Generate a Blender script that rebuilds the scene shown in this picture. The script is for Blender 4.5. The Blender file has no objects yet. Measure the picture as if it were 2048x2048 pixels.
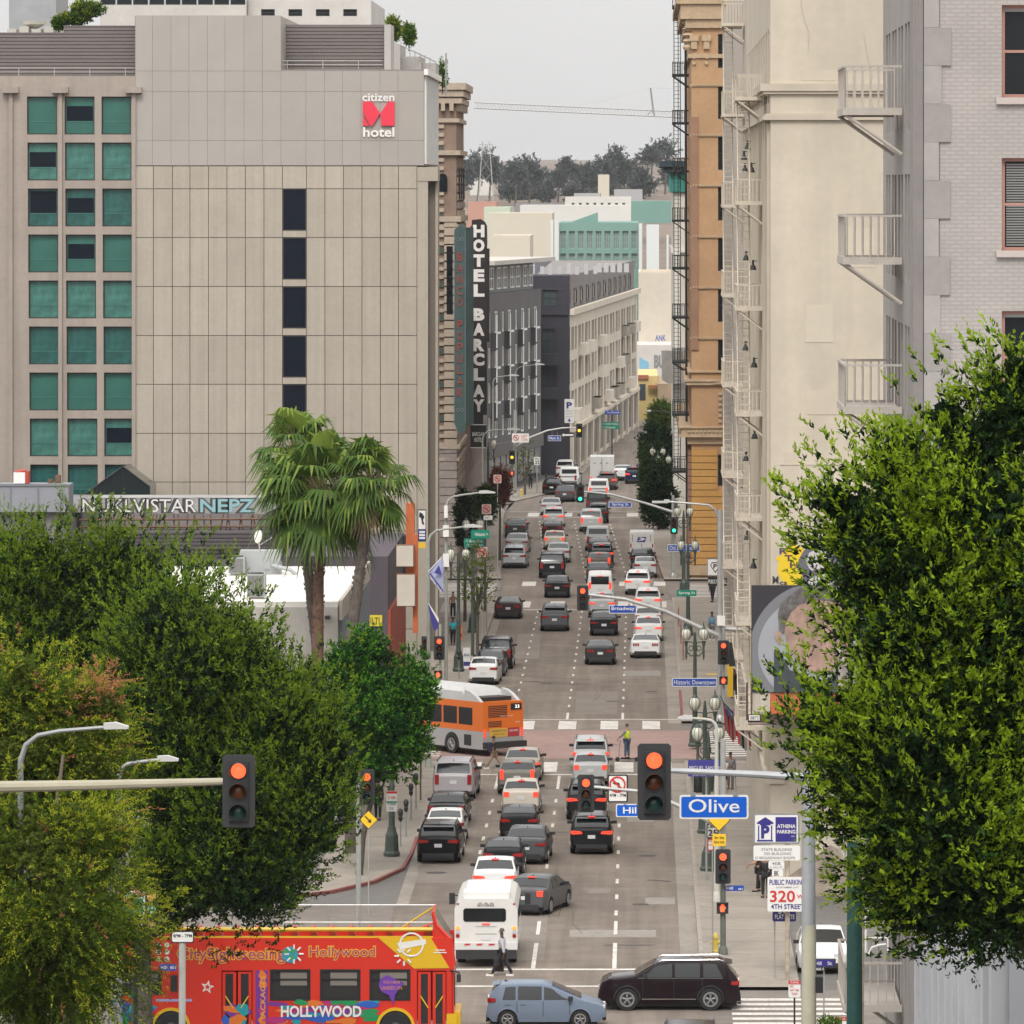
import bpy,bmesh,math,random
import numpy as np
from math import sin,cos,pi,radians,sqrt,atan2
from mathutils import Vector,Matrix
random.seed(7)
S=bpy.context.scene
C=S.collection
# ---------------------------------------------------------------- camera, sky, sun, exposure
# street runs along +Y; the camera looks down it from a rise 29 m above the roadway
F,VH,UX,CH=13000.0,370.0,1281.0,29.0
cd=bpy.data.cameras.new("camera");cam=bpy.data.objects.new("camera",cd);C.objects.link(cam)
cam.location=(0,0,CH);cam.rotation_euler=(radians(90),0,0)
cd.sensor_width=36;cd.lens=F/2048*36
cd.shift_y=-(1024-VH)/2048;cd.shift_x=-(UX-1024)/2048
cd.clip_start=1;cd.clip_end=9000
S.camera=cam
W_=bpy.data.worlds.new("World");S.world=W_;W_.use_nodes=True
nt=W_.node_tree;bg=nt.nodes["Background"]
sky=nt.nodes.new("ShaderNodeTexSky");sky.sky_type='NISHITA';sky.sun_disc=False
sky.sun_elevation=radians(48);sky.sun_rotation=radians(186);sky.air_density=1.0;sky.dust_density=5.0;sky.ozone_density=1.0
hs=nt.nodes.new("ShaderNodeHueSaturation");hs.inputs["Saturation"].default_value=0.10
nt.links.new(sky.outputs[0],hs.inputs["Color"])
mixw=nt.nodes.new("ShaderNodeMix");mixw.data_type='RGBA'
mixw.inputs[0].default_value=0.70
mixw.inputs["B"].default_value=(7.7,7.6,7.55,1)      # cloud deck
nt.links.new(hs.outputs[0],mixw.inputs["A"]);
# overcast sky: brighter overhead than at the horizon
tcw=nt.nodes.new("ShaderNodeTexCoord");spw=nt.nodes.new("ShaderNodeSeparateXYZ");nt.links.new(tcw.outputs["Generated"],spw.inputs[0])
mrw=nt.nodes.new("ShaderNodeMapRange");mrw.inputs[1].default_value=0.0;mrw.inputs[2].default_value=0.9;mrw.inputs[3].default_value=1.0;mrw.inputs[4].default_value=1.9
nt.links.new(spw.outputs['Z'],mrw.inputs[0])
mlw=nt.nodes.new("ShaderNodeMix");mlw.data_type='RGBA';mlw.blend_type='MULTIPLY';mlw.inputs[0].default_value=1
cn=nt.nodes.new("ShaderNodeTexNoise");cn.inputs["Scale"].default_value=14;cn.inputs["Detail"].default_value=4
cm=nt.nodes.new("ShaderNodeMapping");cm.inputs["Scale"].default_value=(1,1,3.5);nt.links.new(tcw.outputs["Generated"],cm.inputs["Vector"]);nt.links.new(cm.outputs[0],cn.inputs["Vector"])
cr_=nt.nodes.new("ShaderNodeMapRange");cr_.inputs[1].default_value=.3;cr_.inputs[2].default_value=.7;cr_.inputs[3].default_value=.965;cr_.inputs[4].default_value=1.045;nt.links.new(cn.outputs["Fac"],cr_.inputs[0])
mm_=nt.nodes.new("ShaderNodeMath");mm_.operation='MULTIPLY';nt.links.new(mrw.outputs[0],mm_.inputs[0]);nt.links.new(cr_.outputs[0],mm_.inputs[1])
nt.links.new(mixw.outputs["Result"],mlw.inputs["A"]);nt.links.new(mm_.outputs[0],mlw.inputs["B"]);nt.links.new(mlw.outputs["Result"],bg.inputs["Color"])
bg.inputs["Strength"].default_value=0.136
sd=bpy.data.lights.new("sun",'SUN');sun=bpy.data.objects.new("sun",sd);C.objects.link(sun)
sd.energy=1.5;sd.angle=radians(16);sd.color=(1.0,0.955,0.89)
sun.rotation_euler=(radians(42),0,radians(-6));sun.location=(0,-20,80)
S.view_settings.view_transform='Standard';S.view_settings.look='None'
S.view_settings.exposure=0.0;S.view_settings.gamma=1.0
S.cycles.max_bounces=6;S.cycles.diffuse_bounces=3;S.cycles.glossy_bounces=3
S.cycles.transparent_max_bounces=6;S.cycles.volume_bounces=0;S.cycles.caustics_reflective=False;S.cycles.caustics_refractive=False

# ---------------------------------------------------------------- helpers
def at(U,V,Y):
    s=F/Y
    return Vector(((U-UX)/s,Y,CH-(V-VH)/s))
def gr(U,V):
    return at(U,V,F*CH/(V-VH))
def px(U,Y):return(U-UX)*Y/F
def pz(V,Y):return CH-(V-VH)*Y/F
def yv(V):return F*CH/(V-VH)

_m={}
def M(name,col,rough=0.7,metal=0.0,noise=None,streak=None,bump=None,emit=None,coat=0.0,spec=0.5):
    if name in _m:return _m[name]
    m=bpy.data.materials.new(name);m.use_nodes=True;t=m.node_tree;b=t.nodes["Principled BSDF"]
    b.inputs["Base Color"].default_value=(*col,1);b.inputs["Roughness"].default_value=rough
    b.inputs["Metallic"].default_value=metal;b.inputs["Specular IOR Level"].default_value=spec
    if coat:b.inputs["Coat Weight"].default_value=coat;b.inputs["Coat Roughness"].default_value=.06
    if emit:b.inputs["Emission Color"].default_value=(*emit[0],1);b.inputs["Emission Strength"].default_value=emit[1]
    tc=t.nodes.new("ShaderNodeTexCoord")
    last=None
    def layer(scale,amt,vec,detail=5):
        nonlocal last
        n=t.nodes.new("ShaderNodeTexNoise");n.inputs["Scale"].default_value=scale;n.inputs["Detail"].default_value=detail
        n.inputs["Roughness"].default_value=.6
        t.links.new(vec,n.inputs["Vector"])
        mr=t.nodes.new("ShaderNodeMapRange");mr.inputs[1].default_value=.3;mr.inputs[2].default_value=.7
        mr.inputs[3].default_value=1-amt;mr.inputs[4].default_value=1+amt*.8
        t.links.new(n.outputs["Fac"],mr.inputs[0])
        mx=t.nodes.new("ShaderNodeMix");mx.data_type='RGBA';mx.blend_type='MULTIPLY';mx.inputs[0].default_value=1
        if last is None:mx.inputs["A"].default_value=(*col,1)
        else:t.links.new(last,mx.inputs["A"])
        t.links.new(mr.outputs[0],mx.inputs["B"]);last=mx.outputs["Result"]
    if noise:
        for sc,am in noise:layer(sc,am,tc.outputs["Object"])
    if streak:
        mp=t.nodes.new("ShaderNodeMapping");mp.inputs["Scale"].default_value=streak[0]
        t.links.new(tc.outputs["Object"],mp.inputs["Vector"]);layer(1.0,streak[1],mp.outputs[0])
    if last is not None:t.links.new(last,b.inputs["Base Color"])
    if bump:
        n=t.nodes.new("ShaderNodeTexNoise");n.inputs["Scale"].default_value=bump[0];n.inputs["Detail"].default_value=4
        t.links.new(tc.outputs["Object"],n.inputs["Vector"])
        bp=t.nodes.new("ShaderNodeBump");bp.inputs["Strength"].default_value=bump[1];bp.inputs["Distance"].default_value=.02
        t.links.new(n.outputs["Fac"],bp.inputs["Height"]);t.links.new(bp.outputs[0],b.inputs["Normal"])
    _m[name]=m
    return m
def brickM(name,c1,c2,mort,w=.3,h=.1,axis='xz',rough=.85,gap=.02):
    if name in _m:return _m[name]
    m=M(name,c1,rough);t=m.node_tree;b=t.nodes["Principled BSDF"]
    tc=t.nodes.new("ShaderNodeTexCoord");sp=t.nodes.new("ShaderNodeSeparateXYZ");cb=t.nodes.new("ShaderNodeCombineXYZ")
    t.links.new(tc.outputs["Object"],sp.inputs[0])
    t.links.new(sp.outputs['X' if axis=='xz' else 'Y'],cb.inputs[0]);t.links.new(sp.outputs['Z'],cb.inputs[1])
    br=t.nodes.new("ShaderNodeTexBrick");br.inputs["Scale"].default_value=1
    br.inputs["Color1"].default_value=(*c1,1);br.inputs["Color2"].default_value=(*c2,1);br.inputs["Mortar"].default_value=(*mort,1)
    br.inputs["Brick Width"].default_value=w;br.inputs["Row Height"].default_value=h;br.inputs["Mortar Size"].default_value=gap
    t.links.new(cb.outputs[0],br.inputs["Vector"])
    n=t.nodes.new("ShaderNodeTexNoise");n.inputs["Scale"].default_value=.5;n.inputs["Detail"].default_value=8;n.inputs["Roughness"].default_value=.7
    t.links.new(tc.outputs["Object"],n.inputs["Vector"])
    mr=t.nodes.new("ShaderNodeMapRange");mr.inputs[1].default_value=.3;mr.inputs[2].default_value=.7;mr.inputs[3].default_value=.88;mr.inputs[4].default_value=1.08
    t.links.new(n.outputs["Fac"],mr.inputs[0])
    mx=t.nodes.new("ShaderNodeMix");mx.data_type='RGBA';mx.blend_type='MULTIPLY';mx.inputs[0].default_value=1
    t.links.new(br.outputs["Color"],mx.inputs["A"]);t.links.new(mr.outputs[0],mx.inputs["B"]);t.links.new(mx.outputs["Result"],b.inputs["Base Color"])
    return m

_txt={}
TMP=bpy.data.scenes.new("scratch")       # small scratch scene for evaluating text and skins quickly
def evald(ob):
    TMP.collection.objects.link(ob);vl=TMP.view_layers[0];vl.update();return bpy.data.meshes.new_from_object(ob.evaluated_get(vl.depsgraph))
def txt_mesh(body,bold=0.0):
    k=(body,bold)
    if k not in _txt:
        cu=bpy.data.curves.new("t",'FONT');cu.body=body;cu.resolution_u=3;cu.offset=bold
        ob=bpy.data.objects.new("t",cu)
        me=evald(ob)
        vs=[(v.co.x,v.co.y)for v in me.vertices];fs=[tuple(p.vertices)for p in me.polygons]
        bpy.data.objects.remove(ob);bpy.data.curves.remove(cu);bpy.data.meshes.remove(me)
        xs=[v[0]for v in vs];ys=[v[1]for v in vs]
        _txt[k]=(vs,fs,min(xs),max(xs),min(ys),max(ys))
    return _txt[k]

class MB:
    def __init__(s):s.v=[];s.f=[];s.m=[]
    def face(s,pts,mi=0):
        n=len(s.v);s.v+=[tuple(p)for p in pts];s.f.append(tuple(range(n,n+len(pts))));s.m.append(mi)
    def mesh(s,vs,fs,mi=0):
        n=len(s.v);s.v+=[tuple(p)for p in vs];s.f+=[tuple(i+n for i in f)for f in fs];s.m+=[mi]*len(fs)
    def box(s,x0,x1,y0,y1,z0,z1,mi=0):
        v=[(x,y,z)for z in(z0,z1)for y in(y0,y1)for x in(x0,x1)]
        s.mesh(v,[(0,2,3,1),(4,5,7,6),(0,1,5,4),(2,6,7,3),(0,4,6,2),(1,3,7,5)],mi)
    def cbox(s,c,d,rz=0,mi=0,rx=0):
        R=Matrix.Rotation(rz,3,'Z')@Matrix.Rotation(rx,3,'X');c=Vector(c)
        v=[c+R@Vector((x*d[0]/2,y*d[1]/2,z*d[2]/2))for z in(-1,1)for y in(-1,1)for x in(-1,1)]
        s.mesh(v,[(0,2,3,1),(4,5,7,6),(0,1,5,4),(2,6,7,3),(0,4,6,2),(1,3,7,5)],mi)
    def prism(s,poly,ax,d0,d1,mi=0):      # poly in the two other axes, extruded along ax
        def p(a,b,d):return(d,a,b)if ax=='x' else(a,d,b)if ax=='y' else(a,b,d)
        n=len(poly);v=[p(a,b,d0)for a,b in poly]+[p(a,b,d1)for a,b in poly]
        f=[tuple(range(n)),tuple(range(2*n-1,n-1,-1))]+[(i,(i+1)%n,n+(i+1)%n,n+i)for i in range(n)]
        s.mesh(v,f,mi)
    def tube(s,path,r,n=8,mi=0,caps=True):
        path=[Vector(p)for p in path];rs=r if isinstance(r,(list,tuple))else[r]*len(path)
        vs=[];up=None
        for i,p in enumerate(path):
            d=(path[min(i+1,len(path)-1)]-path[max(i-1,0)]).normalized()
            if up is None:up=Vector((0,0,1))if abs(d.z)<.9 else Vector((1,0,0))
            a=d.cross(up).normalized();b=a.cross(d).normalized();up=b
            for k in range(n):
                t=2*pi*k/n;vs.append(p+a*(cos(t)*rs[i])+b*(sin(t)*rs[i]))
        fs=[(i*n+k,i*n+(k+1)%n,(i+1)*n+(k+1)%n,(i+1)*n+k)for i in range(len(path)-1)for k in range(n)]
        if caps:fs+=[tuple(range(n)),tuple(reversed(range(len(vs)-n,len(vs))))]
        s.mesh(vs,fs,mi)
    def lathe(s,c,prof,n=12,mi=0,ax='z'):
        c=Vector(c);vs=[]
        for r,h in prof:
            for k in range(n):
                t=2*pi*k/n;a,b=cos(t)*r,sin(t)*r
                vs.append(c+Vector((a,b,h)if ax=='z' else(a,h,b)if ax=='y' else(h,a,b)))
        fs=[(i*n+k,i*n+(k+1)%n,(i+1)*n+(k+1)%n,(i+1)*n+k)for i in range(len(prof)-1)for k in range(n)]
        fs+=[tuple(reversed(range(n))),tuple(range(len(vs)-n,len(vs)))]
        s.mesh(vs,fs,mi)
    def disc(s,c,r,ax='y',n=20,t=.01,mi=0):
        s.lathe(c,[(r,-t/2),(r,t/2)],n,mi,ax)
    def ring(s,c,r0,r1,ax='y',n=24,t=.01,mi=0):
        s.lathe(c,[(r0,-t/2),(r1,-t/2),(r1,t/2),(r0,t/2),(r0,-t/2)],n,mi,ax)
        s.f.pop();s.f.pop();s.m.pop();s.m.pop()
    def text(s,body,x0,x1,z0,z1,y,mi=0,bold=0.0,t=.006,tf=None,fit='h'):
        vs,fs,a0,a1,b0,b1=txt_mesh(body,bold)
        kx,kz=(x1-x0)/max(a1-a0,1e-6),(z1-z0)/max(b1-b0,1e-6)
        o=[(x0+(a-a0)*kx,y,z0+(b-b0)*kz)for a,b in vs]
        if tf:o=[tf(p)for p in o]
        s.mesh(o,fs,mi)
    def build(s,name,mats,parent=None,loc=None,smooth=False,sharp=35,**kw):
        me=bpy.data.meshes.new(name);off=Vector((0,0,0))
        if loc is not None:off=Vector(loc)
        p=parent
        while p is not None:off=off+p.location;p=p.parent
        me.from_pydata([(a-off.x,b-off.y,c-off.z)for a,b,c in s.v],[],s.f)
        for m in(mats if isinstance(mats,(list,tuple))else[mats]):me.materials.append(m)
        me.polygons.foreach_set("material_index",s.m)
        if smooth:
            me.polygons.foreach_set("use_smooth",[True]*len(me.polygons));me.set_sharp_from_angle(angle=radians(sharp))
        me.update()
        o=bpy.data.objects.new(name,me);C.objects.link(o)
        if parent:o.parent=parent
        if loc is not None:o.location=loc
        for k,v in kw.items():o[k]=v
        return o
def each(b,name,mats,parent,per=1):
    """build every run of `per` boxes collected in b as a part of its own"""
    for i in range(0,len(b.f),6*per):
        q=MB();v0=i//6*8;v1=v0+8*per;q.v=b.v[v0:v1];q.f=[tuple(k-v0 for k in f)for f in b.f[i:i+6*per]];q.m=b.m[i:i+6*per];q.build(name,mats,parent)
def T(name,label,cat,loc=(0,0,0),group=None,rz=0):
    o=bpy.data.objects.new(name,None);C.objects.link(o);o.location=loc;o.rotation_euler[2]=rz
    o.empty_display_size=.3
    o["label"]=label;o["category"]=cat
    if group:o["group"]=group
    return o
def tag(o,label,cat,group=None):
    o["label"]=label;o["category"]=cat
    if group:o["group"]=group
    return o
def dup(src,loc=None,rz=None,label=None,group=None,mats=None,parent=None,scale=None):
    r=src.copy();C.objects.link(r)
    if parent is not None:r.parent=parent
    if loc is not None:r.location=loc
    if rz is not None:r.rotation_euler[2]=rz
    if scale is not None:r.scale=scale
    if label:r["label"]=label
    if group:r["group"]=group
    st=r.name.split('.')[0]
    if mats and st in mats and r.type=='MESH':
        for sl,mm in zip(r.material_slots,mats[st]if isinstance(mats[st],list)else[mats[st]]):
            sl.link='OBJECT';sl.material=mm
    for ch in list(src.children):dup(ch,parent=r,mats=mats)
    return r
def kill(o):
    for c in list(o.children):kill(c)
    bpy.data.objects.remove(o)

# materials shared
mDark=M("dark_metal",(.02,.022,.022),.5)
mBlk=M("black_plastic",(.014,.014,.015),.45)
mWhite=M("white_paint",(.78,.77,.74),.5,noise=[(2,.05)])
mGal=M("galvanised_steel",(.42,.42,.41),.45,.5,noise=[(3,.12)])
mGrey=M("grey_metal",(.27,.28,.28),.5,.3,noise=[(2,.1)])
mGlass=M("dark_glass",(.012,.015,.018),.08,spec=.25)
mGlass2=M("grey_glass",(.06,.075,.085),.12,spec=.35)
mBlue=M("sign_blue",(.012,.06,.34),.4)
mGreenS=M("sign_green",(.0,.21,.13),.4)
mYel=M("sign_yellow",(.80,.50,.02),.45)
mRed=M("sign_red",(.55,.03,.03),.45)
mWhS=M("sign_white",(.74,.73,.70),.45)
mPurp=M("sign_violet",(.05,.045,.25),.45)
mLampG=M("lamp_post_green",(.055,.075,.062),.5,noise=[(6,.2)])
# ---------------------------------------------------------------- ground and roads
def interp(tab,y):
    if y<=tab[0][0]:return tab[0][1]
    for(a,b),(c,d)in zip(tab,tab[1:]):
        if y<=c:return b+(d-b)*(y-a)/(c-a)
    return tab[-1][1]
GZ=[(60,14),(120,11.5),(135,10.6),(195,0),(1500,0),(1700,3),(2250,20),(2500,24),(4000,40),(8000,60)]
LC=[(110,-9.85),(470,-9.9),(478,-10.3),(570,-12),(592,-11.9),(607,-9),(632,-6.3),(700,-4.5),(800,-1),(1000,5)]
RC=[(110,2.2),(455,2.2),(478,1.7),(560,.3),(592,.3),(640,1.5),(700,4),(800,8),(1000,16)]
gz=lambda y:interp(GZ,y);lc=lambda y:interp(LC,y);rc=lambda y:interp(RC,y)
mLot=M("lot_asphalt",(.13,.12,.11),.9,noise=[(.08,.3),(1.5,.15)])
mHill=M("dry_hillside",(.17,.13,.10),.95,noise=[(.01,.35),(.06,.25)])
mRoad=M("worn_road",(.180,.146,.118),.88,noise=[(.09,.24),(.6,.18),(7,.08)],streak=((1.3,.035,1),.22),bump=(30,.15))
mCross=M("cross_road",(.185,.158,.137),.88,noise=[(.12,.2),(.9,.14),(8,.06)],streak=((.04,1.1,1),.14))
mPink=M("tinted_paving",(.29,.19,.165),.88,noise=[(.15,.15),(2,.14),(9,.08)])
mWalk=M("pavement_concrete",(.275,.24,.20),.9,noise=[(.2,.16),(2.2,.12),(10,.08)])
mKerb=M("kerb_concrete",(.30,.26,.225),.9,noise=[(1,.2)])
mKRed=M("kerb_red_paint",(.22,.065,.055),.8,noise=[(2,.35)])
mGut=M("gutter_concrete",(.26,.23,.195),.9,noise=[(.3,.2),(3,.15)])
mMark=M("road_paint",(.62,.58,.53),.8,noise=[(1.2,.25),(9,.35)])
def sheet(name,quads,mat,kind="structure"):
    b=MB()
    for q in quads:b.face(q)
    return b.build(name,mat,kind=kind)
def yrange(a,b,st):
    n=max(1,int(math.ceil((b-a)/st)));return[a+(b-a)*i/n for i in range(n+1)]
ys=[-1000,60,100,120,135,195,260,600,1000,1500]
sheet("ground",[[(-1500,a,gz(a)),(1500,a,gz(a)),(1500,b,gz(b)),(-1500,b,gz(b))]for a,b in zip(ys,ys[1:])],mLot)
b=MB();nx=60;yy=[1500,1600,1700,1850,2000,2150,2250,2350,2500,2700,3000,4000,6000,8000]
def hz(x,y):return gz(y)+(2.2*sin(x*.013+1)+1.6*sin(x*.037))*min(1,(y-1500)/700)
vs=[(-1500+3000*i/nx,y,hz(-1500+3000*i/nx,y))for y in yy for i in range(nx+1)]
b.mesh(vs,[(j*(nx+1)+i,j*(nx+1)+i+1,(j+1)*(nx+1)+i+1,(j+1)*(nx+1)+i)for j in range(len(yy)-1)for i in range(nx)])
b.build("hill",mHill,kind="structure",smooth=True)
ys=sorted(set([60,120,135,195]+yrange(195,470,25)+[478,520,570,592,600,607,620,632,700,800,1000]))
sheet("street",[[(lc(a),a,gz(a)+.004),(rc(a),a,gz(a)+.004),(rc(b_),b_,gz(b_)+.004),(lc(b_),b_,gz(b_)+.004)]for a,b_ in zip(ys,ys[1:])],mRoad)
q=[]
for y0,y1,yl in[(213,234,262),(328,348,350),(456,475,477),(577,592,594)]:
    for x0,x1,ya,yb in[(-150,None,y0,yl),(None,150,y0,y1)]:
        q.append([(x0 if x0 is not None else rc(ya),ya,.004),(x1 if x1 is not None else lc(ya),ya,.004),(x1 if x1 is not None else lc(yb),yb,.004),(x0 if x0 is not None else rc(yb),yb,.004)])
q[0][1]=(-9.85,213,.004)
sheet("cross_streets",q,mCross)
sheet("junction_paving",[[(-14,328.5,.008),(3.6,328.5,.008),(3.6,345.5,.008),(-14,345.5,.008)]],mPink)
sheet("gutter",[[(1.5,a,.008),(2.2,a,.008),(2.2,c,.008),(1.5,c,.008)]for a,c in((196,213),(234,326),(350,454))]+
[[(-9.85,a,.008),(-9.35,a,.008),(-9.35,c,.008),(-9.85,c,.008)]for a,c in((262,326),(350,454))],mGut)
# worn patches and trench covers in the roadway
pt=[(-2.75,.6,250.5,253,1),(-5.6,-3.6,243,262,0),(-9.3,-7,270,277,0),(-.6,.6,296,300,1),(-3.6,-1.3,356,372,0),(-1,1.2,384,388,1),
(-7.9,-6.2,398,420,0),(-5,-3.4,303,312,0),(-9.1,-8.2,380,396,0),(.2,1.4,262,264.5,1),(-2.6,-1,420,447,0),(-8.5,-5,500,530,0),(.2,1.4,310,311.5,1),(-2.2,-1.3,266,268,0)]
sheet("road_patch",[[(x0,y0,.0095),(x1,y0,.0095),(x1+random.uniform(-.3,.3),y1,.0095),(x0+random.uniform(-.2,.2),y1,.0095)]for x0,x1,y0,y1,k in pt if not k],
M("old_patch",(.205,.175,.15),.9,noise=[(.5,.16),(6,.1)]))
sheet("trench_cover",[[(x0,y0,.008),(x1,y0,.008),(x1,y1,.008),(x0,y1,.008)]for x0,x1,y0,y1,k in pt if k],
M("pale_patch",(.26,.235,.205),.9,noise=[(2,.2),(9,.1)]))
b=MB();random.seed(21)
for k in range(26):                       # tar filled cracks
    x,y=random.uniform(-9,1.2),random.uniform(245,440);dx,dy=(random.uniform(-.2,.2),random.uniform(1.5,4))if k%3 else(random.uniform(.5,1.2),random.uniform(-.6,.6))
    for _ in range(random.randrange(2,6)):
        x2,y2=min(max(x+dx*random.uniform(.5,1.3)+random.uniform(-.12,.12),-9.7),1.4),y+dy*random.uniform(.6,1.3)
        w=.03 if k%3 else.12;b.face([(x,y,.0105),(x+w,y+(0 if k%3 else.3),.0105),(x2+w,y2+(0 if k%3 else.3),.0105),(x2,y2,.0105)]);x,y=x2,y2
b.build("tar_seam",M("tar",(.07,.06,.052),.7),kind="structure")
b=MB()
for x,y,r in[(-5,268,.4),(.3,281,.4),(-2.4,311,.38),(-8.4,325,.9),(-8.6,274,.45),(-1.6,365,.4),(-5.5,378,.4),(0,262,.35),(-4.9,247,.3),(.6,372,.35)]:
    b.lathe((x,y,.0055),[(r,0),(r,.0055)],18)
b.build("manhole_cover",M("cast_iron",(.06,.052,.045),.8),kind="structure")
# markings
q=[]
def rect(x0,x1,y0,y1,z=.012):q.append([(x0,y0,z),(x1,y0,z),(x1,y1,z),(x0,y1,z)])
for x in(-6.97,-3.98,-.97):
    rect(x-.08,x+.08,240.5,248.6);rect(x-.07,x+.07,251.4,256)
    y=258
    while y<310:rect(x-.065,x+.065,y,y+1.7);y+=5.9
    rect(x-.07,x+.07,312,319)
    y=353;rect(x-.07,x+.07,352.6,357)
    y=361
    while y<443:rect(x-.06,x+.06,y,y+1.5);y+=5.7
    y=481
    while y<563:
        o=-1.9*(y-478)/90;rect(x+o-.06,x+o+.06,y,y+1.5);y+=5.6
y=262
for x0,x1,y0,y1 in[(-9.6,1.5,240,240.45),(-9.6,1.5,235,235.35),(-9.6,1.5,319.4,319.9),(-9.6,1.5,443.4,443.9),(-9.6,2,352.4,352.7),(-11.6,.2,576.4,576.8),(-11.6,.2,567,567.4)]:rect(x0,x1,y0,y1)
sheet("lane_marking",q,mMark)
q=[]
def blocks(y0,y1,x0,x1,w,p):
    x=x0
    while x<x1:rect(x,x+w,y0,y1);x+=p
blocks(321,326.5,-8.9,1.6,.95,1.9);blocks(346.2,351.6,-8.9,1.8,.95,2.25)
blocks(446,452.5,-8.6,1.8,1.0,2.35);blocks(470,475,-8.6,1.6,1.0,2.35);blocks(568.4,574.8,-9.9,.1,1.0,2.9)
for x0,x1,ya,yb,n in[(3.2,7.6,213.4,232,14),(-14.2,-10.2,329.5,345,12),(3.3,6.2,329.5,345,12),(-14.5,-10.4,457,473,10),(3.2,6.5,457,473,10),(-15,-12.2,578,591,9)]:
    for k in range(n):
        y=ya+(yb-ya)*(k+.5)/n;rect(x0,x1,y-.33,y+.33)
sheet("crosswalk",q,M("crosswalk_paint",(.57,.535,.49),.8,noise=[(.7,.22),(8,.38)]))
sheet("tactile_paving",[[(x,y,.14),(x+1.1,y,.14),(x+1.1,y+1,.14),(x,y+1,.14)]for x,y in((2.5,323.6),(2.6,352),(2.5,235),(4.4,353.2),(3.9,376),(3.9,383))],M("yellow_tactile",(.62,.42,.06),.8,noise=[(3,.2)]))
# pavements with kerbs
def walk(pts_in,pts_out,name="sidewalk"):
    b=MB();k=MB()
    for(a,c,i,j)in zip(pts_in,pts_in[1:],pts_out,pts_out[1:]):
        h=.13
        b.face([(*a,h),(*c,h),(*j,h),(*i,h)])
        d=Vector((c[0]-a[0],c[1]-a[1],0));nn=Vector((i[0]-a[0],i[1]-a[1],0)).normalized()*.16
        k.face([(a[0],a[1],.005),(c[0],c[1],.005),(c[0],c[1],h+.003),(a[0],a[1],h+.003)])
        k.face([(a[0],a[1],h+.003),(c[0],c[1],h+.003),(c[0]+nn.x,c[1]+nn.y,h+.003),(a[0]+nn.x,a[1]+nn.y,h+.003)])
    b.build(name,mWalk,kind="structure");return k
ks=[walk([(-40,262.2),(-18,262.4),(-14.5,263.6),(-12.6,266),(-11,269.8),(-10,275),(-9.85,281),(-9.85,326)],[(-40,266),(-18,267),(-15,268),(-14,270),(-13.6,273),(-13.6,277),(-13.6,283),(-13.6,326)])]
def lwalk(y0,y1,xb):
    ya=yrange(y0,y1,12);return walk([(lc(y),y)for y in ya],[(xb,y)for y in ya])
def rwalk(y0,y1,xb):
    ya=yrange(y0,y1,12);return walk([(rc(y),y)for y in ya],[(xb,y)for y in ya])
ks+=[lwalk(350,455,-13.6),lwalk(477,576,-14.2),rwalk(234,326,5.75),rwalk(350,455,6),rwalk(476,575,5)]
ya=yrange(594,720,7)
ks.append(walk([(lc(y),y)for y in ya],[(min(-15.2+(y-594)*.143,lc(y)-.5),y)for y in ya]))
ks.append(walk([(rc(y),y)for y in yrange(594,720,15)],[(rc(y)+4,y)for y in yrange(594,720,15)]))
K=MB()
for k in ks[0:2]+ks[3:]:K.mesh(k.v,k.f)
K.build("kerb",mKerb,kind="structure")
K=MB();K.box(1.62,1.7,479,545,.01,.137)
K.v=[(x-1.4*(y-478)/82,y,z)for x,y,z in K.v]
for(a,c)in zip([(-18,262.4),(-14.5,263.6),(-12.6,266),(-11,269.8),(-10,275),(-9.85,281)],[(-14.5,263.6),(-12.6,266),(-11,269.8),(-10,275),(-9.85,281),(-9.85,288)]):
    K.face([(a[0]+.01,a[1]-.01,.005),(c[0]+.01,c[1]-.01,.005),(c[0]+.01,c[1]-.01,.137),(a[0]+.01,a[1]-.01,.137)])
    K.face([(a[0]+.01,a[1]-.01,.137),(c[0]+.01,c[1]-.01,.137),(c[0]-.13,c[1]+.1,.137),(a[0]-.13,a[1]+.1,.137)])
K.face([(2.19,352,.01),(2.19,372,.01),(2.19,372,.137),(2.19,352,.137)]);K.face([(2.19,352,.137),(2.19,372,.137),(2.34,372,.137),(2.34,352,.137)])
K.build("painted_kerb",mKRed,kind="structure")
# pavement scoring lines
K=MB()
for x0,x1,ya in[(2.36,5.7,range(240,326,4)),(2.36,5.9,range(354,455,4)),(-13.4,-10.1,range(284,326,4)),(-13.4,-10.1,range(354,455,5))]:
    for y in ya:K.box(x0,x1,y,y+.045,.1305,.1345)
K.build("pavement_joint",M("joint",(.2,.175,.15),.9),kind="structure")

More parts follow.
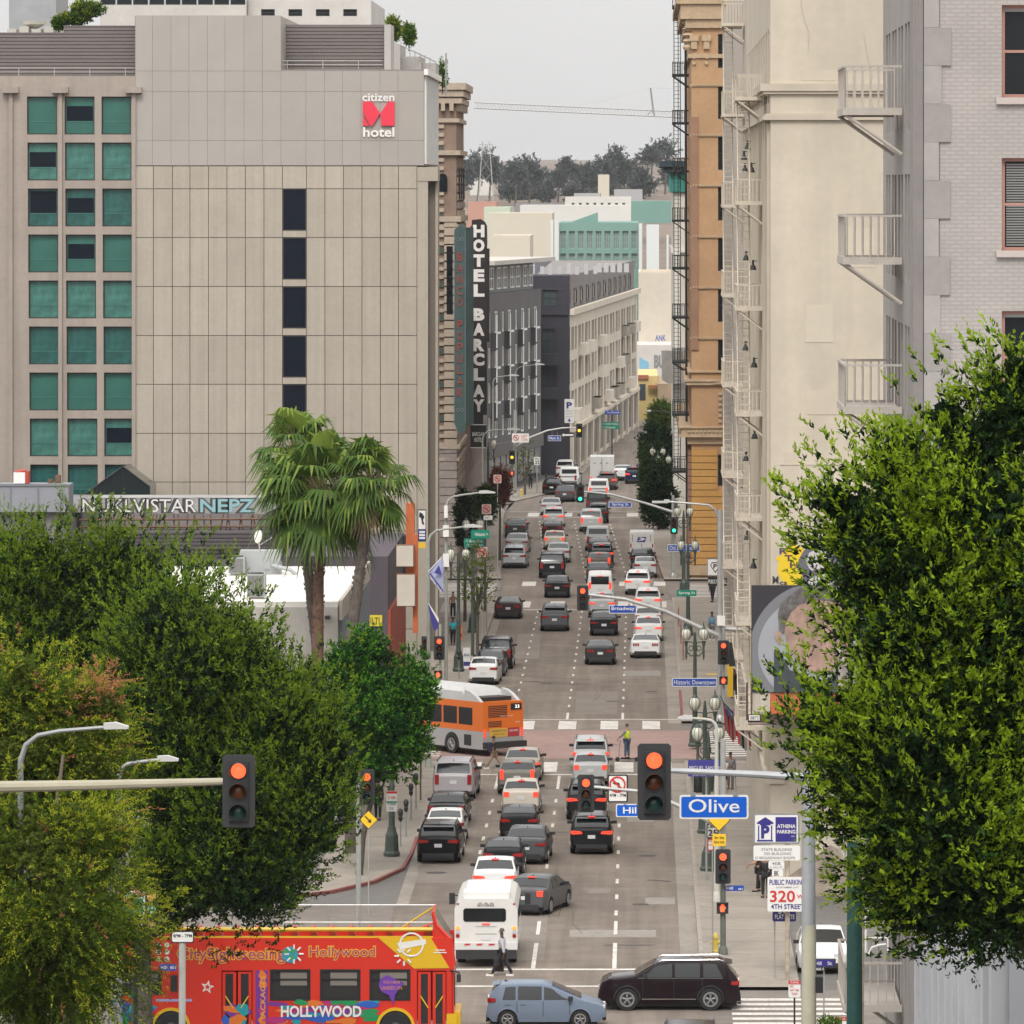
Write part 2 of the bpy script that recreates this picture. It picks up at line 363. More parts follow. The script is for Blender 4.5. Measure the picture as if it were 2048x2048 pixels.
# ---------------------------------------------------------------- facade tools
def facade(b,P0,u,n,w,h,holes,depth=.2,mi=0,mr=None,z0=None):
    """wall w x h from P0 along u; rectangular openings (u0,u1,z0,z1) with reveals going in by depth"""
    P0=Vector(P0);u=Vector((u[0],u[1],0));n=Vector((n[0],n[1],0));Z=Vector((0,0,1))
    holes=[(max(a,0.001),min(c,w-.001),max(e,.001),min(g,h-.001))for a,c,e,g in holes if c>.02 and a<w-.02 and g>.02 and e<h-.02]
    us=sorted(set([0,w]+[x for hh in holes for x in hh[:2]]));zs=sorted(set([0,h]+[x for hh in holes for x in hh[2:]]))
    for i in range(len(zs)-1):
        zc=(zs[i]+zs[i+1])/2;row=[hh for hh in holes if hh[2]<zc<hh[3]];start=None
        for j in range(len(us)-1):
            uc=(us[j]+us[j+1])/2;solid=not any(hh[0]<uc<hh[1]for hh in row)
            if solid and start is None:start=us[j]
            if start is not None and(not solid or j==len(us)-2):
                e=us[j+1]if solid else us[j]
                b.face([P0+u*start+Z*zs[i],P0+u*e+Z*zs[i],P0+u*e+Z*zs[i+1],P0+u*start+Z*zs[i+1]],mi);start=None
    mr=mi if mr is None else mr
    for a,c,e,g in holes:
        q=[P0+u*a+Z*e,P0+u*c+Z*e,P0+u*c+Z*g,P0+u*a+Z*g];r=[p-n*depth for p in q]
        for k in range(4):b.face([q[k],q[(k+1)%4],r[(k+1)%4],r[k]],mr)
_wc={}
def window(parent,P0,u,n,hole,depth=.12,fm=mDark,gm=mGlass,bars=(0,1),fw=.06,sill=None,name="window",extra=None):
    a,c,e,g=hole;w,h=c-a,g-e
    k=(round(w,2),round(h,2),fm.name,bars,fw,sill.name if sill else 0)
    if k not in _wc:
        b=MB()
        b.box(0,fw,-.05,.03,0,h);b.box(w-fw,w,-.05,.03,0,h);b.box(fw,w-fw,-.05,.03,0,fw);b.box(fw,w-fw,-.05,.03,h-fw,h)
        for i in range(bars[0]):x=w*(i+1)/(bars[0]+1);b.box(x-fw*.4,x+fw*.4,-.04,.02,fw,h-fw)
        for i in range(bars[1]):z=h*(i+1)/(bars[1]+1);b.box(fw,w-fw,-.038,.018,z-fw*.4,z+fw*.4)
        o=b.build(name,fm)
        p=MB();p.box(fw,w-fw,.0,.015,fw,h-fw);po=p.build("pane",gm,parent=o)
        s=None
        if sill:p=MB();p.box(-.12,w+.12,-.3,-.052,-.14,-.0);s=p.build("sill",sill,parent=o)
        _wc[k]=(o.data,po.data,s.data if s else None);kill(o)
    dm,dp,dsl=_wc[k]
    P0=Vector(P0);u3=Vector((u[0],u[1],0));n3=Vector((n[0],n[1],0))
    o=bpy.data.objects.new(name,dm);C.objects.link(o);o.parent=parent
    loc=P0+u3*a-n3*depth;loc.z+=e;o.location=loc-parent.location;o.rotation_euler[2]=atan2(u[1],u[0])
    p=bpy.data.objects.new("pane",dp);C.objects.link(p);p.parent=o
    p.material_slots[0].link='OBJECT';p.material_slots[0].material=gm
    if dsl:q=bpy.data.objects.new("sill",dsl);C.objects.link(q);q.parent=o
    return o
def solid(b,x0,x1,y0,y1,z0,z1,mi=0,skip=""):
    """building mass; skip letters: S(-y) N(+y) W(-x) E(+x)"""
    if 'S' not in skip:b.face([(x0,y0,z0),(x1,y0,z0),(x1,y0,z1),(x0,y0,z1)],mi)
    if 'N' not in skip:b.face([(x0,y1,z0),(x1,y1,z0),(x1,y1,z1),(x0,y1,z1)],mi)
    if 'W' not in skip:b.face([(x0,y0,z0),(x0,y1,z0),(x0,y1,z1),(x0,y0,z1)],mi)
    if 'E' not in skip:b.face([(x1,y0,z0),(x1,y1,z0),(x1,y1,z1),(x1,y0,z1)],mi)
    b.face([(x0,y0,z1),(x1,y0,z1),(x1,y1,z1),(x0,y1,z1)],mi)
SOUTH=((1,0),(0,-1));EASTF=((0,1),(1,0));WESTF=((0,1),(-1,0))

# ---------------------------------------------------------------- hotel tower (left)
Y=402.0
tow=T("hotel_tower","tall beige panelled hotel tower with green windows and a red emblem on its blank wall","building",(-30,Y,0))
XE=px(848,Y);sY=F/Y
mConc=M("pinkish_concrete",(.335,.285,.245),.9,noise=[(.3,.08),(3,.06)],streak=((1.5,1.5,.08),.1))
xw=px(270,Y);xfar=-52
holes=[]
for c0,c1 in((-96,-36),(54,114),(129,189),(203,262)):
    for r in range(9):
        V0=193+92.0*r;holes.append((px(c0+r*.8,Y)-xfar,px(c1+r*.8,Y)-xfar,pz(V0+76,Y),pz(V0,Y)))
ztop=pz(152,Y)
b=MB();facade(b,(xfar,Y,0),*SOUTH,xw-xfar,ztop,holes,.35)
solid(b,xfar,xw,Y,440,0,ztop,skip="S")
b.build("window_bay_wall",mConc,tow)
mTeal=M("teal_glass",(.034,.135,.108),.12,noise=[(.35,.25)],spec=.45)
mTeals=[mTeal,M("teal_glass_pale",(.052,.17,.14),.16,noise=[(.5,.3),(2,.25)]),M("teal_glass_deep",(.024,.105,.095),.1,noise=[(.6,.4),(2.5,.25)])]
mTealD=M("dark_teal_glass",(.006,.010,.018),.1,spec=.12)
for i,hh in enumerate(holes):
    w=window(tow,(xfar,Y,0),*SOUTH,hh,.3,mDark,mTeals[(i*7)%3],(0,0),.07)
    bl=MB();W2,H2=hh[1]-hh[0],hh[3]-hh[2];r=i%9
    k={18:1,10:1,11:2,20:1,21:1,34:1}.get(i,0)
    bl.box(.14,W2-.14,-.035,-.012,H2*.34,H2*.345+.02,0)
    if k:bl.box(.12,W2-.12,-.03,-.004,H2*.35,H2*(.75 if k==1 else.93),1)
    o=bl.build("inner_blind",[M("teal_frame",(.06,.22,.19),.3),mTealD]);o.parent=w
b=MB()
for U in(22,121,268):
    x=px(U,Y);b.box(x-.12,x+.12,Y-.22,Y-.003,2,pz(186,Y));b.box(x-.5,x+.5,Y-.5,Y-.003,pz(186,Y),pz(174,Y))
each(b,"downpipe",mConc,tow,2)
# tan cladding
mPanB=M("panel_gap",(.10,.085,.068),.9)
tans=[M("tan_panel_%s"%k,c,.75,noise=[(.5,.06),(4,.03)],streak=((2.6,2.6,.05),.075))for k,c in(("a",(.395,.350,.288)),("b",(.415,.369,.305)),("c",(.378,.335,.275)))]
b=MB();solid(b,xw,XE-.4,Y+.06,440,0,pz(332,Y));b.box(xw,px(836,Y),Y+.03,Y+.06,0,pz(332,Y));b.build("structure_wall",mPanB,tow)
us=[271,307,345,380,417,454,491,528,565,613,650,687,724,761,797,834];vs_=[332,377.5,475,573,671,768.5,866.5,964,1062,1160,1258,1310]
b=MB()
for i in range(len(us)-1):
    for j in range(len(vs_)-1):
        z1,z0=pz(vs_[j],Y)-.02,max(0,pz(vs_[j+1],Y)+.02)
        if us[i]==565 and 1<=j<=5:z0=z1-.12
        if us[i]==565 and 1<=j<=5:
            zt=pz(vs_[j]+0,Y);b.box(px(565,Y)+.02,px(613,Y)-.02,Y-.05,Y+.03,pz(vs_[j+1],Y)+.02,pz(vs_[j]+84,Y),0);continue
        b.box(px(us[i],Y)+.02,px(us[i+1],Y)-.02,Y-.05,Y+.03,z0,z1,random.choice((0,0,1,2)))
b.build("tan_cladding",tans,tow)
for j in range(1,6):
    window(tow,(px(565,Y),Y,0),*SOUTH,(.03,px(613,Y)-px(565,Y)-.03,pz(vs_[j]+83,Y),pz(vs_[j],Y)-.02),.02-.02,mDark,mTealD,(0,0),.05)
b=MB();b.box(px(834.6,Y),px(856,Y),Y-.06,Y+2,0,pz(334,Y),0);b.box(px(834.6,Y),px(876,Y),Y-.1,Y+3.6,pz(362,Y),pz(334,Y),0)
b.box(px(856.2,Y),px(870,Y),Y+.9,Y+1.2,0,pz(362,Y),1);b.box(px(870.2,Y),px(875,Y),Y+.6,Y+3.6,0,pz(362,Y),0)
b.build("corner_pier",[tans[2],M("shaft_brown",(.2,.175,.14),.8)],tow)
mUp=[M("grey_panel_%s"%k,c,.6,noise=[(.4,.04)])for k,c in(("a",(.355,.325,.295)),("b",(.365,.335,.305)))]
b=MB();solid(b,xw,px(562,Y),Y+.02,440,pz(331,Y),pz(32,Y),0,"S");solid(b,px(562,Y),XE,Y+.02,430,pz(331,Y),pz(140,Y),0,"S")
b.box(xw,px(562,Y),Y+.0,Y+.03,pz(331,Y),pz(31,Y),2);b.box(px(562,Y),XE,Y+.0,Y+.03,pz(331,Y),pz(139,Y),2)
us=[271,305,342,378,415,450,488,525,562,612,649,685,722,760,796,848]
for i in range(len(us)-1):
    for v0,v1 in((31,142),(142,183),(183,281),(281,331)):
        if us[i]>=560 and v0==31:continue
        b.box(px(us[i],Y)+.008,px(us[i+1],Y)-.008,Y-.04,Y,pz(v1,Y)+.008,pz(v0,Y)-.008,random.choice((0,1)))
b.build("upper_cladding",mUp+[M("panel_gap_light",(.24,.22,.2),.8)],tow)
# glazed corner facing the street
b=MB();zt,zb=pz(150,Y),pz(328,Y)
for i in range(9):
    y=Y+.3+i*3.0;b.box(XE+.003,XE+.14,y,y+.18,zb,zt,1);b.box(XE+.003,XE+.05,y+.18,y+3.0,zb,zt,0)
b.box(XE+.003,XE+.25,Y-.04,430,zt,pz(138,Y),1)
b.build("glass_corner",[M("pale_glass",(.27,.28,.29),.1,spec=.6),mWhite],tow)
# roof screens
mCor=M("ribbed_screen",(.155,.135,.125),.7,noise=[(.5,.08)])
b=MB()
def ribbed(x0,x1,y,z0,z1):
    z=z0
    while z<z1:b.box(x0,x1,y,y+.25,z,min(z+.17,z1));b.box(x0,x1,y+.06,y+.25,min(z+.17,z1),min(z+.22,z1));z+=.22
ribbed(xfar,px(124,Y),Y+1.2,ztop,pz(64,Y));ribbed(px(124,Y),xw,Y+1.2,ztop,pz(50,Y))
b.build("roof_screen",mCor,tow);b=MB()
ribbed(px(564,Y),px(764,Y),Y+4,pz(137,Y),pz(46,Y))
b.build("roof_screen",mCor,tow)
b=MB()
for x0,x1,z in((xfar,xw-.1,ztop),(px(564,Y),px(764,Y),pz(137,Y))):
    b.tube([(x0,Y+.5,z+.5),(x1,Y+.5,z+.5)],.025,6);b.tube([(x0,Y+.5,z+.25),(x1,Y+.5,z+.25)],.02,6)
    x=x0+.3
    while x<x1:b.tube([(x,Y+.5,z),(x,Y+.5,z+.5)],.025,6);x+=2.2
b.box(px(764,Y),px(777,Y),Y+3.6,Y+9,pz(137,Y),pz(46,Y))
b.build("roof_rail",M("rail_grey",(.4,.38,.36),.5),tow)
# red emblem with white lettering
E=MB();ye=Y-.1
zz=lambda v:pz(v/2.147,Y);xx=lambda u:px(u/2.147,Y)
for poly in([(1559,437),(1598,437),(1633,487),(1600,540),(1590,540),(1559,484)],[(1559,497),(1584,540),(1559,540)],[(1668,437),(1694,437),(1694,540),(1638,540),(1636,484)]):
    E.prism([(xx(a),zz(c))for a,c in poly],'y',ye-.12,ye+.05,0)
E.text("citizen",xx(1557),xx(1694),zz(434),zz(402),ye-.06,1,.012);E.text("hotel",xx(1560),xx(1694),zz(588),zz(546),ye-.06,1,.02)
tag(E.build("wall_sign",[M("emblem_red",(.75,.035,.07),.4),mWhite],loc=(xx(1626),Y,zz(540))),"red geometric emblem with white lettering high on the grey wall of the hotel tower","sign")
# dark glass gable roof light in front of the bays
b=MB();Yg=396
pts=[(160,992),(245,934),(276,952),(276,995)]
b.prism([(px(a,Yg),pz(c,Yg))for a,c in[(160,997),(246,934),(300,975),(300,997)]],'y',Yg,Yg+5,0)
b.tube([at(160,996,Yg-.02),at(246,933,Yg-.02),at(300,974,Yg-.02)],.06,6,1)
for k in range(1,6):b.tube([at(160+17*k,996-11.5*k,Yg-.02),at(160+17*k,998,Yg-.02)],.035,5,1)
tag(b.build("roof_light",[M("dark_atrium_glass",(.012,.02,.022),.15),mDark],loc=(px(230,Yg),Yg,pz(997,Yg))),"dark glass pitched roof light below the green windows of the hotel","skylight")

# buildings showing behind the tower roof
def block(name,label,x0,x1,y0,y1,z1,mat,roof=None,wins=None,cat="building",z0=0,par=.5,wm=(mDark,mGlass),side=None):
    t=T(name,label,cat,((x0+x1)/2,y0,z0));b=MB();hs_=[]
    if wins:
        for(cu0,cu1,nc,cz0,cz1,nr,fw_,fh_)in wins:
            pu,pzz=(cu1-cu0)/nc,(cz1-cz0)/nr
            for i in range(nc):
                for j in range(nr):
                    uc=cu0+pu*(i+.5);zc=cz0+pzz*(j+.5);hs_.append((uc-pu*fw_/2,uc+pu*fw_/2,zc-pzz*fh_/2-z0,zc+pzz*fh_/2-z0))
    facade(b,(x0,y0,z0),*SOUTH,x1-x0,z1-z0,hs_,.25);solid(b,x0,x1,y0,y1,z0,z1,skip="S")
    b.build("wall",mat,t)
    for h in hs_:window(t,(x0,y0,z0),*SOUTH,h,.22,wm[0],wm[1],(0,1),.08)
    r=MB();r.box(x0+.3,x1-.3,y0+.3,y1-.3,z1+.003,z1+.05)
    for bx in((x0,x1,y0,y0+.3),(x0,x1,y1-.3,y1),(x0,x0+.3,y0+.31,y1-.31),(x1-.3,x1,y0+.31,y1-.31)):r.box(*bx,z1+.003,z1+par)
    r.build("roof",roof or mat,t)
    return t
Y2=520
mPale=M("pale_render",(.52,.5,.46),.85,noise=[(.3,.08),(2,.06)])
block("office_block","pale office block with a dark window band behind the hotel roof",px(200,Y2),px(492,Y2),Y2,Y2+30,pz(-40,Y2),mPale,
wins=[(0,px(492,Y2)-px(200,Y2),9,pz(14,Y2),pz(-30,Y2),1,.92,.8)])
block("penthouse_block","white stepped penthouse block behind the right part of the hotel roof",px(493,Y2),px(740,Y2),Y2+2,Y2+30,pz(11,Y2),M("penthouse_white",(.55,.53,.5),.8,noise=[(.5,.1)]),
wins=[(.5,9.3,4,pz(34,Y2),pz(14,Y2),1,.5,.7)])
block("plant_room","blue grey boxy plant room rising above the far left roof",px(18,470),px(112,470),470,480,pz(-30,470),M("plant_grey",(.33,.34,.35),.8,noise=[(1,.1)]))
b=MB();Yp=404
for k in range(5):b.box(px(8+k*25,Yp),px(26+k*25,Yp),Yp+2,Yp+4,pz(64,Yp),pz(64-8-5*(k%2),Yp))
b.lathe((px(60,Yp),Yp+3,pz(56,Yp)),[(.1,0),(.7,.3),(.75,.5)],14)
tag(b.build("roof_plant",M("pale_plant",(.5,.48,.42),.7),loc=(px(60,Yp),Yp+3,pz(64,Yp))),"pale ventilation boxes and ducts on the hotel roof at the far left","roof plant")
# ---------------------------------------------------------------- other buildings, left side of the street
def courses(b,x0,x1,y0,y1,z0,z1,h,gap,mi=0,mi2=0):
    z=z0;k=0
    while z<z1-.02:
        b.box(x0,x1,y0,y1,z,min(z+h-gap,z1),mi if k%2==0 else mi2);z+=h;k+=1
# banded stone block beyond the second crossing
Y=478.0;XB=-13.55
t=T("banded_stone_building","old brown and cream banded stone building with a heavy cornice behind the hotel tower","building",(-20,Y,0))
mSt=M("tan_stone",(.42,.34,.265),.85,noise=[(.6,.12),(4,.12)]);mBr=M("brown_brick",(.235,.165,.125),.9,noise=[(.8,.15),(6,.1)])
mStG=M("grey_pink_stone",(.29,.25,.225),.88,noise=[(.5,.12),(4,.12)])
b=MB();solid(b,-40,XB,Y,498,0,36.2);b.build("wall",mBr,t)
b=MB()
z=9.8;k=0
while z<33.5:
    if k%4==3:b.box(-18.2,XB-.9,Y-.12,Y,z,z+.42,1)
    else:b.box(-18.2,XB-.9,Y-.16,Y,z,z+.27,0)
    z+=.615;k+=1
courses(b,-18.2,XB-.9,Y-.2,Y,0,9.6,.62,.05,2,2)
courses(b,XB-.9,XB+.05,Y-.25,Y+1,0,9.7,.62,.05,2,2)
courses(b,XB-.88,XB+.06,Y-.28,Y+1.0,9.8,26.5,.62,.1,0,0)
courses(b,XB+.003,XB+.12,Y+1.4,497.5,.6,30,.62,.16,0,2)
b.build("stone_courses",[mSt,M("green_lintel",(.05,.075,.06),.6),mStG],t)
b=MB()
for zc,pr,hh in((36.0,.72,.5),(35.5,.55,.45),(35.0,.42,.4),(33.6,.22,.3),(31.2,.3,.35),(26.3,.35,.4),(25.7,.2,.4),(9.6,.3,.3),(8.7,.22,.25)):
    b.box(-19,XB+pr,Y-pr,498,zc,zc+hh)
for k in range(9):b.box(-19+k*.62,-18.7+k*.62,Y-.5,Y-.003,34.45,35.0)
for k in range(16):b.box(XB+.003,XB+.35,Y+.2+k*1.2,Y+.6+k*1.2,34.45,35.0)
b.build("cornice",mSt,t)
b=MB()
for zc in(28.5,):
    for xc in(XB-2.6,XB-1.0):b.prism([(xc-.35,zc),(xc+.35,zc),(xc+.35,zc+1.0)]+[(xc+.35*cos(a),zc+1+.35*sin(a))for a in(.5,1,1.57,2.1,2.6)]+[(xc-.35,zc+1.0)],'y',Y-.19,Y-.14)
b.box(XB-.7,XB-.25,Y-.3,Y-.26,19.5,24.5)
b.build("arched_window",mGlass,t)
b=MB()
for zz0 in(6.6,4.4):
    b.lathe((XB-1.95,Y-.28,zz0),[(.1,-.1),(.55,-.02),(.62,.08),(.3,.12)],10,0,'y')
    b.lathe((XB-1.95,Y-.4,zz0-.2),[(.28,-.1),(.3,.06)],8,0,'y');b.tube([(XB-2.4,Y-.3,zz0+.8),(XB-1.95,Y-.34,zz0+.45),(XB-1.5,Y-.3,zz0+.8)],.09,6)
b.build("carved_ornament",mStG,t)
wz=[]
for k in range(3):
    for j in range(5):
        h=(2+k*5.9,4.2+k*5.9,11.5+j*4.1,13.9+j*4.1);window(t,(XB+.13,Y,0),*EASTF,h,0,mDark,mGlass,(0,1),.12)
t=T("corner_hotel_block","brown brick hotel block carrying the tall black sign","building",(-22,498.5,0))
b=MB();hs_=[(2+k*5.6,3.9+k*5.6,6+j*3.6,8.2+j*3.6)for k in range(12)for j in range(3)]
facade(b,(-13.6,498.6,0),*EASTF,68,19.5,hs_,.25);solid(b,-40,-13.6,498.6,566.6,0,19.5,skip="E");b.build("wall",M("old_brown_brick",(.22,.165,.14),.9,noise=[(.7,.15)]),t)
for h in hs_:window(t,(-13.6,498.6,0),*EASTF,h,.2,mDark,mGlass,(0,1),.1)
# blade signs
t=T("green_blade_sign","tall weathered green blade sign with faded red vertical lettering","sign",(px(918,474),474,pz(862,474)))
Yb=474.0;x0,x1=px(908,Yb),px(931,Yb);x2=px(946,Yb)
mPat=M("verdigris_steel",(.045,.085,.085),.6,noise=[(.8,.2),(5,.2)])
b=MB();z0,z1=pz(845,Yb),pz(455,Yb)
b.prism([(x0,z0),(x0+.35,pz(866,Yb)),(x1,pz(862,Yb)),(x1,z1),((x0+x1)/2+.1,pz(447,Yb)),(x0,z1-.2)],'y',Yb,Yb+.5)
b.prism([(x1+.003,Yb+.02),(x2,Yb+1.2),(x2,Yb+1.7),(x1+.003,Yb+.52)],'z',z0-.2,z1)
b.build("sign_case",mPat,t)
b=MB()
for i,ch in enumerate("BANCO POPULAR"):
    if ch==' ':continue
    zt=pz(505+i*22.6,Yb);b.text(ch,x0+.22,x1-.2,zt-.62,zt,Yb-.06,0,.012,tf=None)
b.build("vertical_lettering",M("faded_red",(.26,.05,.03),.6),t)
b=MB()
for V in(478,820):
    for k in(-1,1):b.ring(((x0+x1)/2+k*.16,Yb-.03,pz(V,Yb)),.1,.14,'y',12,.02)
b.box(x0,x0+.04,Yb-.02,Yb-.003,z0,z1-.2);b.box(x1-.04,x1,Yb-.02,Yb-.003,z0,z1-.2)
b.build("scroll_trim",M("pale_verdigris",(.16,.2,.19),.6),t)
t=T("black_blade_sign","tall black vertical blade sign spelling HOTEL BARCLAY in white letters","sign",(px(957,520),520,pz(905,520)))
Yb=520.0;x0,x1=px(941,Yb),px(974,Yb);mBs=M("sign_black",(.02,.016,.018),.5)
b=MB();b.box(x0,x1,Yb,Yb+.5,pz(830,Yb),pz(452,Yb));b.prism([(x0+.1,pz(452,Yb)),(x1,pz(452,Yb)),(x1-.15,pz(444,Yb)),(x1-.5,pz(438,Yb)),(x0+.1,pz(440,Yb))],'y',Yb,Yb+.5)
b.box(x1+.003,x1+.2,Yb+.1,Yb+.4,pz(684,Yb),pz(497,Yb));b.box(x0-.1,x1-.05,Yb-.1,Yb+.4,pz(894,Yb),pz(850,Yb));b.box(x0+.2,x1-.3,Yb+.05,Yb+.3,pz(850,Yb),pz(830,Yb))
b.build("sign_case",mBs,t)
b=MB()
LV=[462,491,521,551,581,0,629,659,690,719,749,782,811]
for ch,V in zip("HOTEL BARCLAY",LV):
    if ch!=' ':b.text(ch,x0+.2,x1-.2,pz(V+12.5,Yb),pz(V-12.5,Yb),Yb-.04,0,.06)
b.text("BARCLAY",x0+.15,x1-.25,pz(872,Yb),pz(864,Yb),Yb-.14,0,.02);b.text("HOTEL",x0+.3,x1-.4,pz(884,Yb),pz(875,Yb),Yb-.14,0,.02)
b.box(x0-.05,x1-.1,Yb-.13,Yb-.103,pz(896,Yb),pz(894.5,Yb));b.box(x0-.05,x1-.1,Yb-.13,Yb-.103,pz(850,Yb),pz(848.5,Yb))
for k in range(6):b.box(x1+.003,x1+.16,Yb+.1,Yb+.3,pz(463+3.4*k,Yb),pz(461.5+3.4*k,Yb))
b.build("white_lettering",mWhite,t)

# grey block beyond the last crossing (street bends right here)
A=Vector((-14.35,608,0));B=Vector((-9.8,640,0));Lg=(B-A).length;u=((B-A)/Lg).to_tuple()[:2];n=(u[1],-u[0])
t=T("grey_apartment_building","mid grey apartment building with white framed windows and a pale overhanging roof","building",(-14.35,608,0))
hs_=[];bay=Lg/4.1
for k in range(4):
    for j in range(4):
        zt=17.0-3.28*j
        hs_+=[(k*bay+.8,k*bay+2.2,zt-1.9,zt),(k*bay+4.3,k*bay+6.4,zt-2.0,zt+.1)]
b=MB();mG1=M("grey_render",(.115,.108,.108),.85,noise=[(.4,.08),(3,.06)])
facade(b,A,u,n,Lg,18.8,hs_,.22)
b.face([A,(-34,608,0),(-34,608,18.8),A+Vector((0,0,18.8))]);b.face([A+Vector((0,0,18.8)),B+Vector((0,0,18.8)),(-34,650,18.8),(-34,608,18.8)]);b.face([B,(-34,650,0),(-34,650,18.8),B+Vector((0,0,18.8))])
b.build("wall",mG1,t)
for h in hs_:window(t,A,u,n,h,.12,mWhite,mGlass2,(1,0),.16)
b=MB();up=Vector((0,0,1));u3=Vector((*u,0));n3=Vector((*n,0))
def obox(b,P,u3,n3,a,c,d0,d1,z0,z1,mi=0):
    v=[P+u3*x+n3*y+up*z for z in(z0,z1)for y in(d0,d1)for x in(a,c)]
    b.mesh(v,[(0,2,3,1),(4,5,7,6),(0,1,5,4),(2,6,7,3),(0,4,6,2),(1,3,7,5)],mi)
for k in range(4):
    for j in range(3):obox(b,A,u3,n3,k*bay+2.3,k*bay+3.2,.003,.5,17-3.28*j-3.6,17-3.28*j-1.9)
each(b,"balcony_box",M("charcoal_panel",(.05,.045,.05),.8),t)
b=MB()
for k in range(4):
    for j in range(3):
        z=17-3.28*j;obox(b,A,u3,n3,k*bay+2.2,k*bay+4.4,.51,.58,z-2.0,z-1.8);obox(b,A,u3,n3,k*bay+2.2,k*bay+2.5,.51,.58,z-3.3,z-.2)
each(b,"white_balcony_trim",mWhite,t,2)
b=MB();obox(b,A,u3,n3,0,Lg-1.2,-14,-.6,18.81,21.4);b.build("top_storey",M("top_storey_grey",(.17,.18,.18),.7),t)
for k in range(4):
    window(t,A-n3*.58,u,n,(k*bay+1.2,k*bay+3.6,19.1,21.2),0,mWhite,mGlass2,(1,1),.14);window(t,A-n3*.58,u,n,(k*bay+4.6,k*bay+7,19.1,21.2),0,mWhite,mGlass2,(1,1),.14)
b=MB();obox(b,A,u3,n3,-1,Lg+3.5,-16,.9,21.5,21.9);b.build("roof",M("pale_roof",(.5,.47,.42),.8,noise=[(.5,.1)]),t)
b=MB();obox(b,A,u3,n3,.4,Lg-.6,.003,.35,3.4,4.6);b.build("fascia_band",mG1,t)
b=MB()
for k in range(9):obox(b,A,u3,n3,.8+k*3.4,3.6+k*3.4,.003,.06,.4,3.3)
each(b,"shop_window",mGlass2,t)

# cream and charcoal block with rows of tall windows
Y=650.0;A=Vector((-7.05,650,0));B=Vector((-.4,783,0));Lg=(B-A).length;u3=(B-A)/Lg;u=(u3.x,u3.y);n=(u[1],-u[0]);n3=Vector((*n,0))
t=T("cream_apartment_building","cream and charcoal apartment building with rows of tall dark windows at the street bend","building",(-7.05,650,0))
mCr=M("cream_render",(.62,.555,.455),.85,noise=[(.2,.08),(2,.06)])
hs_=[]
for k in range(11):
    for j,zt in enumerate((14.7,11.35,8.3)):hs_.append((2.5+k*11.8,7+k*11.8,zt-2.35,zt));hs_.append((8.2+k*11.8,11.4+k*11.8,zt-2.35,zt))
hs_=[h for h in hs_ if h[1]<Lg]
b=MB();facade(b,A,u,n,Lg,16.3,hs_,.3);b.face([A+up*16.3,B+up*16.3,(-25,783,16.3),(-25,650,16.3)]);b.build("wall",mCr,t)
for h in hs_:window(t,A,u,n,h,.28,mDark,mGlass,(0,1),.3)
b=MB();obox(b,A,u3,n3,-.3,Lg,.003,.45,16.0,16.6);obox(b,A,u3,n3,-.3,Lg,.003,.35,4.3,4.7);b.build("cornice",mCr,t)
b=MB();random.seed(3)
for k in range(22):
    x=3+random.randrange(11)*11.8;j=random.choice((11.9,8.6,5.6));obox(b,A,u3,n3,x,x+5.5,.003,.8,j-.3,j+.9)
each(b,"balcony_panel",M("white_balcony",(.62,.57,.49),.7),t)
b=MB();obox(b,A,u3,n3,.6,Lg,-12,-.4,16.301,19.9);b.build("set_back_storey",M("warm_grey_panel",(.205,.185,.175),.8,noise=[(.3,.06)]),t)
for k in range(12):window(t,A-n3*.38,u,n,(2+k*10.8,6.4+k*10.8,16.7,18.5),0,mDark,mGlass,(0,0),.3)
b=MB()
for k in range(11):obox(b,A,u3,n3,2+k*11.8,12+k*11.8,.004,.05,.5,4)
each(b,"shop_window",mGlass,t)
b=MB()
for k in range(12):obox(b,A,u3,n3,k*11.8,1.6+k*11.8,.005,.3,0,4.2)
each(b,"shop_pier",M("shop_pier_cream",(.56,.5,.42),.8),t)
mCh=M("charcoal_render",(.038,.036,.047),.85,noise=[(.4,.08)])
hs_=[(.8,2.3,16.8,18.5),(.8,2.0,12.2,14.6),(.6,2.0,8.8,11.2),(.6,2.0,5.4,7.8)]
b=MB();facade(b,(-10.6,649.9,0),*SOUTH,3.5,19.95,hs_,.3);solid(b,-25,-10.6,649.9,783,0,19.95,skip="");b.face([(-10.6,649.9,19.95),(-7.1,649.9,19.95),(-7.1,660,19.95),(-10.6,660,19.95)]);b.face([(-7.1,649.9,16.3),(-7.1,655,16.3),(-7.1,655,19.95),(-7.1,649.9,19.95)])
b.box(-10.6,-6.95,649.7,649.9,16.0,16.4)
b.build("charcoal_wing",mCh,t)
for h in hs_:window(t,(-10.6,649.9,0),*SOUTH,h,.2,mDark,mGlass2,(1,1),.1)
b=MB();b.box(-10.4,-8.2,648.4,649.85,11.0,12.2);b.box(-10.4,-8.2,648.4,649.85,7.6,8.8);b.build("balcony",mCh,t)
b=MB()
for k in range(9):b.box(-12+k*.9,-11.6+k*.9,655+(k%3)*3,656+(k%3)*3,19.96,20.7+.3*(k%2))
for k in range(5):b.box(-4.5+k*.7,-4+k*.7,670,671,20,20.9)
tag(b.build("rooftop_condenser",M("light_metal",(.45,.45,.45),.5),loc=(-8,655,19.96)),"row of small grey air condensers on the charcoal roof","roof plant")

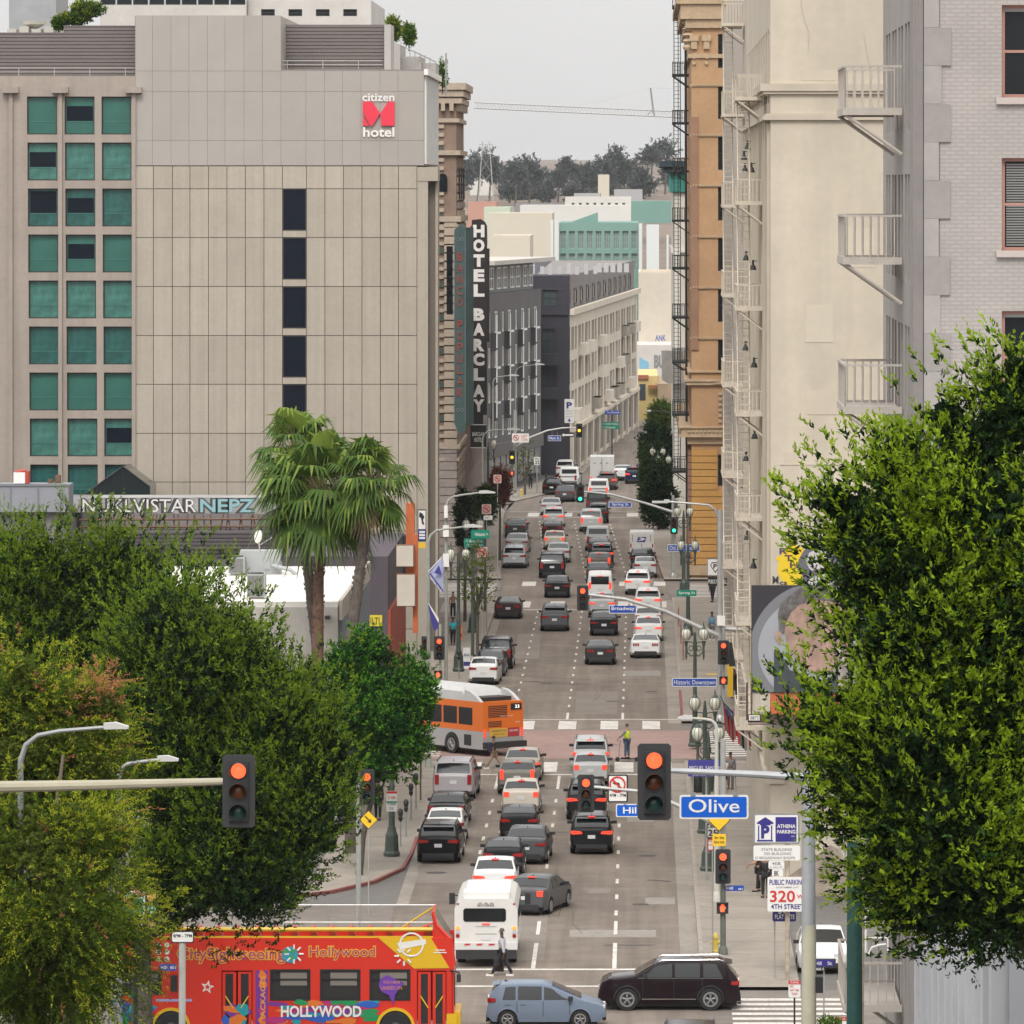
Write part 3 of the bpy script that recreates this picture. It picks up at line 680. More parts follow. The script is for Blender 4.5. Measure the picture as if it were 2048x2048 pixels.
# ---------------------------------------------------------------- low buildings on the left
t=T("low_shop_building","low white roofed shop building behind the palm trees","building",(-20,294,0))
mRoofW=M("white_roof_membrane",(.72,.69,.64),.8,noise=[(.3,.08),(2,.06)]);mOff=M("stained_offwhite",(.47,.44,.40),.9,noise=[(.5,.12),(3,.08)],streak=((1.5,1.5,.15),.12))
b=MB();b.box(-38,-13.7,294,325,0,9.9);b.build("wall",mOff,t)
b=MB();b.box(-37.7,-14.0,294.3,324.7,9.903,9.95);b.box(-38,-13.7,294,294.3,9.9,10.15);b.box(-14.0,-13.66,294.3,325,9.9,10.15);b.build("roof",mRoofW,t)
b=MB()
for k in range(14):b.box(-13.69,-13.45,295+k*2.1,295.5+k*2.1,.2,9.3)
each(b,"side_fin",M("blue_grey_fin",(.2,.22,.25),.7),t)
b=MB();b.box(-13.66,-13.5,294.2,325,9.3,10.2);b.build("side_fascia",M("fascia_pale",(.42,.38,.34),.8),t)
b=MB();b.box(px(650,293.8),px(660,293.8),293.6,293.99,pz(1237,294),pz(1231,294));b.build("wall_lamp",mDark,t)
def ac(U,V,Yl,zr,w,h,d,label,grille=True):
    x=px(U,Yl);o=T("air_conditioner",label,"air conditioner",(x,Yl,zr));b=MB();b.box(x-w/2,x+w/2,Yl,Yl+d,zr+.1,zr+h);b.box(x-w/2+.1,x+w/2-.1,Yl+.1,Yl+d-.1,zr,zr+.1)
    b.build("casing",M("ac_grey",(.33,.34,.33),.6,noise=[(2,.1)]),o)
    b=MB()
    for k in range(12):b.box(x-w/2+.06+k*(w-.12)/12,x-w/2+.06+(k+.55)*(w-.12)/12,Yl-.02,Yl-.003,zr+.15,zr+h-.08)
    b.build("grille",M("ac_slat",(.12,.12,.11),.6),o)
    b=MB();b.lathe((x,Yl+d/2,zr+h),[(w*.4,.003),(w*.38,.05)],16);b.build("fan",mDark,o)
ac(512,1196,299,9.95,.85,1.15,.9,"grey slatted air conditioner nearest the edge of the white roof")
ac(473,1145,317,9.95,.8,.9,.9,"grey air conditioner further back on the white roof, left of the metal cabinet")
b=MB();x=px(520,318);b.box(x-1,x+1,318,319.4,9.95,11.1);b.tube([(x+.6,317.8,10.4),(x+1.5,317.6,10.2),(x+1.8,317.6,9.96)],.1,8);b.box(x+.2,x+.5,317.95,318,10.2,10.7)
tag(b.build("metal_cabinet",M("cabinet_grey",(.36,.38,.38),.5),loc=(x,318,9.95)),"large grey metal cabinet with a duct on the white roof","roof plant")
t=T("satellite_dish","white satellite dish on a thin mast above the white roof","satellite dish",(px(520,316),316,11.1));x=px(520,316)
b=MB();b.lathe((0,0,0),[(.05,.0),(.2,.04),(.32,.11)],18,0,'y');b.v=[(x-.15+vx*.6+vy*.5,316+vy,11.9+vz+.2*vx)for vx,vy,vz in b.v];b.build("dish",mWhite,t)
b=MB();b.tube([(x,316.2,11.1),(x-.1,316.1,11.9)],.04,6);b.tube([(x,316,11.5),(x+.6,315.4,11.9)],.025,6);b.build("mast",mGal,t)

t=T("graffiti_building","low derelict building with a graffiti covered parapet sign in front of the hotel tower","building",(-22,356,0));Yq=356.0
b=MB();b.box(-38,-20,Yq,398,0,9.9);b.build("wall",M("dark_purple_wall",(.10,.085,.085),.9,noise=[(.4,.15)],streak=((1,1,6),.25)),t)
b=MB();xa,xb=px(120,Yq),px(560,Yq);zt=pz(997,Yq);zb=pz(1030,Yq)
b.prism([(xa,zb+.1),(xa+1.4,zt),(xb,zt),(xb,zb)],'y',Yq+1.0,Yq+4.2,0)
b.build("parapet_sign",M("sprayed_parapet",(.34,.33,.32),.85,noise=[(.8,.25),(5,.15)]),t)
b=MB();yl=Yq+.985
b.text("NUKLVISTAR",px(158,Yq),px(394,Yq),zb+.04,zt-.02,yl,2,.10);b.text("NEPZ",px(394,Yq),px(512,Yq),zb+.04,zt-.02,yl,2,.10)
b.text("NUKLVISTAR",px(162,Yq),px(390,Yq),zb+.1,zt-.08,yl-.02,0,.0);b.text("NEPZ",px(398,Yq),px(508,Yq),zb+.1,zt-.08,yl-.02,1,.02)
b.build("graffiti_lettering",[M("spray_white",(.72,.7,.68),.8),M("spray_blue",(.26,.46,.5),.8),M("spray_black",(.06,.06,.06),.8)],t)
b=MB();random.seed(5)
for k in range(34):
    x=xa+2+k*.35;b.tube([(x,Yq+.7,zb-1.3),(x+random.uniform(-.3,.3),Yq+.8,zb)],.04,4)
for z in(-.3,-.7,-1.15):b.tube([(xa+1,Yq+.6,zb+z),(xb,Yq+.6,zb+z+.05)],.06,5)
b.build("billboard_truss",M("rusty_steel",(.16,.09,.06),.9,noise=[(2,.3)]),t)
b=MB();b.box(-30.3,-20,Yq-2.6,Yq-2.4,0,pz(1060,Yq-2));b.box(-30.3,-20,Yq-2.66,Yq-2.601,pz(1098,Yq-2),pz(1062,Yq-2),0)
for k in range(7):b.box(-30.3,-20,Yq-2.72,Yq-2.665,pz(1112-k*7.5,Yq-2),pz(1109-k*7.5,Yq-2),1)
b.build("ribbed_fence",[M("violet_steel",(.13,.115,.12),.7,noise=[(.6,.2)]),M("violet_steel_dark",(.07,.06,.065),.7)],t)
t=T("corner_retail_building","small red and violet corner building with blank sign boxes beside the crossing","building",(-16,350,0));Yq=350.0
b=MB();b.box(-19.9,-13.6,Yq,374,0,9.0,0);b.box(-13.6,-13.45,Yq-.02,372,0,6.1,1);b.box(-13.6,-13.5,372.1,374,0,8.9,2);b.box(-19.8,-14.2,Yq-.06,Yq,0,5.2,3)
b.build("wall",[M("violet_wall",(.085,.07,.085),.85,noise=[(.5,.15)]),M("red_wall",(.33,.06,.035),.8,noise=[(.8,.2)]),M("blueblack_wall",(.03,.03,.045),.7),M("blue_wall",(.03,.04,.09),.8)],t)
b=MB();b.box(-14.9,-13.9,Yq-.12,Yq-.061,5.25,5.85);b.build("yellow_fascia",M("yellow_fascia_paint",(.62,.5,.03),.6),t)
b=MB();b.text("TILTI",-14.75,-14.05,5.35,5.72,Yq-.13,0,.01);b.build("fascia_lettering",mDark,t)
b=MB();b.box(px(811,Yq),px(828,Yq),Yq+.5,Yq+1.5,8,pz(1008,Yq));b.box(px(826,Yq),px(836,Yq),Yq-.3,Yq+.2,4.9,10.2)
b.build("orange_pylon",M("orange_paint",(.46,.115,.035),.7,noise=[(.7,.15)]),t)
for i,(v0,v1,u0,u1)in enumerate(((1088,1132,792,829),(1146,1211,793,832))):
    s_=T("sign_box",("upper blank cream sign box on the orange pylon" if i==0 else "lower and taller blank cream sign box on the orange pylon"),"sign",(px(810,Yq-.7),Yq-.7,pz(v1,Yq)))
    b=MB();b.box(px(u0,Yq-.7),px(u1,Yq-.7),Yq-.9,Yq-.4,pz(v1,Yq),pz(v0,Yq));b.build("case",M("sign_case_brown",(.2,.1,.06),.7),s_)
    b=MB();b.box(px(u0+1.5,Yq-.7),px(u1-2.5,Yq-.7),Yq-.95,Yq-.903,pz(v1-1.5,Yq),pz(v0+1.5,Yq));b.build("face_panel",M("blank_cream_sign",(.52,.48,.41),.6,noise=[(1,.1)]),s_)
s_=T("poster_panel","narrow poster panel with a black and white figure and violet text beside the orange pylon","sign",(px(843,395),395,14));Yp=395
b=MB();b.box(px(836,Yp),px(852,Yp),Yp,Yp+.2,pz(1083,Yp),pz(1019,Yp));b.build("frame",mDark,s_)
b=MB();b.box(px(837,Yp),px(851,Yp),Yp-.02,Yp-.003,pz(1058,Yp),pz(1021,Yp),0);b.box(px(837,Yp),px(851,Yp),Yp-.02,Yp-.003,pz(1080,Yp),pz(1059,Yp),1)
for k in range(3):b.box(px(838.5,Yp),px(850,Yp),Yp-.03,Yp-.021,pz(1066+6*k,Yp),pz(1062+6*k,Yp),0)
b.prism([(px(a,Yp),pz(c,Yp))for a,c in((839,1024),(845,1027),(849,1034),(846,1040),(849,1050),(844,1048),(842,1036),(838,1034))],'y',Yp-.03,Yp-.021,2)
b.box(px(837,Yp),px(851,Yp),Yp-.01,Yp,pz(1096,Yp),pz(1085,Yp),3);b.build("poster",[mWhS,mPurp,mBlk,mYel],s_)
t=T("storage_container","grey steel storage container on the far left roof line","container",(px(65,352),352,9.5));Yc=352
b=MB();b.box(px(-120,Yc),px(137,Yc),Yc,Yc+3,pz(1024,Yc),pz(970,Yc));b.build("body",M("container_grey",(.25,.26,.29),.6,noise=[(.8,.1)]),t)
b=MB()
for U in(20,75,120):b.box(px(U,Yc),px(U+2.5,Yc),Yc-.05,Yc-.003,pz(1020,Yc),pz(972,Yc))
b.box(px(-120,Yc),px(137,Yc),Yc-.06,Yc-.003,pz(972.4,Yc),pz(968,Yc));b.build("rib",M("container_rib",(.18,.19,.21),.6),t)
b=MB();b.box(-60,px(137,Yc),Yc+.5,Yc+20,0,pz(1024.5,Yc));tag(b.build("grey_workshop",M("workshop_grey",(.20,.19,.20),.9,noise=[(.4,.15)]),loc=(-35,Yc,0)),"plain grey workshop wall under the storage container at far left","building")
t=T("roof_machine","red and white machine standing on the container roof","machine",(px(42,353),353,pz(968,353)))
b=MB();b.box(px(27,353),px(50,353),353,354,pz(967,353),pz(945,353));b.build("white_case",mWhite,t);b=MB();b.box(px(50.3,353),px(57,353),353,354,pz(967,353),pz(943,353));b.tube([at(30,944,353.2),at(52,941,353.2)],.1,8);b.build("red_guard",M("machine_red",(.4,.05,.03),.5),t)
for U,lab in((101,"left rusty steel post beside the graffiti sign"),(116,"right and taller rusty steel post beside the graffiti sign")):
    b=MB();b.tube([(px(U,354),354,0),(px(U,354),354,pz(958 if U==101 else 950,354))],.16,8);tag(b.build("steel_post",M("rusty_steel",(0,0,0)),loc=(px(U,354),354,0)),lab,"post")
# ---------------------------------------------------------------- right side of the street
def fire_escape(label,xf,y0,y1,levels,mat,proj=1.2,ladder=True,group=None,drop=None,dup_rail=.95):
    """balconies on a wall x=xf, projecting toward -x, between y0..y1"""
    t=T("fire_escape",label,"fire escape",(xf,y0,0 if drop is None else drop),group)
    lastz=None
    for z in levels:
        b=MB();b.box(xf-proj,xf-.02,y0,y1,z-.09,z-.03);b.box(xf-proj,xf,y0-.04,y0,z-.14,z+.02);b.box(xf-proj,xf,y1,y1+.04,z-.14,z+.02);b.box(xf-proj-.04,xf-proj,y0,y1,z-.14,z+.02)
        b.build("platform",mat,t)
        b=MB()
        for y in(y0,y1):
            b.box(xf-proj,xf,y-.025,y+.025,z+dup_rail-.05,z+dup_rail)
            for k in range(7):x=xf-proj+proj*k/7;b.box(x,x+.028,y-.014,y+.014,z+.02,z+dup_rail-.05)
        b.box(xf-proj-.03,xf-proj+.03,y0,y1,z+dup_rail-.05,z+dup_rail)
        ny=int((y1-y0)/.35)
        for k in range(ny+1):y=y0+(y1-y0)*k/ny;b.box(xf-proj-.012,xf-proj+.012,y-.014,y+.014,z+.02,z+dup_rail-.05)
        b.build("railing",mat,t)
        b=MB()
        for y in(y0+.05,y1-.05):b.tube([(xf-proj,y,z-.12),(xf,y,z-1.0)],.045,6)
        b.build("bracket",mat,t)
        if ladder and lastz is not None:
            b=MB();ya,yb_=y0+.8,y1-.8;xs=xf-proj*.72
            for xx_ in(xs-.25,xs+.25):b.tube([(xx_,ya,lastz),(xx_,yb_,z)],.035,5)
            n=int((z-lastz)/.3)
            for k in range(1,n):f_=k/n;b.box(xs-.25,xs+.25,ya+(yb_-ya)*f_-.08,ya+(yb_-ya)*f_+.08,lastz+(z-lastz)*f_-.015,lastz+(z-lastz)*f_+.015)
            b.build("stair",mat,t)
        lastz=z
    return t
# pale brick building, near right
X1=5.75;Y1=136.0;g1=10.3
t=T("pale_brick_building","pale painted brick building with grey corner quoins at the right edge","building",(12,Y1,g1-6))
mPB=brickM("pale_painted_brick",(.395,.362,.338),(.365,.335,.312),(.33,.30,.28),.24,.085,'xz')
mQ=M("quoin_grey",(.29,.265,.25),.85,noise=[(.8,.08),(5,.06)]);mQ2=M("quoin_grey_light",(.335,.31,.29),.85,noise=[(.8,.08),(5,.06)])
xq=px(1880,Y1);H1=36.5
hs_=[]
for V in(316,10,622,928,1234):hs_.append((px(1999,Y1)-xq+.05,px(2090,Y1)-xq,pz(V+185,Y1)-4.3,pz(V,Y1)-4.3))
b=MB();facade(b,(xq,Y1,4.3),*SOUTH,14,H1-4.3,hs_,.3,0,1);b.build("brick_wall",[mPB,M("salmon_reveal",(.42,.22,.17),.8)],t)
mWF=M("salmon_frame",(.40,.21,.165),.7);mSill=M("pale_sill",(.46,.40,.36),.8,noise=[(2,.08)])
for i,h in enumerate(hs_):
    w=window(t,(xq,Y1,4.3),*SOUTH,h,.2,mWF,mGlass,(0,1),.07,mSill)
    bl=MB();W2,H2=h[1]-h[0],h[3]-h[2]
    if i==0:
        for k in range(32):bl.box(.1,W2-.1,.02-.055,.02-.035,.1+k*(H2-.2)/32,.1+(k+.62)*(H2-.2)/32)
        bl.build("slat_blind",M("blind_slat",(.20,.20,.19),.6)).parent=w
    else:
        bl.box(.07,W2-.07,-.03,-.004,H2*.93,H2-.07);bl.build("rolled_blind",M("blind_pale",(.3,.3,.28),.6)).parent=w
b=MB();random.seed(2)
z=4.3;k=0
while z<H1:
    w=xq+(.0 if k%2 else.22)+random.uniform(-.03,.03);b.box(X1+.18,w,Y1-.05,Y1+.02,z,min(z+.795,H1),k%2);z+=.8;k+=1
b.box(X1+.0,X1+.17,Y1+.1,Y1+.4,4.3,H1,0);b.box(X1-.03,X1+.05,Y1+.05,Y1+2.2,4.3,H1,0)
b.box(X1+.18,xq+.01,Y1+.02,Y1+.3,4.3,H1,0)
b.build("quoin",[mQ,mQ2],t)
holesW=[]
yw0=2.3
for lv in range(10):
    zt=30.3-4.3+2.2+3.27-lv*3.27
    for k in range(4):holesW.append((yw0+.5+k*3.6,yw0+1.6+k*3.6,zt-2.3,zt));holesW.append((yw0+2.0+k*3.6,yw0+3.1+k*3.6,zt-2.3,zt))
b=MB();facade(b,(X1,Y1,4.3),*WESTF,18,H1-4.3,holesW,.3);b.face([(X1,Y1+18,0),(24,Y1+18,0),(24,Y1+18,H1),(X1,Y1+18,H1)]);b.face([(X1,Y1,H1),(24,Y1,H1),(24,Y1+18,H1),(X1,Y1+18,H1)])
b.build("side_wall",M("side_pinkgrey",(.335,.31,.29),.85,noise=[(.5,.08),(4,.06)]),t)
for h in holesW:window(t,(X1,Y1,4.3),*WESTF,h,.25,mGrey,mGlass,(0,2),.08)
mFE=M("pale_steel",(.50,.45,.40),.6,noise=[(2,.12)])
fire_escape("near pale steel fire escape with seven balconies on the grey quoined building",X1-.03,142.2,146.6,[30.67-3.27*k for k in range(7)][::-1],mFE,1.25,ladder=False,drop=8)
# lower white grey wing, nearest right
t=T("white_pilaster_building","white grey low building with pilasters and tall windows at the bottom right corner","building",(7,104,7))
b=MB();hs_=[(1.2+k*2.6,2.7+k*2.6,1+j*3.9,3.6+j*3.9)for k in range(12)for j in range(3)]
facade(b,(5.9,104,7),*WESTF,31.7,14.5,hs_,.35);b.face([(5.9,104,21.5),(24,104,21.5),(24,135.7,21.5),(5.9,135.7,21.5)]);b.face([(5.9,104,7),(24,104,7),(24,104,21.5),(5.9,104,21.5)])
b.build("wall",M("cool_white_wall",(.42,.43,.46),.8,noise=[(.5,.08)]),t)
for h in hs_:window(t,(5.9,104,7),*WESTF,h,.3,mWhite,mGlass,(0,2),.06)
b=MB()
for k in range(12):b.box(5.62,5.899,104.1+k*2.6,104.9+k*2.6,7,21)
b.box(5.5,5.899,104,135.7,21,21.6);b.build("pilaster",M("cool_white_trim",(.5,.51,.53),.75,noise=[(1,.06)]),t)

# big cream party wall building with two billboards worth of blank wall
X2=5.3;Y2_=265.0
t=T("cream_blank_wall_building","tall cream building with a huge blank side wall and a moulded band","building",(14,Y2_,0))
mCW=M("cream_wall",(.515,.455,.362),.85,noise=[(.12,.08),(.6,.06),(3,.04)],streak=((.7,.7,.05),.08))
mCT=M("cream_trim",(.46,.405,.325),.8,noise=[(.8,.08)])
b=MB();hs_=[(3.6+k*3.9,5.4+k*3.9,5.6+j*4.47,8.6+j*4.47)for k in range(14)for j in range(7)]
facade(b,(X2,Y2_,0),*WESTF,60,42,hs_,.4);solid(b,X2,40,Y2_,325,0,42,skip="W");b.build("wall",mCW,t)
for h in hs_:window(t,(X2,Y2_,0),*WESTF,h,.3,mCT,mGlass2,(1,1),.12)
b=MB()
for zc,pr,hh in((pz(182,Y2_),.42,.3),(pz(188,Y2_),.28,.12),(pz(240,Y2_),.3,.18),(pz(233,Y2_),.2,.12),(4.6,.3,.5)):
    b.box(X2-pr,12.2 if zc>10 else 5.9,Y2_-pr*.5,325,zc,zc+hh)
for k in range(8):b.box(X2-.14,X2-.003,Y2_+.3+k*.4,Y2_+.5+k*.4,5,31.5)
for k in range(15):b.box(X2-.2,X2-.003,Y2_+2.9+k*3.9-.6,Y2_+2.9+k*3.9+.3,5,31.8)
b.box(px(1700,Y2_),px(1768,Y2_),Y2_-.05,Y2_-.003,pz(720,Y2_),pz(718,Y2_));b.box(px(1560,Y2_),px(1764,Y2_),Y2_-.03,Y2_-.003,pz(930,Y2_),pz(929,Y2_))
b.build("moulding",mCT,t)
b=MB();b.prism([(px(1555,265),0),(px(1790,265),0),(px(1790,265),1.9),(px(1720,265),1.5),(px(1660,265),2.1),(px(1610,265),1.3),(px(1555,265),.5)],'y',Y2_-.03,Y2_-.003);b.build("dirty_plinth",M("stained_plinth",(.30,.25,.2),.9,noise=[(1.5,.3)]),t)
fire_escape("cream fire escape on the near front of the cream building",X2-.1,273.5,278.5,[6.2,10.6,15.0,19.4,23.85,28.3,32.7][:],M("cream_steel",(.60,.53,.43),.6,noise=[(2,.1)]),1.15)
b=MB();random.seed(31)
for k in range(9):
    x=random.uniform(5.8,10.5);z=random.uniform(14,40);w=random.uniform(.5,2.2);h=random.uniform(.25,1.6);b.box(x,x+w,Y2_-.006-.002*k,Y2_+.05,z,z+h,k%2)
each(b,"repaint_patch",[M("repaint_a",(.502,.442,.352),.85,noise=[(1,.06)]),M("repaint_b",(.527,.468,.375),.85,noise=[(1,.06)])],t)
b=MB()
for k in range(3):
    x=random.uniform(5.6,11);z=random.uniform(10,40)
    for _ in range(5):x2=x+random.uniform(-.18,.18);z2=z-random.uniform(.3,.9);b.face([(x,Y2_-.03,z),(x+.018,Y2_-.03,z),(x2+.018,Y2_-.03,z2),(x2,Y2_-.03,z2)]);x,z=x2,z2
b.build("wall_crack",M("crack",(.40,.35,.28),.9),t)
t=T("further_cream_building","narrow seen cream building beyond the crossing with many balconies","building",(14,350,0))
b=MB();hs_=[(2+k*4.2,4.2+k*4.2,5.6+j*5.0,9.0+j*5.0)for k in range(24)for j in range(6)]
facade(b,(5.75,350,0),*WESTF,105,41,hs_,.4);solid(b,5.75,40,350,455,0,41,skip="W");b.build("wall",M("cream_grey_wall",(.50,.44,.37),.85,noise=[(.3,.08),(3,.06)]),t)
for h in hs_[:96]:window(t,(5.75,350,0),*WESTF,h,.3,mCT,mGlass2,(1,1),.14)
fire_escape("cream fire escape further down the street with tall balcony cages",5.7,358,365,[3.0,8.0,13.0,18.0,22.95,27.9,32.9,37.9],M("cream_steel",(.6,.53,.43)),1.15,dup_rail=1.3)
for i,(U,V)in enumerate([(1495,300),(1488,320),(1503,345),(1490,345),(1506,540),(1492,521),(1508,735),(1491,701),(1509,878),(1492,922),(1507,1137),(1494,1080)]):
    if i>11:break
    Yl=284 if i%2==0 else 300;p=at(U,V,Yl);p.x=X2-.25-.0
    p=Vector((X2-.35,F*(X2-.35)/(U-UX),0));p.z=CH-(V-VH)*p.y/F
    b=MB();b.lathe(p,[(.02,.45),(.05,.42),(.05,.25),(.1,.2),(.16,0)],10);b.tube([p+Vector((0,0,.4)),p+Vector((.33,0,.4))],.02,5)
    tag(b.build("bell_lamp",mDark,loc=p),"small dark bell shaped lamp on the cream facade","lamp","bell lamps on the cream facade")
# billboard
Yb=261.5
t=T("billboard","large billboard with a dark haired head on a grey circle, half hidden by leaves","billboard",(px(1600,Yb),Yb,pz(1440,Yb)))
b=MB();b.box(px(1503,Yb),px(1735,Yb),Yb,Yb+.35,pz(1385,Yb),pz(1171,Yb));b.build("panel",M("billboard_black",(.022,.02,.026),.6),t)
def P2(U,V):return(px(U,Yb),pz(V,Yb))
b=MB();yl=Yb-.012
circ=[(1640+142*cos(a),1306+142*sin(a))for a in[2*pi*k/64 for k in range(64)]]
circ=[P2(max(u_,1504),min(max(v_,1172),1384))for u_,v_ in circ];b.prism(circ,'y',yl,yl+.009,0)
c2=[P2(max(1640+124*cos(a),1504),min(max(1300+112*sin(a),1172),1384))for a in[2*pi*k/64 for k in range(64)]];b.prism(c2,'y',yl-.006,yl-.001,1)
face=[(1566,1245),(1578,1215),(1600,1196),(1640,1188),(1690,1200),(1705,1260),(1690,1330),(1640,1350),(1598,1330),(1574,1290)];b.prism([P2(*p)for p in face],'y',yl-.02,yl-.008,2)
hair=[(1558,1262),(1556,1225),(1563,1205),(1580,1190),(1600,1176),(1650,1172),(1700,1180),(1715,1215),(1680,1206),(1640,1200),(1600,1208),(1582,1225),(1572,1245),(1568,1268)];b.prism([P2(*p)for p in hair],'y',yl-.03,yl-.021,3)
ear=[(1552,1262),(1562,1264),(1565,1280),(1558,1290),(1550,1276)];b.prism([P2(*p)for p in ear],'y',yl-.03,yl-.021,2)
coat=[(1548,1300),(1556,1296),(1580,1340),(1640,1362),(1700,1340),(1725,1384),(1548,1384)];b.prism([P2(*p)for p in coat],'y',yl-.036,yl-.023,4)
b.build("poster_image",[M("poster_grey_dark",(.16,.165,.18),.6),M("poster_grey",(.30,.31,.335),.6,noise=[(.4,.1)]),M("poster_skin",(.33,.215,.17),.6,noise=[(1.2,.3),(5,.2)]),M("poster_hair",(.11,.10,.095),.7,noise=[(4,.7)]),M("poster_coat",(.04,.05,.055),.7,noise=[(2,.3)])],t)
b=MB()
for k in range(14):
    b.box(px(1504+k*2.6,Yb),px(1506.0+k*2.6,Yb),Yb+.05,Yb+.2,pz(1423,Yb),pz(1386,Yb),0)
for k in range(9):b.box(px(1541+k*15.4,Yb),px(1555+k*15.4,Yb),Yb+.05,Yb+.2,pz(1430,Yb),pz(1386,Yb),1)
b.build("slat_panel",[M("cream_slat",(.52,.46,.38),.7),M("orange_slat",(.48,.12,.04),.7,noise=[(1,.1)])],t)
b=MB();b.box(px(1496,Yb),px(1640,Yb),Yb-.1,Yb+.9,pz(1445,Yb),pz(1432,Yb));b.box(px(1492,Yb),px(1496,Yb),Yb-.1,Yb,pz(1440,Yb),pz(1365,Yb));b.box(px(1496,Yb),px(1600,Yb),Yb-.1,Yb,pz(1449,Yb),pz(1447,Yb))
b.box(px(1502,Yb),px(1503,Yb)+.03,Yb-.1,Yb,pz(1432,Yb),pz(1366,Yb));b.box(px(1540,Yb),px(1720,Yb),Yb+.4,265,pz(1432,Yb),pz(1427,Yb));b.build("catwalk",M("brown_steel",(.07,.04,.03),.8),t)
b=MB();b.box(px(1498,Yb),px(1519,Yb),Yb-.2,Yb-.12,pz(1440,Yb),pz(1430,Yb),0);b.text("0873",px(1500,Yb),px(1517,Yb),pz(1438.5,Yb),pz(1431.5,Yb),Yb-.21,1,.01);b.build("number_plate",[mWhS,mBlk],t)
# spray painted wall marks
Yg=Y2_
b=MB();el=[(px(1588+32*cos(a)*(1+.06*sin(3*a)),Yg),pz(1132+42*sin(a),Yg))for a in[2*pi*k/40 for k in range(40)]];b.prism(el,'y',Yg-.012,Yg-.002,0)
b.disc((px(1557,Yg),Yg-.01,pz(1117,Yg)),.1,'y',14,.008,0)
for ch,U,V,r in(("R",1566,1102,.4),("T",1576,1116,.3),("H",1587,1130,.2)):
    b.text(ch,px(U-7,Yg),px(U+9,Yg),pz(V+6,Yg),pz(V-6,Yg),Yg-.03,1,.02)
b.text("M",px(1545,Yg),px(1557,Yg),pz(1167,Yg),pz(1152,Yg),Yg-.03,2,.03);b.text("cs",px(1559,Yg),px(1574,Yg),pz(1170,Yg),pz(1163,Yg),Yg-.03,2,.02)
b.prism([(px(a,Yg),pz(c,Yg))for a,c in((1626,1092),(1608,1100),(1597,1120),(1595,1140),(1606,1152),(1600,1172),(1650,1172),(1690,1150),(1690,1100))],'y',Yg-.02,Yg-.013,3)
b.prism([(px(a,Yg),pz(c,Yg))for a,c in((1636,1096),(1618,1106),(1612,1124),(1620,1140),(1642,1142),(1660,1128),(1664,1100))],'y',Yg-.028,Yg-.021,4)
b.prism([(px(a,Yg),pz(c,Yg))for a,c in((1613,1162),(1640,1148),(1680,1146),(1690,1172),(1612,1172))],'y',Yg-.028,Yg-.021,4)
tag(b.build("wall_graffiti",[M("spray_yellow",(.72,.50,.02),.8),M("spray_violet_dark",(.06,.045,.07),.8),M("spray_black",(.06,.06,.06)),M("spray_slate",(.12,.12,.15),.8),M("spray_pale",(.50,.48,.47),.8)],loc=(px(1600,Yg),Yg,pz(1172,Yg))),"yellow oval and grey spray painted graffiti above the billboard","graffiti")

# ornate orange brick tower at the second crossing
Y=478.0;XO=3.75
t=T("ornate_orange_building","ornate orange and yellow brick tower with carved cornice at the far right corner","building",(10,Y,0))
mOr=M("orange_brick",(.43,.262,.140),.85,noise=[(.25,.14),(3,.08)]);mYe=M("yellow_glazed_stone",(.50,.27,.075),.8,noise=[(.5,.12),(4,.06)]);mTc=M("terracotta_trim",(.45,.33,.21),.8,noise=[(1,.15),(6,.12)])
hs_=[]
for V in(-34,68,170,272,373,474,576,677):
    hs_.append((px(1436,Y)-XO,px(1465,Y)-XO,pz(V+68,Y),pz(V,Y)))
    hs_.append((px(1490,Y)-XO,px(1520,Y)-XO,pz(V+68,Y),pz(V,Y)))
hs_.append((px(1444,Y)-XO,px(1465,Y)-XO,pz(842,Y),pz(787,Y)));hs_.append((px(1436,Y)-XO,px(1465,Y)-XO,pz(972,Y),pz(909,Y)))
b=MB();facade(b,(XO,Y,0),*SOUTH,14,42,hs_,.35)
hw=[(2.5+k*5.2,4.6+k*5.2,8+j*3.73,10.4+j*3.73)for k in range(10)for j in range(8)]
facade(b,(XO,Y,0),*WESTF,55,42,hw,.35,0);solid(b,XO,XO+14,Y,Y+55,0,42,skip="SW");b.build("wall",mOr,t)
for h in hs_:window(t,(XO,Y,0),*SOUTH,h,.25,mDark,mGlass,(0,1),.08)
for h in hw:window(t,(XO,Y,0),*WESTF,h,.25,mDark,mGlass,(0,1),.14)
b=MB();b.box(XO-.02,XO+.5,Y-.12,Y-.003,pz(700,Y),34,0)
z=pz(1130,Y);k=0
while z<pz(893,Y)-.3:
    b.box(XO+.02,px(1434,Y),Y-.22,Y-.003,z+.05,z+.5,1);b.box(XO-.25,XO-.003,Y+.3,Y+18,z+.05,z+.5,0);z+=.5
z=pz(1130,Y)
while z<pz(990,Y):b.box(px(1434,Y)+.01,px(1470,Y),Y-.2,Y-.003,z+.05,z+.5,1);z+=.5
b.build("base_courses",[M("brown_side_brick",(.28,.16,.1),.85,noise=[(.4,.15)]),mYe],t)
b=MB()
for V in(170,270,371,473,575,676):
    b.box(XO-.1,XO+2.6,Y-.1,Y-.003,pz(V+3,Y),pz(V-1,Y))
    for k in range(12):b.box(XO+.1+k*.2,XO+.2+k*.2,Y-.16,Y-.101,pz(V+1,Y),pz(V-3,Y))
for V0,V1,pr in((868,856,.75),(874,868,.9),(856,853,.95),(763,758,.55),(770,764,.4),(745,741,.3),(888,874,.3),(38,8,.8),(8,-6,1.15),(56,38,.45),(116,108,.25),(1150,1130,.3)):
    b.box(XO-pr,XO+9 if V1<600 else px(1450,Y),Y-pr*.6,Y+50,pz(V0,Y),pz(V1,Y))
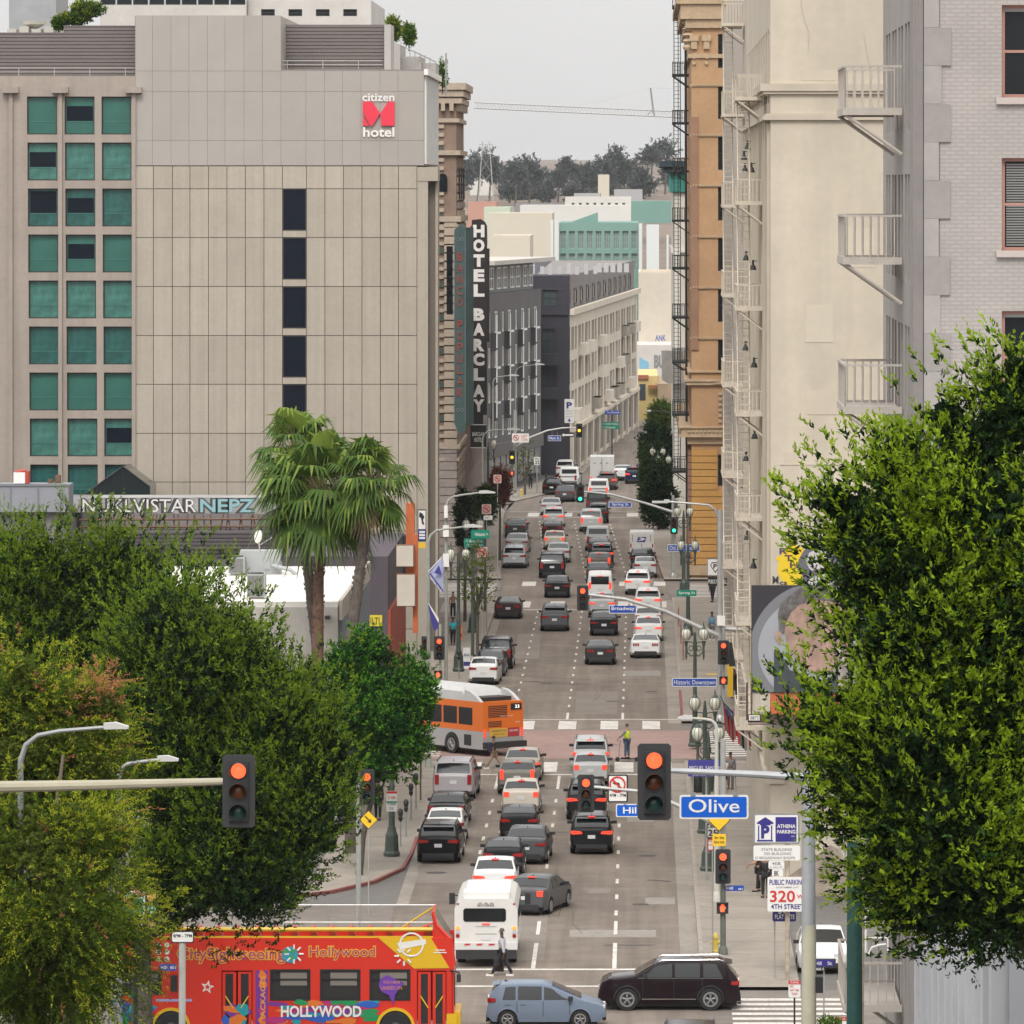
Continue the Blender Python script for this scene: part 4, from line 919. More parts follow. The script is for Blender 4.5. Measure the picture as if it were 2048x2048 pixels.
for k in range(9):b.lathe((XO-.2+k*.3,Y-.58,pz(862,Y)),[(.09,-.03),(.1,.02)],8,0,'y')
for k in range(6):b.box(px(1437,Y),px(1444,Y),Y-.15,Y-.003,pz(845-k*11,Y),pz(839-k*11,Y))
b.prism([(px(1426,Y),pz(768,Y)),(px(1470,Y),pz(768,Y)),(px(1470,Y),pz(752,Y)),(px(1452,Y),pz(752,Y))],'y',Y-.3,Y-.1)
# carved bracket and medallion
for U in(1413,1388):
    b.lathe((px(U,Y),Y-.2,pz(27,Y)),[(.32,-.06),(.38,0),(.2,.06)],12,0,'y');b.box(px(U-9,Y),px(U+9,Y),Y-.3,Y-.003,pz(82,Y),pz(70,Y));b.box(px(U-6,Y),px(U+6,Y),Y-.24,Y-.003,pz(98,Y),pz(82,Y))
    b.lathe((px(U,Y),Y-.1,pz(112,Y)),[(.2,-.06),(.22,.05)],10,0,'y');b.lathe((px(U,Y),Y-.1,pz(126,Y)),[(.13,-.06),(.15,.05)],10,0,'y')
for k in range(5):b.lathe((XO-.25+.05*k,Y+.4,pz(100,Y)+k*.45),[(.3,0),(.4+.08*k,.2),(.3,.4)],10)
b.build("carved_trim",mTc,t)
b=MB();b.box(px(1437,Y),px(1470,Y),Y-1.2,Y-.25,pz(1143,Y),pz(1128,Y));b.build("entrance_canopy",mDark,t)
fire_escape("black iron fire escape on the street front of the ornate orange tower",XO-.02,500,505,[pz(v,502)for v in(940,826,722,633,535,440,341,245,149,12)],M("black_iron",(.018,.022,.02),.5),1.25)
b=MB();x=px(1371,488)
b.tube([(x+.1,488,4),(x,488,pz(60,488)),(x-.25,488,pz(20,488)),(x-.3,488,45)],.1,6);b.tube([(x-.55,488,pz(960,488)),(x-.55,488,pz(60,488))],.03,5)
tag(b.build("iron_standpipe",M("black_iron",(0,0,0)),loc=(x,488,4)),"long black vertical pipe running up beside the orange tower","pipe")

# white building with green cornice further right
Yw=560.0
t=T("green_cornice_building","white building with a dark green overhanging cornice behind the orange tower","building",(6,Yw,0))
xw_=px(1347,Yw)
b=MB();solid(b,xw_,20,Yw,600,0,pz(385,Yw));b.build("wall",M("white_stone",(.58,.55,.49),.85,noise=[(.4,.1)]),t)
b=MB();b.box(xw_-.25,20,Yw-.3,600,pz(384,Yw),pz(345,Yw));
for k in range(5):b.box(xw_-.35+k*.45,xw_-.2+k*.45,Yw-.45,Yw-.31,pz(384,Yw),pz(345,Yw))
b.build("green_frieze",M("teal_frieze",(.04,.24,.2),.7,noise=[(1,.15)]),t)
b=MB();b.box(xw_-.9,20,Yw-.9,600,pz(344,Yw),pz(334,Yw));b.box(xw_-1.2,20,Yw-1.2,600,pz(334,Yw),pz(322,Yw));b.build("cornice",M("dark_green_cornice",(.02,.035,.045),.7),t)
b=MB();b.box(xw_-.2,20,Yw-.2,600,pz(505,Yw),pz(498,Yw));b.box(xw_-.05,xw_+.55,Yw-.25,Yw-.003,pz(985,Yw),pz(505,Yw));b.build("pilaster",M("white_stone_trim",(.64,.62,.57),.8),t)
b=MB();zc=pz(765,Yw);b.prism([(xw_-1.0,zc+.3),(xw_-.5,zc),(xw_+1,zc),(xw_+1,pz(700,Yw)),(xw_-1.05,pz(700,Yw))],'y',Yw-3,Yw-.3)
tag(b.build("bay_window",M("weathered_grey_bay",(.30,.285,.265),.85,noise=[(1,.2)]),loc=(xw_,Yw-1,zc)),"weathered grey boxed bay hanging over the pavement","bay window")

# ---------------------------------------------------------------- background beyond the bend
def pbx(b,U0,U1,V0,V1,Y,D=20,mi=0):b.box(px(U0,Y),px(U1,Y),Y,Y+D,max(gz(Y),pz(V1,Y))-(0 if V1<2000 else 0),pz(V0,Y),mi)
mTealW=M("pale_teal_wall",(.17,.29,.25),.8,noise=[(.1,.06)])
Yt=1000.0
x0=px(1118,Yt);w=px(1277,Yt)-x0
hs_=[]
for j,(va,vb)in enumerate(((462,498),(507,541))):
    for k in range(9):hs_.append((px(1120+k*17.8,Yt)-x0,px(1132+k*17.8,Yt)-x0,pz(vb,Yt),pz(va,Yt)))
t=T("pale_teal_factory","long pale teal industrial building with two rows of gridded windows","building",(px(1200,Yt),Yt,0))
b=MB();facade(b,(x0,Yt,0),*SOUTH,w,pz(445,Yt),hs_,.6);solid(b,x0,x0+w,Yt,Yt+40,0,pz(445,Yt),skip="S");b.build("wall",mTealW,t)
for h in hs_:window(t,(x0,Yt,0),*SOUTH,h,.4,M("pale_teal_frame",(.3,.42,.38),.7),M("pale_window",(.17,.20,.19),.3),(2,2),.09)
b=MB();b.box(px(1102,Yt),px(1107,Yt),Yt-2,Yt,0,pz(440,Yt));b.box(px(1111,Yt),px(1116,Yt),Yt-2,Yt,0,pz(442,Yt));b.box(px(1278,Yt),px(1284,Yt),Yt-2,Yt,0,pz(447,Yt));b.box(px(1293,Yt),px(1318,Yt),Yt-3,Yt,0,pz(449,Yt));b.box(px(1333,Yt),px(1337,Yt),Yt-2,Yt,0,pz(470,Yt))
each(b,"white_duct",M("white_duct_paint",(.62,.64,.63),.7),t)
b=MB();b.prism([(px(1140,Yt),pz(444.8,Yt)),(px(1195,Yt),pz(444.8,Yt)),(px(1195,Yt),pz(425,Yt))],'y',Yt+5,Yt+10);pbx(b,1262,1345,402,446,Yt+45,20);b.build("roof",mTealW,t)
block("pale_brick_storehouse","blank pale cream storehouse with graffiti low on its wall",px(1277,880),px(1350,880),880,910,pz(552,880),M("pale_cream_store",(.56,.50,.41),.85,noise=[(.1,.08),(1,.05)]))
Yf=878
b=MB();b.text("ANK",px(1310,Yf),px(1332,Yf),pz(682,Yf),pz(670,Yf),Yf,0,.04);tag(b.build("blue_graffiti",M("spray_navy",(.12,.14,.3),.8),loc=(px(1320,Yf),Yf,pz(683,Yf))),"small blue graffiti tag on the blank cream storehouse","graffiti")
t=T("graffiti_wall_building","low white building covered with large grey graffiti and a blue panel","building",(px(1310,860),860,0));Yf=860
b=MB();pbx(b,1270,1352,690,760,Yf);b.box(px(1270,Yf),px(1352,Yf),Yf,Yf+15,0,pz(760,Yf));b.build("wall",M("tagged_white",(.55,.52,.48),.85,noise=[(.4,.1)]),t)
b=MB();b.text("BUKL",px(1308,Yf),px(1350,Yf),pz(736,Yf),pz(710,Yf),Yf-.06,0,.05);b.prism([(px(1279,Yf),pz(738,Yf)),(px(1297,Yf),pz(738,Yf)),(px(1297,Yf),pz(724,Yf)),(px(1279,Yf),pz(714,Yf))],'y',Yf-.05,Yf-.01,1);b.build("graffiti",[M("spray_grey",(.22,.22,.22),.8),M("spray_skyblue",(.2,.42,.55),.8)],t)
t=T("yellow_shop_building","small yellow and cream shop building at the end of the street","building",(px(1310,800),800,0));Yf=800
b=MB();b.box(px(1276,Yf),px(1315,Yf),Yf,Yf+30,0,pz(752,Yf),0);b.box(px(1315,Yf),px(1350,Yf),Yf-5,Yf+30,0,pz(765,Yf),1);b.build("wall",[M("yellow_render",(.60,.47,.2),.8,noise=[(.3,.1)]),M("tan_render",(.34,.25,.17),.8,noise=[(.5,.2)])],t)
b=MB();b.box(px(1276,Yf),px(1297,Yf),Yf-.3,Yf-.01,pz(758,Yf),pz(750,Yf));b.box(px(1296,Yf),px(1317,Yf),Yf-1,Yf-.31,pz(775,Yf),pz(770,Yf));b.build("roof",M("clay_tiles",(.35,.13,.07),.8),t)
b=MB();b.box(px(1279,Yf),px(1291,Yf),Yf-.1,Yf-.01,pz(800,Yf),pz(768,Yf));b.box(px(1303,Yf),px(1308,Yf),Yf-.1,Yf-.01,pz(840,Yf),pz(812,Yf));b.box(px(1322,Yf),px(1350,Yf),Yf-5.3,Yf-5.01,pz(850,Yf),pz(806,Yf));b.build("window",mGlass2,t)
mats_bg=[M("bg_cream",(.58,.53,.43),.85,noise=[(.05,.08)]),M("bg_white",(.62,.60,.56),.85,noise=[(.05,.08)]),M("bg_lime",(.50,.56,.44),.85,noise=[(.05,.08)]),M("bg_grey",(.24,.23,.24),.85,noise=[(.05,.1)]),M("bg_salmon",(.48,.26,.2),.85,noise=[(.05,.1)]),M("bg_lightgrey",(.40,.39,.39),.85,noise=[(.05,.08)])]
bgs=[("pale cream long warehouse with a slanted roof behind the grey apartments",975,1104,432,700,1080,0,None),("pale lime warehouse with small windows beside the black blade sign",968,1020,420,700,1120,2,[(.0,4,2,13,22,2,.5,.5)]),
("low cream stepped roof block in front of the slanted warehouse",985,1060,478,560,960,0,None),("flat white roofed depot far behind the teal factory",1040,1262,415,445,1400,1,None),
("long grey shed at the foot of the tree covered hill",1030,1130,411,432,1480,3,[(1,11,5,19.5,22.5,1,.5,.7)]),("white pillared depot at the foot of the hill",1130,1262,398,430,1460,1,[(1,14,8,22.3,25.3,1,.4,.8)]),
("light grey plant box on top of the pillared depot",1148,1200,391,420,1500,5,None),("second light grey plant box, right of the first, on the depot",1228,1285,383,420,1510,5,None),
("small salmon coloured house block far left of the hill",936,992,408,440,1440,4,None),("small pale house among the hill trees",1196,1218,352,372,2150,0,None),
("long white building on the hill behind the trees",1000,1120,359,385,2600,1,[(3,22,6,23,27,1,.3,.6)]),("white building on the hill at left of the pylons",940,985,352,380,2620,1,None)]
for i,(lab,u0,u1,v0,v1,yy_,mi,wn)in enumerate(bgs):
    z0=gz(yy_)-1 if yy_>1600 else 0
    block("far_building",lab,px(u0,yy_),px(u1,yy_),yy_,yy_+30,pz(v0,yy_),mats_bg[mi],wins=wn,z0=z0,wm=(mGrey,mGlass2))
# crane and pylon
Yk=1500
t=T("tower_crane","pale tower crane with a long lattice jib above the skyline","crane",(px(1372,Yk),Yk,0));mCrn=M("crane_pale",(.40,.40,.39),.6)
b=MB();L0,L1=at(948,216,Yk),at(1306,232,Yk)
def lattice(b,P,Q,w,h,n,r):
    d=(Q-P).normalized();sd_=Vector((0,1,0));upv=sd_.cross(d)*-1
    if upv.z<0:upv=-upv
    ch=[(P+sd_*a,Q+sd_*a)for a in(-w/2,w/2)]+[(P+upv*h,Q+upv*h)]
    for a,c in ch:b.tube([a,c],r,4)
    for k in range(n):
        f0,f1,f2=k/n,(k+.5)/n,(k+1)/n
        for a,c in ch[:2]:b.tube([a.lerp(c,f0),ch[2][0].lerp(ch[2][1],f1),a.lerp(c,f2)],r*.7,3)
lattice(b,L0,at(1385,236,Yk),1.2,1.3,60,.15);b.build("jib",mCrn,t)
b=MB();b.tube([at(1301,176,Yk),at(1308,232,Yk)],.22,5);b.tube([at(1294,232,Yk),at(1303,220,Yk),at(1310,232,Yk)],.15,4);b.build("king_post",mGrey,t)
b=MB();b.tube([at(1301,176,Yk),at(1195,205,Yk),at(1110,218,Yk)],.03,3);b.tube([at(1301,176,Yk),at(1380,178,Yk)],.03,3);b.build("tie_cable",mCrn,t)
b=MB();x=px(1395,Yk)
for a,c in((-1,-1),(1,-1),(1,1),(-1,1)):b.tube([(x+a,Yk+c,0),(x+a,Yk+c,pz(236,Yk))],.12,4)
for k in range(22):z=k*2;b.tube([(x-1,Yk-1,z),(x+1,Yk-1,z+1),(x-1,Yk-1,z+2)],.07,3)
b.build("mast",mCrn,t)
Yk=1900;t=T("lattice_pylon","faint grey lattice transmission pylon beside the hill trees","pylon",(px(972,Yk),Yk,gz(Yk)))
b=MB();zb=gz(Yk)
for sx in(-1,1):
    for sy in(-1,1):b.tube([(px(972,Yk)+sx*3.2,Yk+sy*3,zb),(px(972,Yk)+sx*1.0,Yk+sy,pz(282,Yk))],.1,4)
for k in range(7):
    f0=k/7;z=zb+(pz(282,Yk)-zb)*f0;w0=3.2-2.2*f0;w1=3.2-2.2*(f0+1/7);z2=zb+(pz(282,Yk)-zb)*(f0+1/7)
    b.tube([(px(972,Yk)-w0,Yk-w0,z),(px(972,Yk)+w1,Yk-w1,z2)],.05,3);b.tube([(px(972,Yk)+w0,Yk-w0,z),(px(972,Yk)-w1,Yk-w1,z2)],.05,3)
b.build("frame",mCrn,t)
b=MB()
for z in(289,297):b.tube([at(958,z,Yk),at(986,z,Yk)],.12,4)
b.build("cross_arm",mCrn,t)
# ---------------------------------------------------------------- vehicles
mTyre=M("tyre_rubber",(.016,.016,.017),.85);mRim=M("alloy_rim",(.42,.42,.43),.3,.8)
mCarG=M("car_glass",(.012,.014,.016),.06,spec=.55);mTrim=M("car_trim",(.022,.022,.023),.6);mChr=M("chrome",(.6,.6,.6),.18,1.0)
mTLoff=M("tail_lamp",(.30,.012,.012),.2,spec=.6);mTLon=M("tail_lamp_lit",(.6,.03,.02),.3,emit=((1,.07,.03),1.0));mPlate=M("number_plate_white",(.62,.62,.63),.5)
mHead=M("head_lamp",(.6,.62,.62),.1,spec=.8);mAmb=M("amber_lamp",(.7,.25,.02),.3,emit=((1,.38,.05),.8))
PAINT={k:M("paint_"+k,c,r,.0,coat=.04,spec=.16)for k,c,r in[
("white",(.66,.66,.65),.35),("offwhite",(.60,.58,.55),.35),("cream",(.55,.50,.43),.35),("silver",(.42,.43,.43),.3),("lilac_silver",(.36,.34,.36),.3),("champagne",(.38,.34,.29),.3),
("grey",(.075,.078,.083),.28),("midgrey",(.15,.155,.16),.28),("darkgrey",(.032,.032,.034),.25),("black",(.006,.006,.007),.2),("dark_red_black",(.028,.012,.013),.22),("brown",(.10,.075,.06),.25),
("navy",(.012,.016,.05),.2),("greyblue",(.16,.20,.265),.3),("plum_black",(.014,.008,.010),.16),("olive_grey",(.17,.165,.14),.3),("green_grey",(.05,.06,.058),.28),("pale_blue_grey",(.36,.39,.41),.3)]}
class Car:
    """top: roofline (y,z); belt height; rear at y=0, nose at y=L; wheels at wy; windows as y ranges"""
    def __init__(s,L,W,top,belt,roof,wy,wr=.33,rear=None,wind=None,side=(),tum=.80,zb=.22,crown=.03,full=.45):
        s.L,s.W,s.top,s.belt,s.roof,s.wy,s.wr,s.rear,s.wind,s.side,s.tum,s.zb,s.crown,s.full=L,W/2,top,belt,roof,wy,wr,rear,wind,side,tum,zb,crown,full
    def zt(s,y):return interp(s.top,y)
    def wp(s,y):
        e=min(y,s.L-y);k=.86 if y<s.L/2 else.74
        return s.W*(k+(1-k)*min(1,(e/s.full))**.45 if e>0 else k)
    def prof(s,z):
        if z<.5:return.955+.045*max(0,(z-.15))/.35
        if z<s.belt:return 1.0-.035*((z-.5)/(s.belt-.5))**2
        return.965-(.965-s.tum)*((z-s.belt)/(s.roof-s.belt))**1.1
    def x(s,y,z):return s.wp(y)*s.prof(z)
    def sh(s,y,z):                     # pull the tail and nose in above bumper height
        g=.16*max(0,z-.55)+(.10*(.34-z)/.2 if z<.34 else 0)
        if y<.5:return y+g*(1-y/.5)
        if y>s.L-.5:return y-g*1.2*(1-(s.L-y)/.5)
        return y
    def body(s):
        ys=set([0,.03,.08,.16,.3,s.L-.3,s.L-.16,s.L-.08,s.L-.03,s.L])|set(yrange(.3,s.L-.3,.22))|set(y for y,z in s.top)
        R=s.wr+.065
        for c in s.wy:ys|=set(c+R*k for k in(-1.01,-1,-.92,-.75,-.5,-.25,0,.25,.5,.75,.92,1,1.01))
        ys=sorted(y for y in ys if 0<=y<=s.L);rows=[]
        for y in ys:
            zt=s.zt(y);zb=s.zb+(.15 if y<.12 or y>s.L-.1 else 0)
            for c in s.wy:
                if abs(y-c)<R:zb=max(zb,s.wr+sqrt(max(0,R*R-(y-c)**2)))
            zb=min(zb,zt-.3)if zt-.3>zb else zb
            r=min(.07,(zt-s.belt)*.5+.05)if zt>s.belt else.05
            zs_=[zb+(min(s.belt,zt-r)-zb)*k/6 for k in range(7)]
            if zt-r>s.belt+.01:zs_+=[s.belt+(zt-r-s.belt)*k/4 for k in range(1,5)]
            else:zs_+=[zs_[-1]]*4
            P=[(s.x(y,z),z)for z in zs_];xe=P[-1][0]
            P+=[(xe-r*.25,zt-r*.35),(xe-r,zt),(xe*.5,zt+s.crown*.75),(0,zt+s.crown)]
            full=P+[(-a,c)for a,c in reversed(P[:-1])]
            rows.append([(a,s.sh(y,c),c)for a,c in full])
        n=len(rows[0]);b=MB();b.mesh([p for r in rows for p in r],[(i*n+k,i*n+k+1,(i+1)*n+k+1,(i+1)*n+k)for i in range(len(rows)-1)for k in range(n-1)])
        b.face(rows[0]);b.face(rows[-1][::-1]);b.mesh([p for r in rows for p in(r[0],r[-1])],[(2*i,2*i+1,2*i+3,2*i+2)for i in range(len(rows)-1)])
        return b
    def sidewin(s,q,sg):
        """q = (y0b,y1b,y0t,y1t) bottom/top spans"""
        b=MB();n=7;m=4;V=[]
        z0=s.belt+.03
        for j in range(m+1):
            for i in range(n+1):
                f,g=i/n,j/m;ya=q[0]+(q[2]-q[0])*g;yb=q[1]+(q[3]-q[1])*g;y=ya+(yb-ya)*f
                z1=s.zt(y)-.095;z=z0+(max(z1,z0+.02)-z0)*g;V.append((sg*(s.x(y,z)+.010),s.sh(y,z),z))
        b.mesh(V,[(j*(n+1)+i,j*(n+1)+i+1,(j+1)*(n+1)+i+1,(j+1)*(n+1)+i)for j in range(m)for i in range(n)]);return b
    def topwin(s,y0,y1,ins=.09,up=.012):
        b=MB();n=6;m=6;V=[]
        for j in range(m+1):
            y=y0+(y1-y0)*j/m;zt=s.zt(y);d=.02;sl=(s.zt(y+d)-s.zt(y-d))/(2*d);nl=sqrt(1+sl*sl);hw=s.x(y,zt-.06)-ins
            for i in range(n+1):
                f=-1+2*i/n;cr=s.crown*(1-abs(f))**.8 if abs(f)<1 else 0
                V.append((hw*f,s.sh(y,zt)-up*sl/nl,zt+s.crown*(1-f*f)*.95+up/nl+.003))
        b.mesh(V,[(j*(n+1)+i,j*(n+1)+i+1,(j+1)*(n+1)+i+1,(j+1)*(n+1)+i)for j in range(m)for i in range(n)]);return b
def wheel(parent,x,y,r,w=.21,sg=1,rim=mRim,spokes=5):
    b=MB();b.lathe((x,y,r),[(r*.6,-w/2),(r*.96,-w/2),(r,-w*.35),(r,w*.35),(r*.96,w/2),(r*.6,w/2)],28,0,'x');o=b.build("wheel",mTyre,parent,smooth=True)
    b=MB();xo=x+sg*(w/2-.01)
    b.ring((xo,y,r),r*.52,r*.66,'x',24,.06);b.disc((xo,y,r),r*.14,'x',12,.05)
    for k in range(spokes):
        a=2*pi*k/spokes+.3
        for da in(-.16,.16):b.tube([(xo,y+cos(a)*r*.12,r+sin(a)*r*.12),(xo,y+cos(a+da)*r*.55,r+sin(a+da)*r*.55)],[.03,.022],4)
    b.build("rim",rim,o)
    b=MB();b.disc((xo-sg*.03,y,r),r*.58,'x',20,.01);b.build("hub_disc",mTrim,o);return o
def car_parts(name,c,paint,kind,lit=False,tl="wide",rails=False,doors=True,label="x",plate_z=.72,spoiler=False):
    t=T(name,label,"car");L=c.L
    c.body().build("body",paint,t,smooth=True,sharp=40)
    if c.rear:c.topwin(*c.rear).build("rear_window",mCarG,t,smooth=True)
    if c.wind:c.topwin(*c.wind,ins=.07).build("windshield",mCarG,t,smooth=True)
    for sg in(-1,1):
        for q in c.side:c.sidewin(q,sg).build("side_window",mCarG,t,smooth=True)
    m=mTLon if lit else mTLoff
    W=c.W
    for sg in(-1,1):
        b=MB()
        if tl=="wide":z0,z1,xi,xo,fw=.80,.93,W*.42,W*.87,.25
        elif tl=="suv":z0,z1,xi,xo,fw=.88,1.04,W*.42,W*.88,.3
        elif tl=="tall":z0,z1,xi,xo,fw=.75,1.2,W*.68,W*.87,.1
        elif tl=="bars":z0,z1,xi,xo,fw=.78,.94,W*.42,W*.84,.02
        else:z0,z1,xi,xo,fw=.78,1.0,W*.62,W*.88,.2
        ya=min(c.sh(0,z0),c.sh(0,z1))-.018;yb=c.sh(.1,z1)+.06
        if tl=="bars":
            for k in range(3):
                xa=xi+(xo-xi)*k/3;b.box(min(sg*xa,sg*(xa+(xo-xi)*.24)),max(sg*xa,sg*(xa+(xo-xi)*.24)),ya-.004,yb,z0,z1)
        elif tl=="wide" or tl=="suv":
            P=[(xi,z0+.03),(xo,z0),(xo,z1),(xi+.05,z1-.03)];b.prism([(sg*a,e)for a,e in P],'y',ya-.004,yb)
            b.prism([(sg*xo,ya+.01),(sg*(c.x(fw,z0+.05)+.012),fw+.02),(sg*(c.x(fw,z0+.05)+.012),fw-.12),(sg*(xo+.01),ya)],'z',z0+.02,z1-.01)
        else:b.box(min(sg*xi,sg*xo),max(sg*xi,sg*xo),ya-.004,yb+.05,z0,z1)
        b.build("tail_light",m,t)
        b=MB();zh=.62;b.box(min(sg*W*.42,sg*W*.70),max(sg*W*.42,sg*W*.70),L-.25,L-.0-.02,zh,zh+.14);b.build("headlight",mHead,t)
        b=MB();ym=(c.wind[1]if c.wind else L*.7)-.42;xm=c.x(ym,c.belt+.05)
        b.prism([(sg*(xm+.0),ym),(sg*(xm+.05),ym-.02),(sg*(xm+.19),ym-.02),(sg*(xm+.2),ym+.1),(sg*(xm+.03),ym+.14)],'z',c.belt+.02,c.belt+.15);b.build("wing_mirror",mTrim,t)
    if lit and kind!="bars":
        b=MB();yy_=(c.rear[1]-.02)if c.rear else.3;b.box(-.16,.16,c.sh(yy_,c.zt(yy_))-.03,c.sh(yy_,c.zt(yy_))+.02,c.zt(yy_)+.01,c.zt(yy_)+.055);b.build("brake_light",mTLon,t)
    yp=c.sh(0,plate_z)
    b=MB();b.box(-.16,.16,yp-.022,yp+.02,plate_z-.075,plate_z+.075);b.build("license_plate",mPlate,t)
    b=MB();b.box(-W*.72,W*.72,-.02,.12,c.zb+.02,.46)
    for sg in(-1,1):b.box(sg*W*.60-.06,sg*W*.60+.06,-.03,.1,.2,.26)
    b.box(-W*.66,W*.66,L-.12,L+.012,c.zb+.02,.42);b.build("bumper",mTrim,t)
    for y in c.wy:
        for sg in(-1,1):wheel(t,sg*(W-.115),y,c.wr,sg=sg)
    b=MB();b.box(-W+.24,W-.24,.12,L-.3,.14,.45)
    for y in c.wy:b.box(-W+.08,W-.08,y-c.wr-.04,y+c.wr+.04,.3,c.wr+c.wr+.05)
    b.build("underbody",mTrim,t)
    if doors:
        b=MB()
        for q in c.side[:2]:
            yb=q[0]+.1
            for sg in(-1,1):xx_=c.x(yb,c.belt-.12)+.004;b.box(min(sg*xx_,sg*(xx_+.02)),max(sg*xx_,sg*(xx_+.02)),yb,yb+.18,c.belt-.14,c.belt-.11)
        b.build("door_handle",paint,t)
    if rails:
        for sg in(-1,1):
            b=MB();r0,r1=(c.rear[1]+.15),c.wind[0]-.2;xx_=c.x(r0,c.zt(r0)-.08)-.07
            b.tube([(sg*xx_,r0-.05,c.zt(r0)+.02),(sg*xx_,r0+.1,c.zt(r0)+.07),(sg*xx_,r1-.1,c.zt(r1)+.07),(sg*xx_,r1,c.zt(r1)+.02)],.018,6);b.build("roof_rail",mChr if rails=="chrome" else mTrim,t)
    if spoiler:
        b=MB();yy_=c.rear[1];b.prism([(yy_-.22,c.zt(yy_)+.0),(yy_+.05,c.zt(yy_)+.05),(yy_+.05,c.zt(yy_)+.015)],'x',-W*.7,W*.7);b.build("spoiler",paint,t)
    b=MB();ya=c.rear[1]+.2 if c.rear else.6;b.prism([(ya,c.zt(ya)+.03),(ya+.16,c.zt(ya)+.03),(ya+.02,c.zt(ya)+.09)],'x',-.02,.02);b.build("roof_fin",mTrim,t)
    return t
P0=PAINT["silver"];PR={}
PR["sedan"]=car_parts("sedan",Car(4.85,1.84,[(0,1.0),(.1,1.07),(.62,1.10),(1.32,1.40),(1.75,1.455),(2.5,1.46),(2.85,1.42),(3.72,1.0),(4.55,.84),(4.8,.70),(4.85,.6)],.95,1.46,(1.05,3.9),.335,(.66,1.34),(2.88,3.68),((1.15,2.15,1.5,2.15),(2.22,3.4,2.22,2.8)),tum=.78),P0,"sedan",tl="wide",label="s")
PR["sedan_b"]=car_parts("sedan",Car(4.7,1.80,[(0,.95),(.1,1.02),(.78,1.06),(1.38,1.36),(1.75,1.42),(2.4,1.43),(2.75,1.39),(3.6,1.0),(4.4,.86),(4.65,.72),(4.7,.62)],.93,1.43,(1.0,3.72),.32,(.82,1.36),(2.78,3.55),((1.3,2.1,1.55,2.1),(2.17,3.3,2.17,2.7)),tum=.78),P0,"sedan",tl="box",label="s")
PR["boxy"]=car_parts("sedan",Car(5.0,1.88,[(0,1.02),(.08,1.10),(.72,1.12),(1.3,1.42),(1.6,1.475),(2.7,1.48),(3.0,1.43),(3.7,1.06),(4.75,.98),(4.98,.85),(5.0,.75)],1.02,1.48,(1.05,4.1),.35,(.78,1.3),(3.02,3.66),((1.2,2.2,1.45,2.2),(2.27,3.4,2.27,2.95)),tum=.80),P0,"sedan",tl="tall",label="s",plate_z=.85)
PR["suv"]=car_parts("suv",Car(4.65,1.87,[(0,1.02),(.05,1.10),(.42,1.56),(.55,1.635),(1.2,1.68),(2.4,1.68),(2.8,1.62),(3.55,1.14),(4.4,.98),(4.6,.84),(4.65,.7)],1.04,1.68,(.95,3.68),.36,(.10,.42),(2.85,3.5),((.62,1.1,.72,1.1),(1.17,2.1,1.17,2.1),(2.17,3.3,2.17,2.75)),tum=.78,zb=.26),P0,"suv",tl="suv",rails=True,label="s",spoiler=True,plate_z=.78)
PR["suv_big"]=car_parts("suv",Car(5.0,1.98,[(0,1.1),(.04,1.2),(.22,1.70),(.36,1.80),(1.2,1.84),(2.6,1.84),(3.0,1.77),(3.6,1.26),(4.75,1.12),(4.97,.95),(5.0,.8)],1.18,1.84,(1.0,4.0),.39,(.06,.22),(3.03,3.55),((.45,1.3,.5,1.3),(1.37,2.3,1.37,2.3),(2.37,3.4,2.37,2.95)),tum=.82,zb=.28,full=.3),P0,"suv",tl="tall",rails=True,label="s",plate_z=.85)
PR["hatch"]=car_parts("hatchback",Car(4.5,1.76,[(0,1.05),(.06,1.12),(.35,1.22),(1.1,1.44),(1.7,1.49),(2.3,1.48),(2.6,1.43),(3.7,.98),(4.3,.82),(4.46,.7),(4.5,.6)],.95,1.49,(.85,3.55),.32,(.38,1.1),(2.65,3.6),((.85,1.9,1.2,1.9),(1.97,3.2,1.97,2.6)),tum=.78),P0,"hatch",tl="suv",label="s")
PR["coupe"]=car_parts("coupe",Car(4.75,1.90,[(0,.98),(.06,1.07),(.5,1.07),(1.45,1.34),(1.8,1.375),(2.2,1.37),(2.5,1.33),(3.3,.99),(4.5,.88),(4.72,.76),(4.75,.66)],.95,1.375,(1.0,3.72),.35,(.6,1.45),(2.55,3.25),((1.5,2.9,1.7,2.5),),tum=.72),P0,"coupe",tl="bars",label="s",doors=False)
PR["compact_van"]=car_parts("van",Car(4.8,1.84,[(0,1.6),(.05,1.76),(.18,1.83),(1.2,1.85),(3.1,1.85),(3.5,1.75),(4.1,1.15),(4.6,.98),(4.78,.8),(4.8,.7)],1.1,1.85,(.9,3.9),.33,None,(3.55,4.05),((.4,1.2,.4,1.2),(1.4,2.4,1.4,2.4),(2.5,3.7,2.5,3.35)),tum=.86,full=.25),P0,"van",tl="tall",label="s")
b=MB();b.box(-.62,.62,.125,.16,1.08,1.62);b.build("rear_window",mCarG,PR["compact_van"])
for o in PR.values():
    for ch in o.children:
        if ch.name.startswith("rear_window")and o==PR["compact_van"]:ch.location.y=-.04-.02
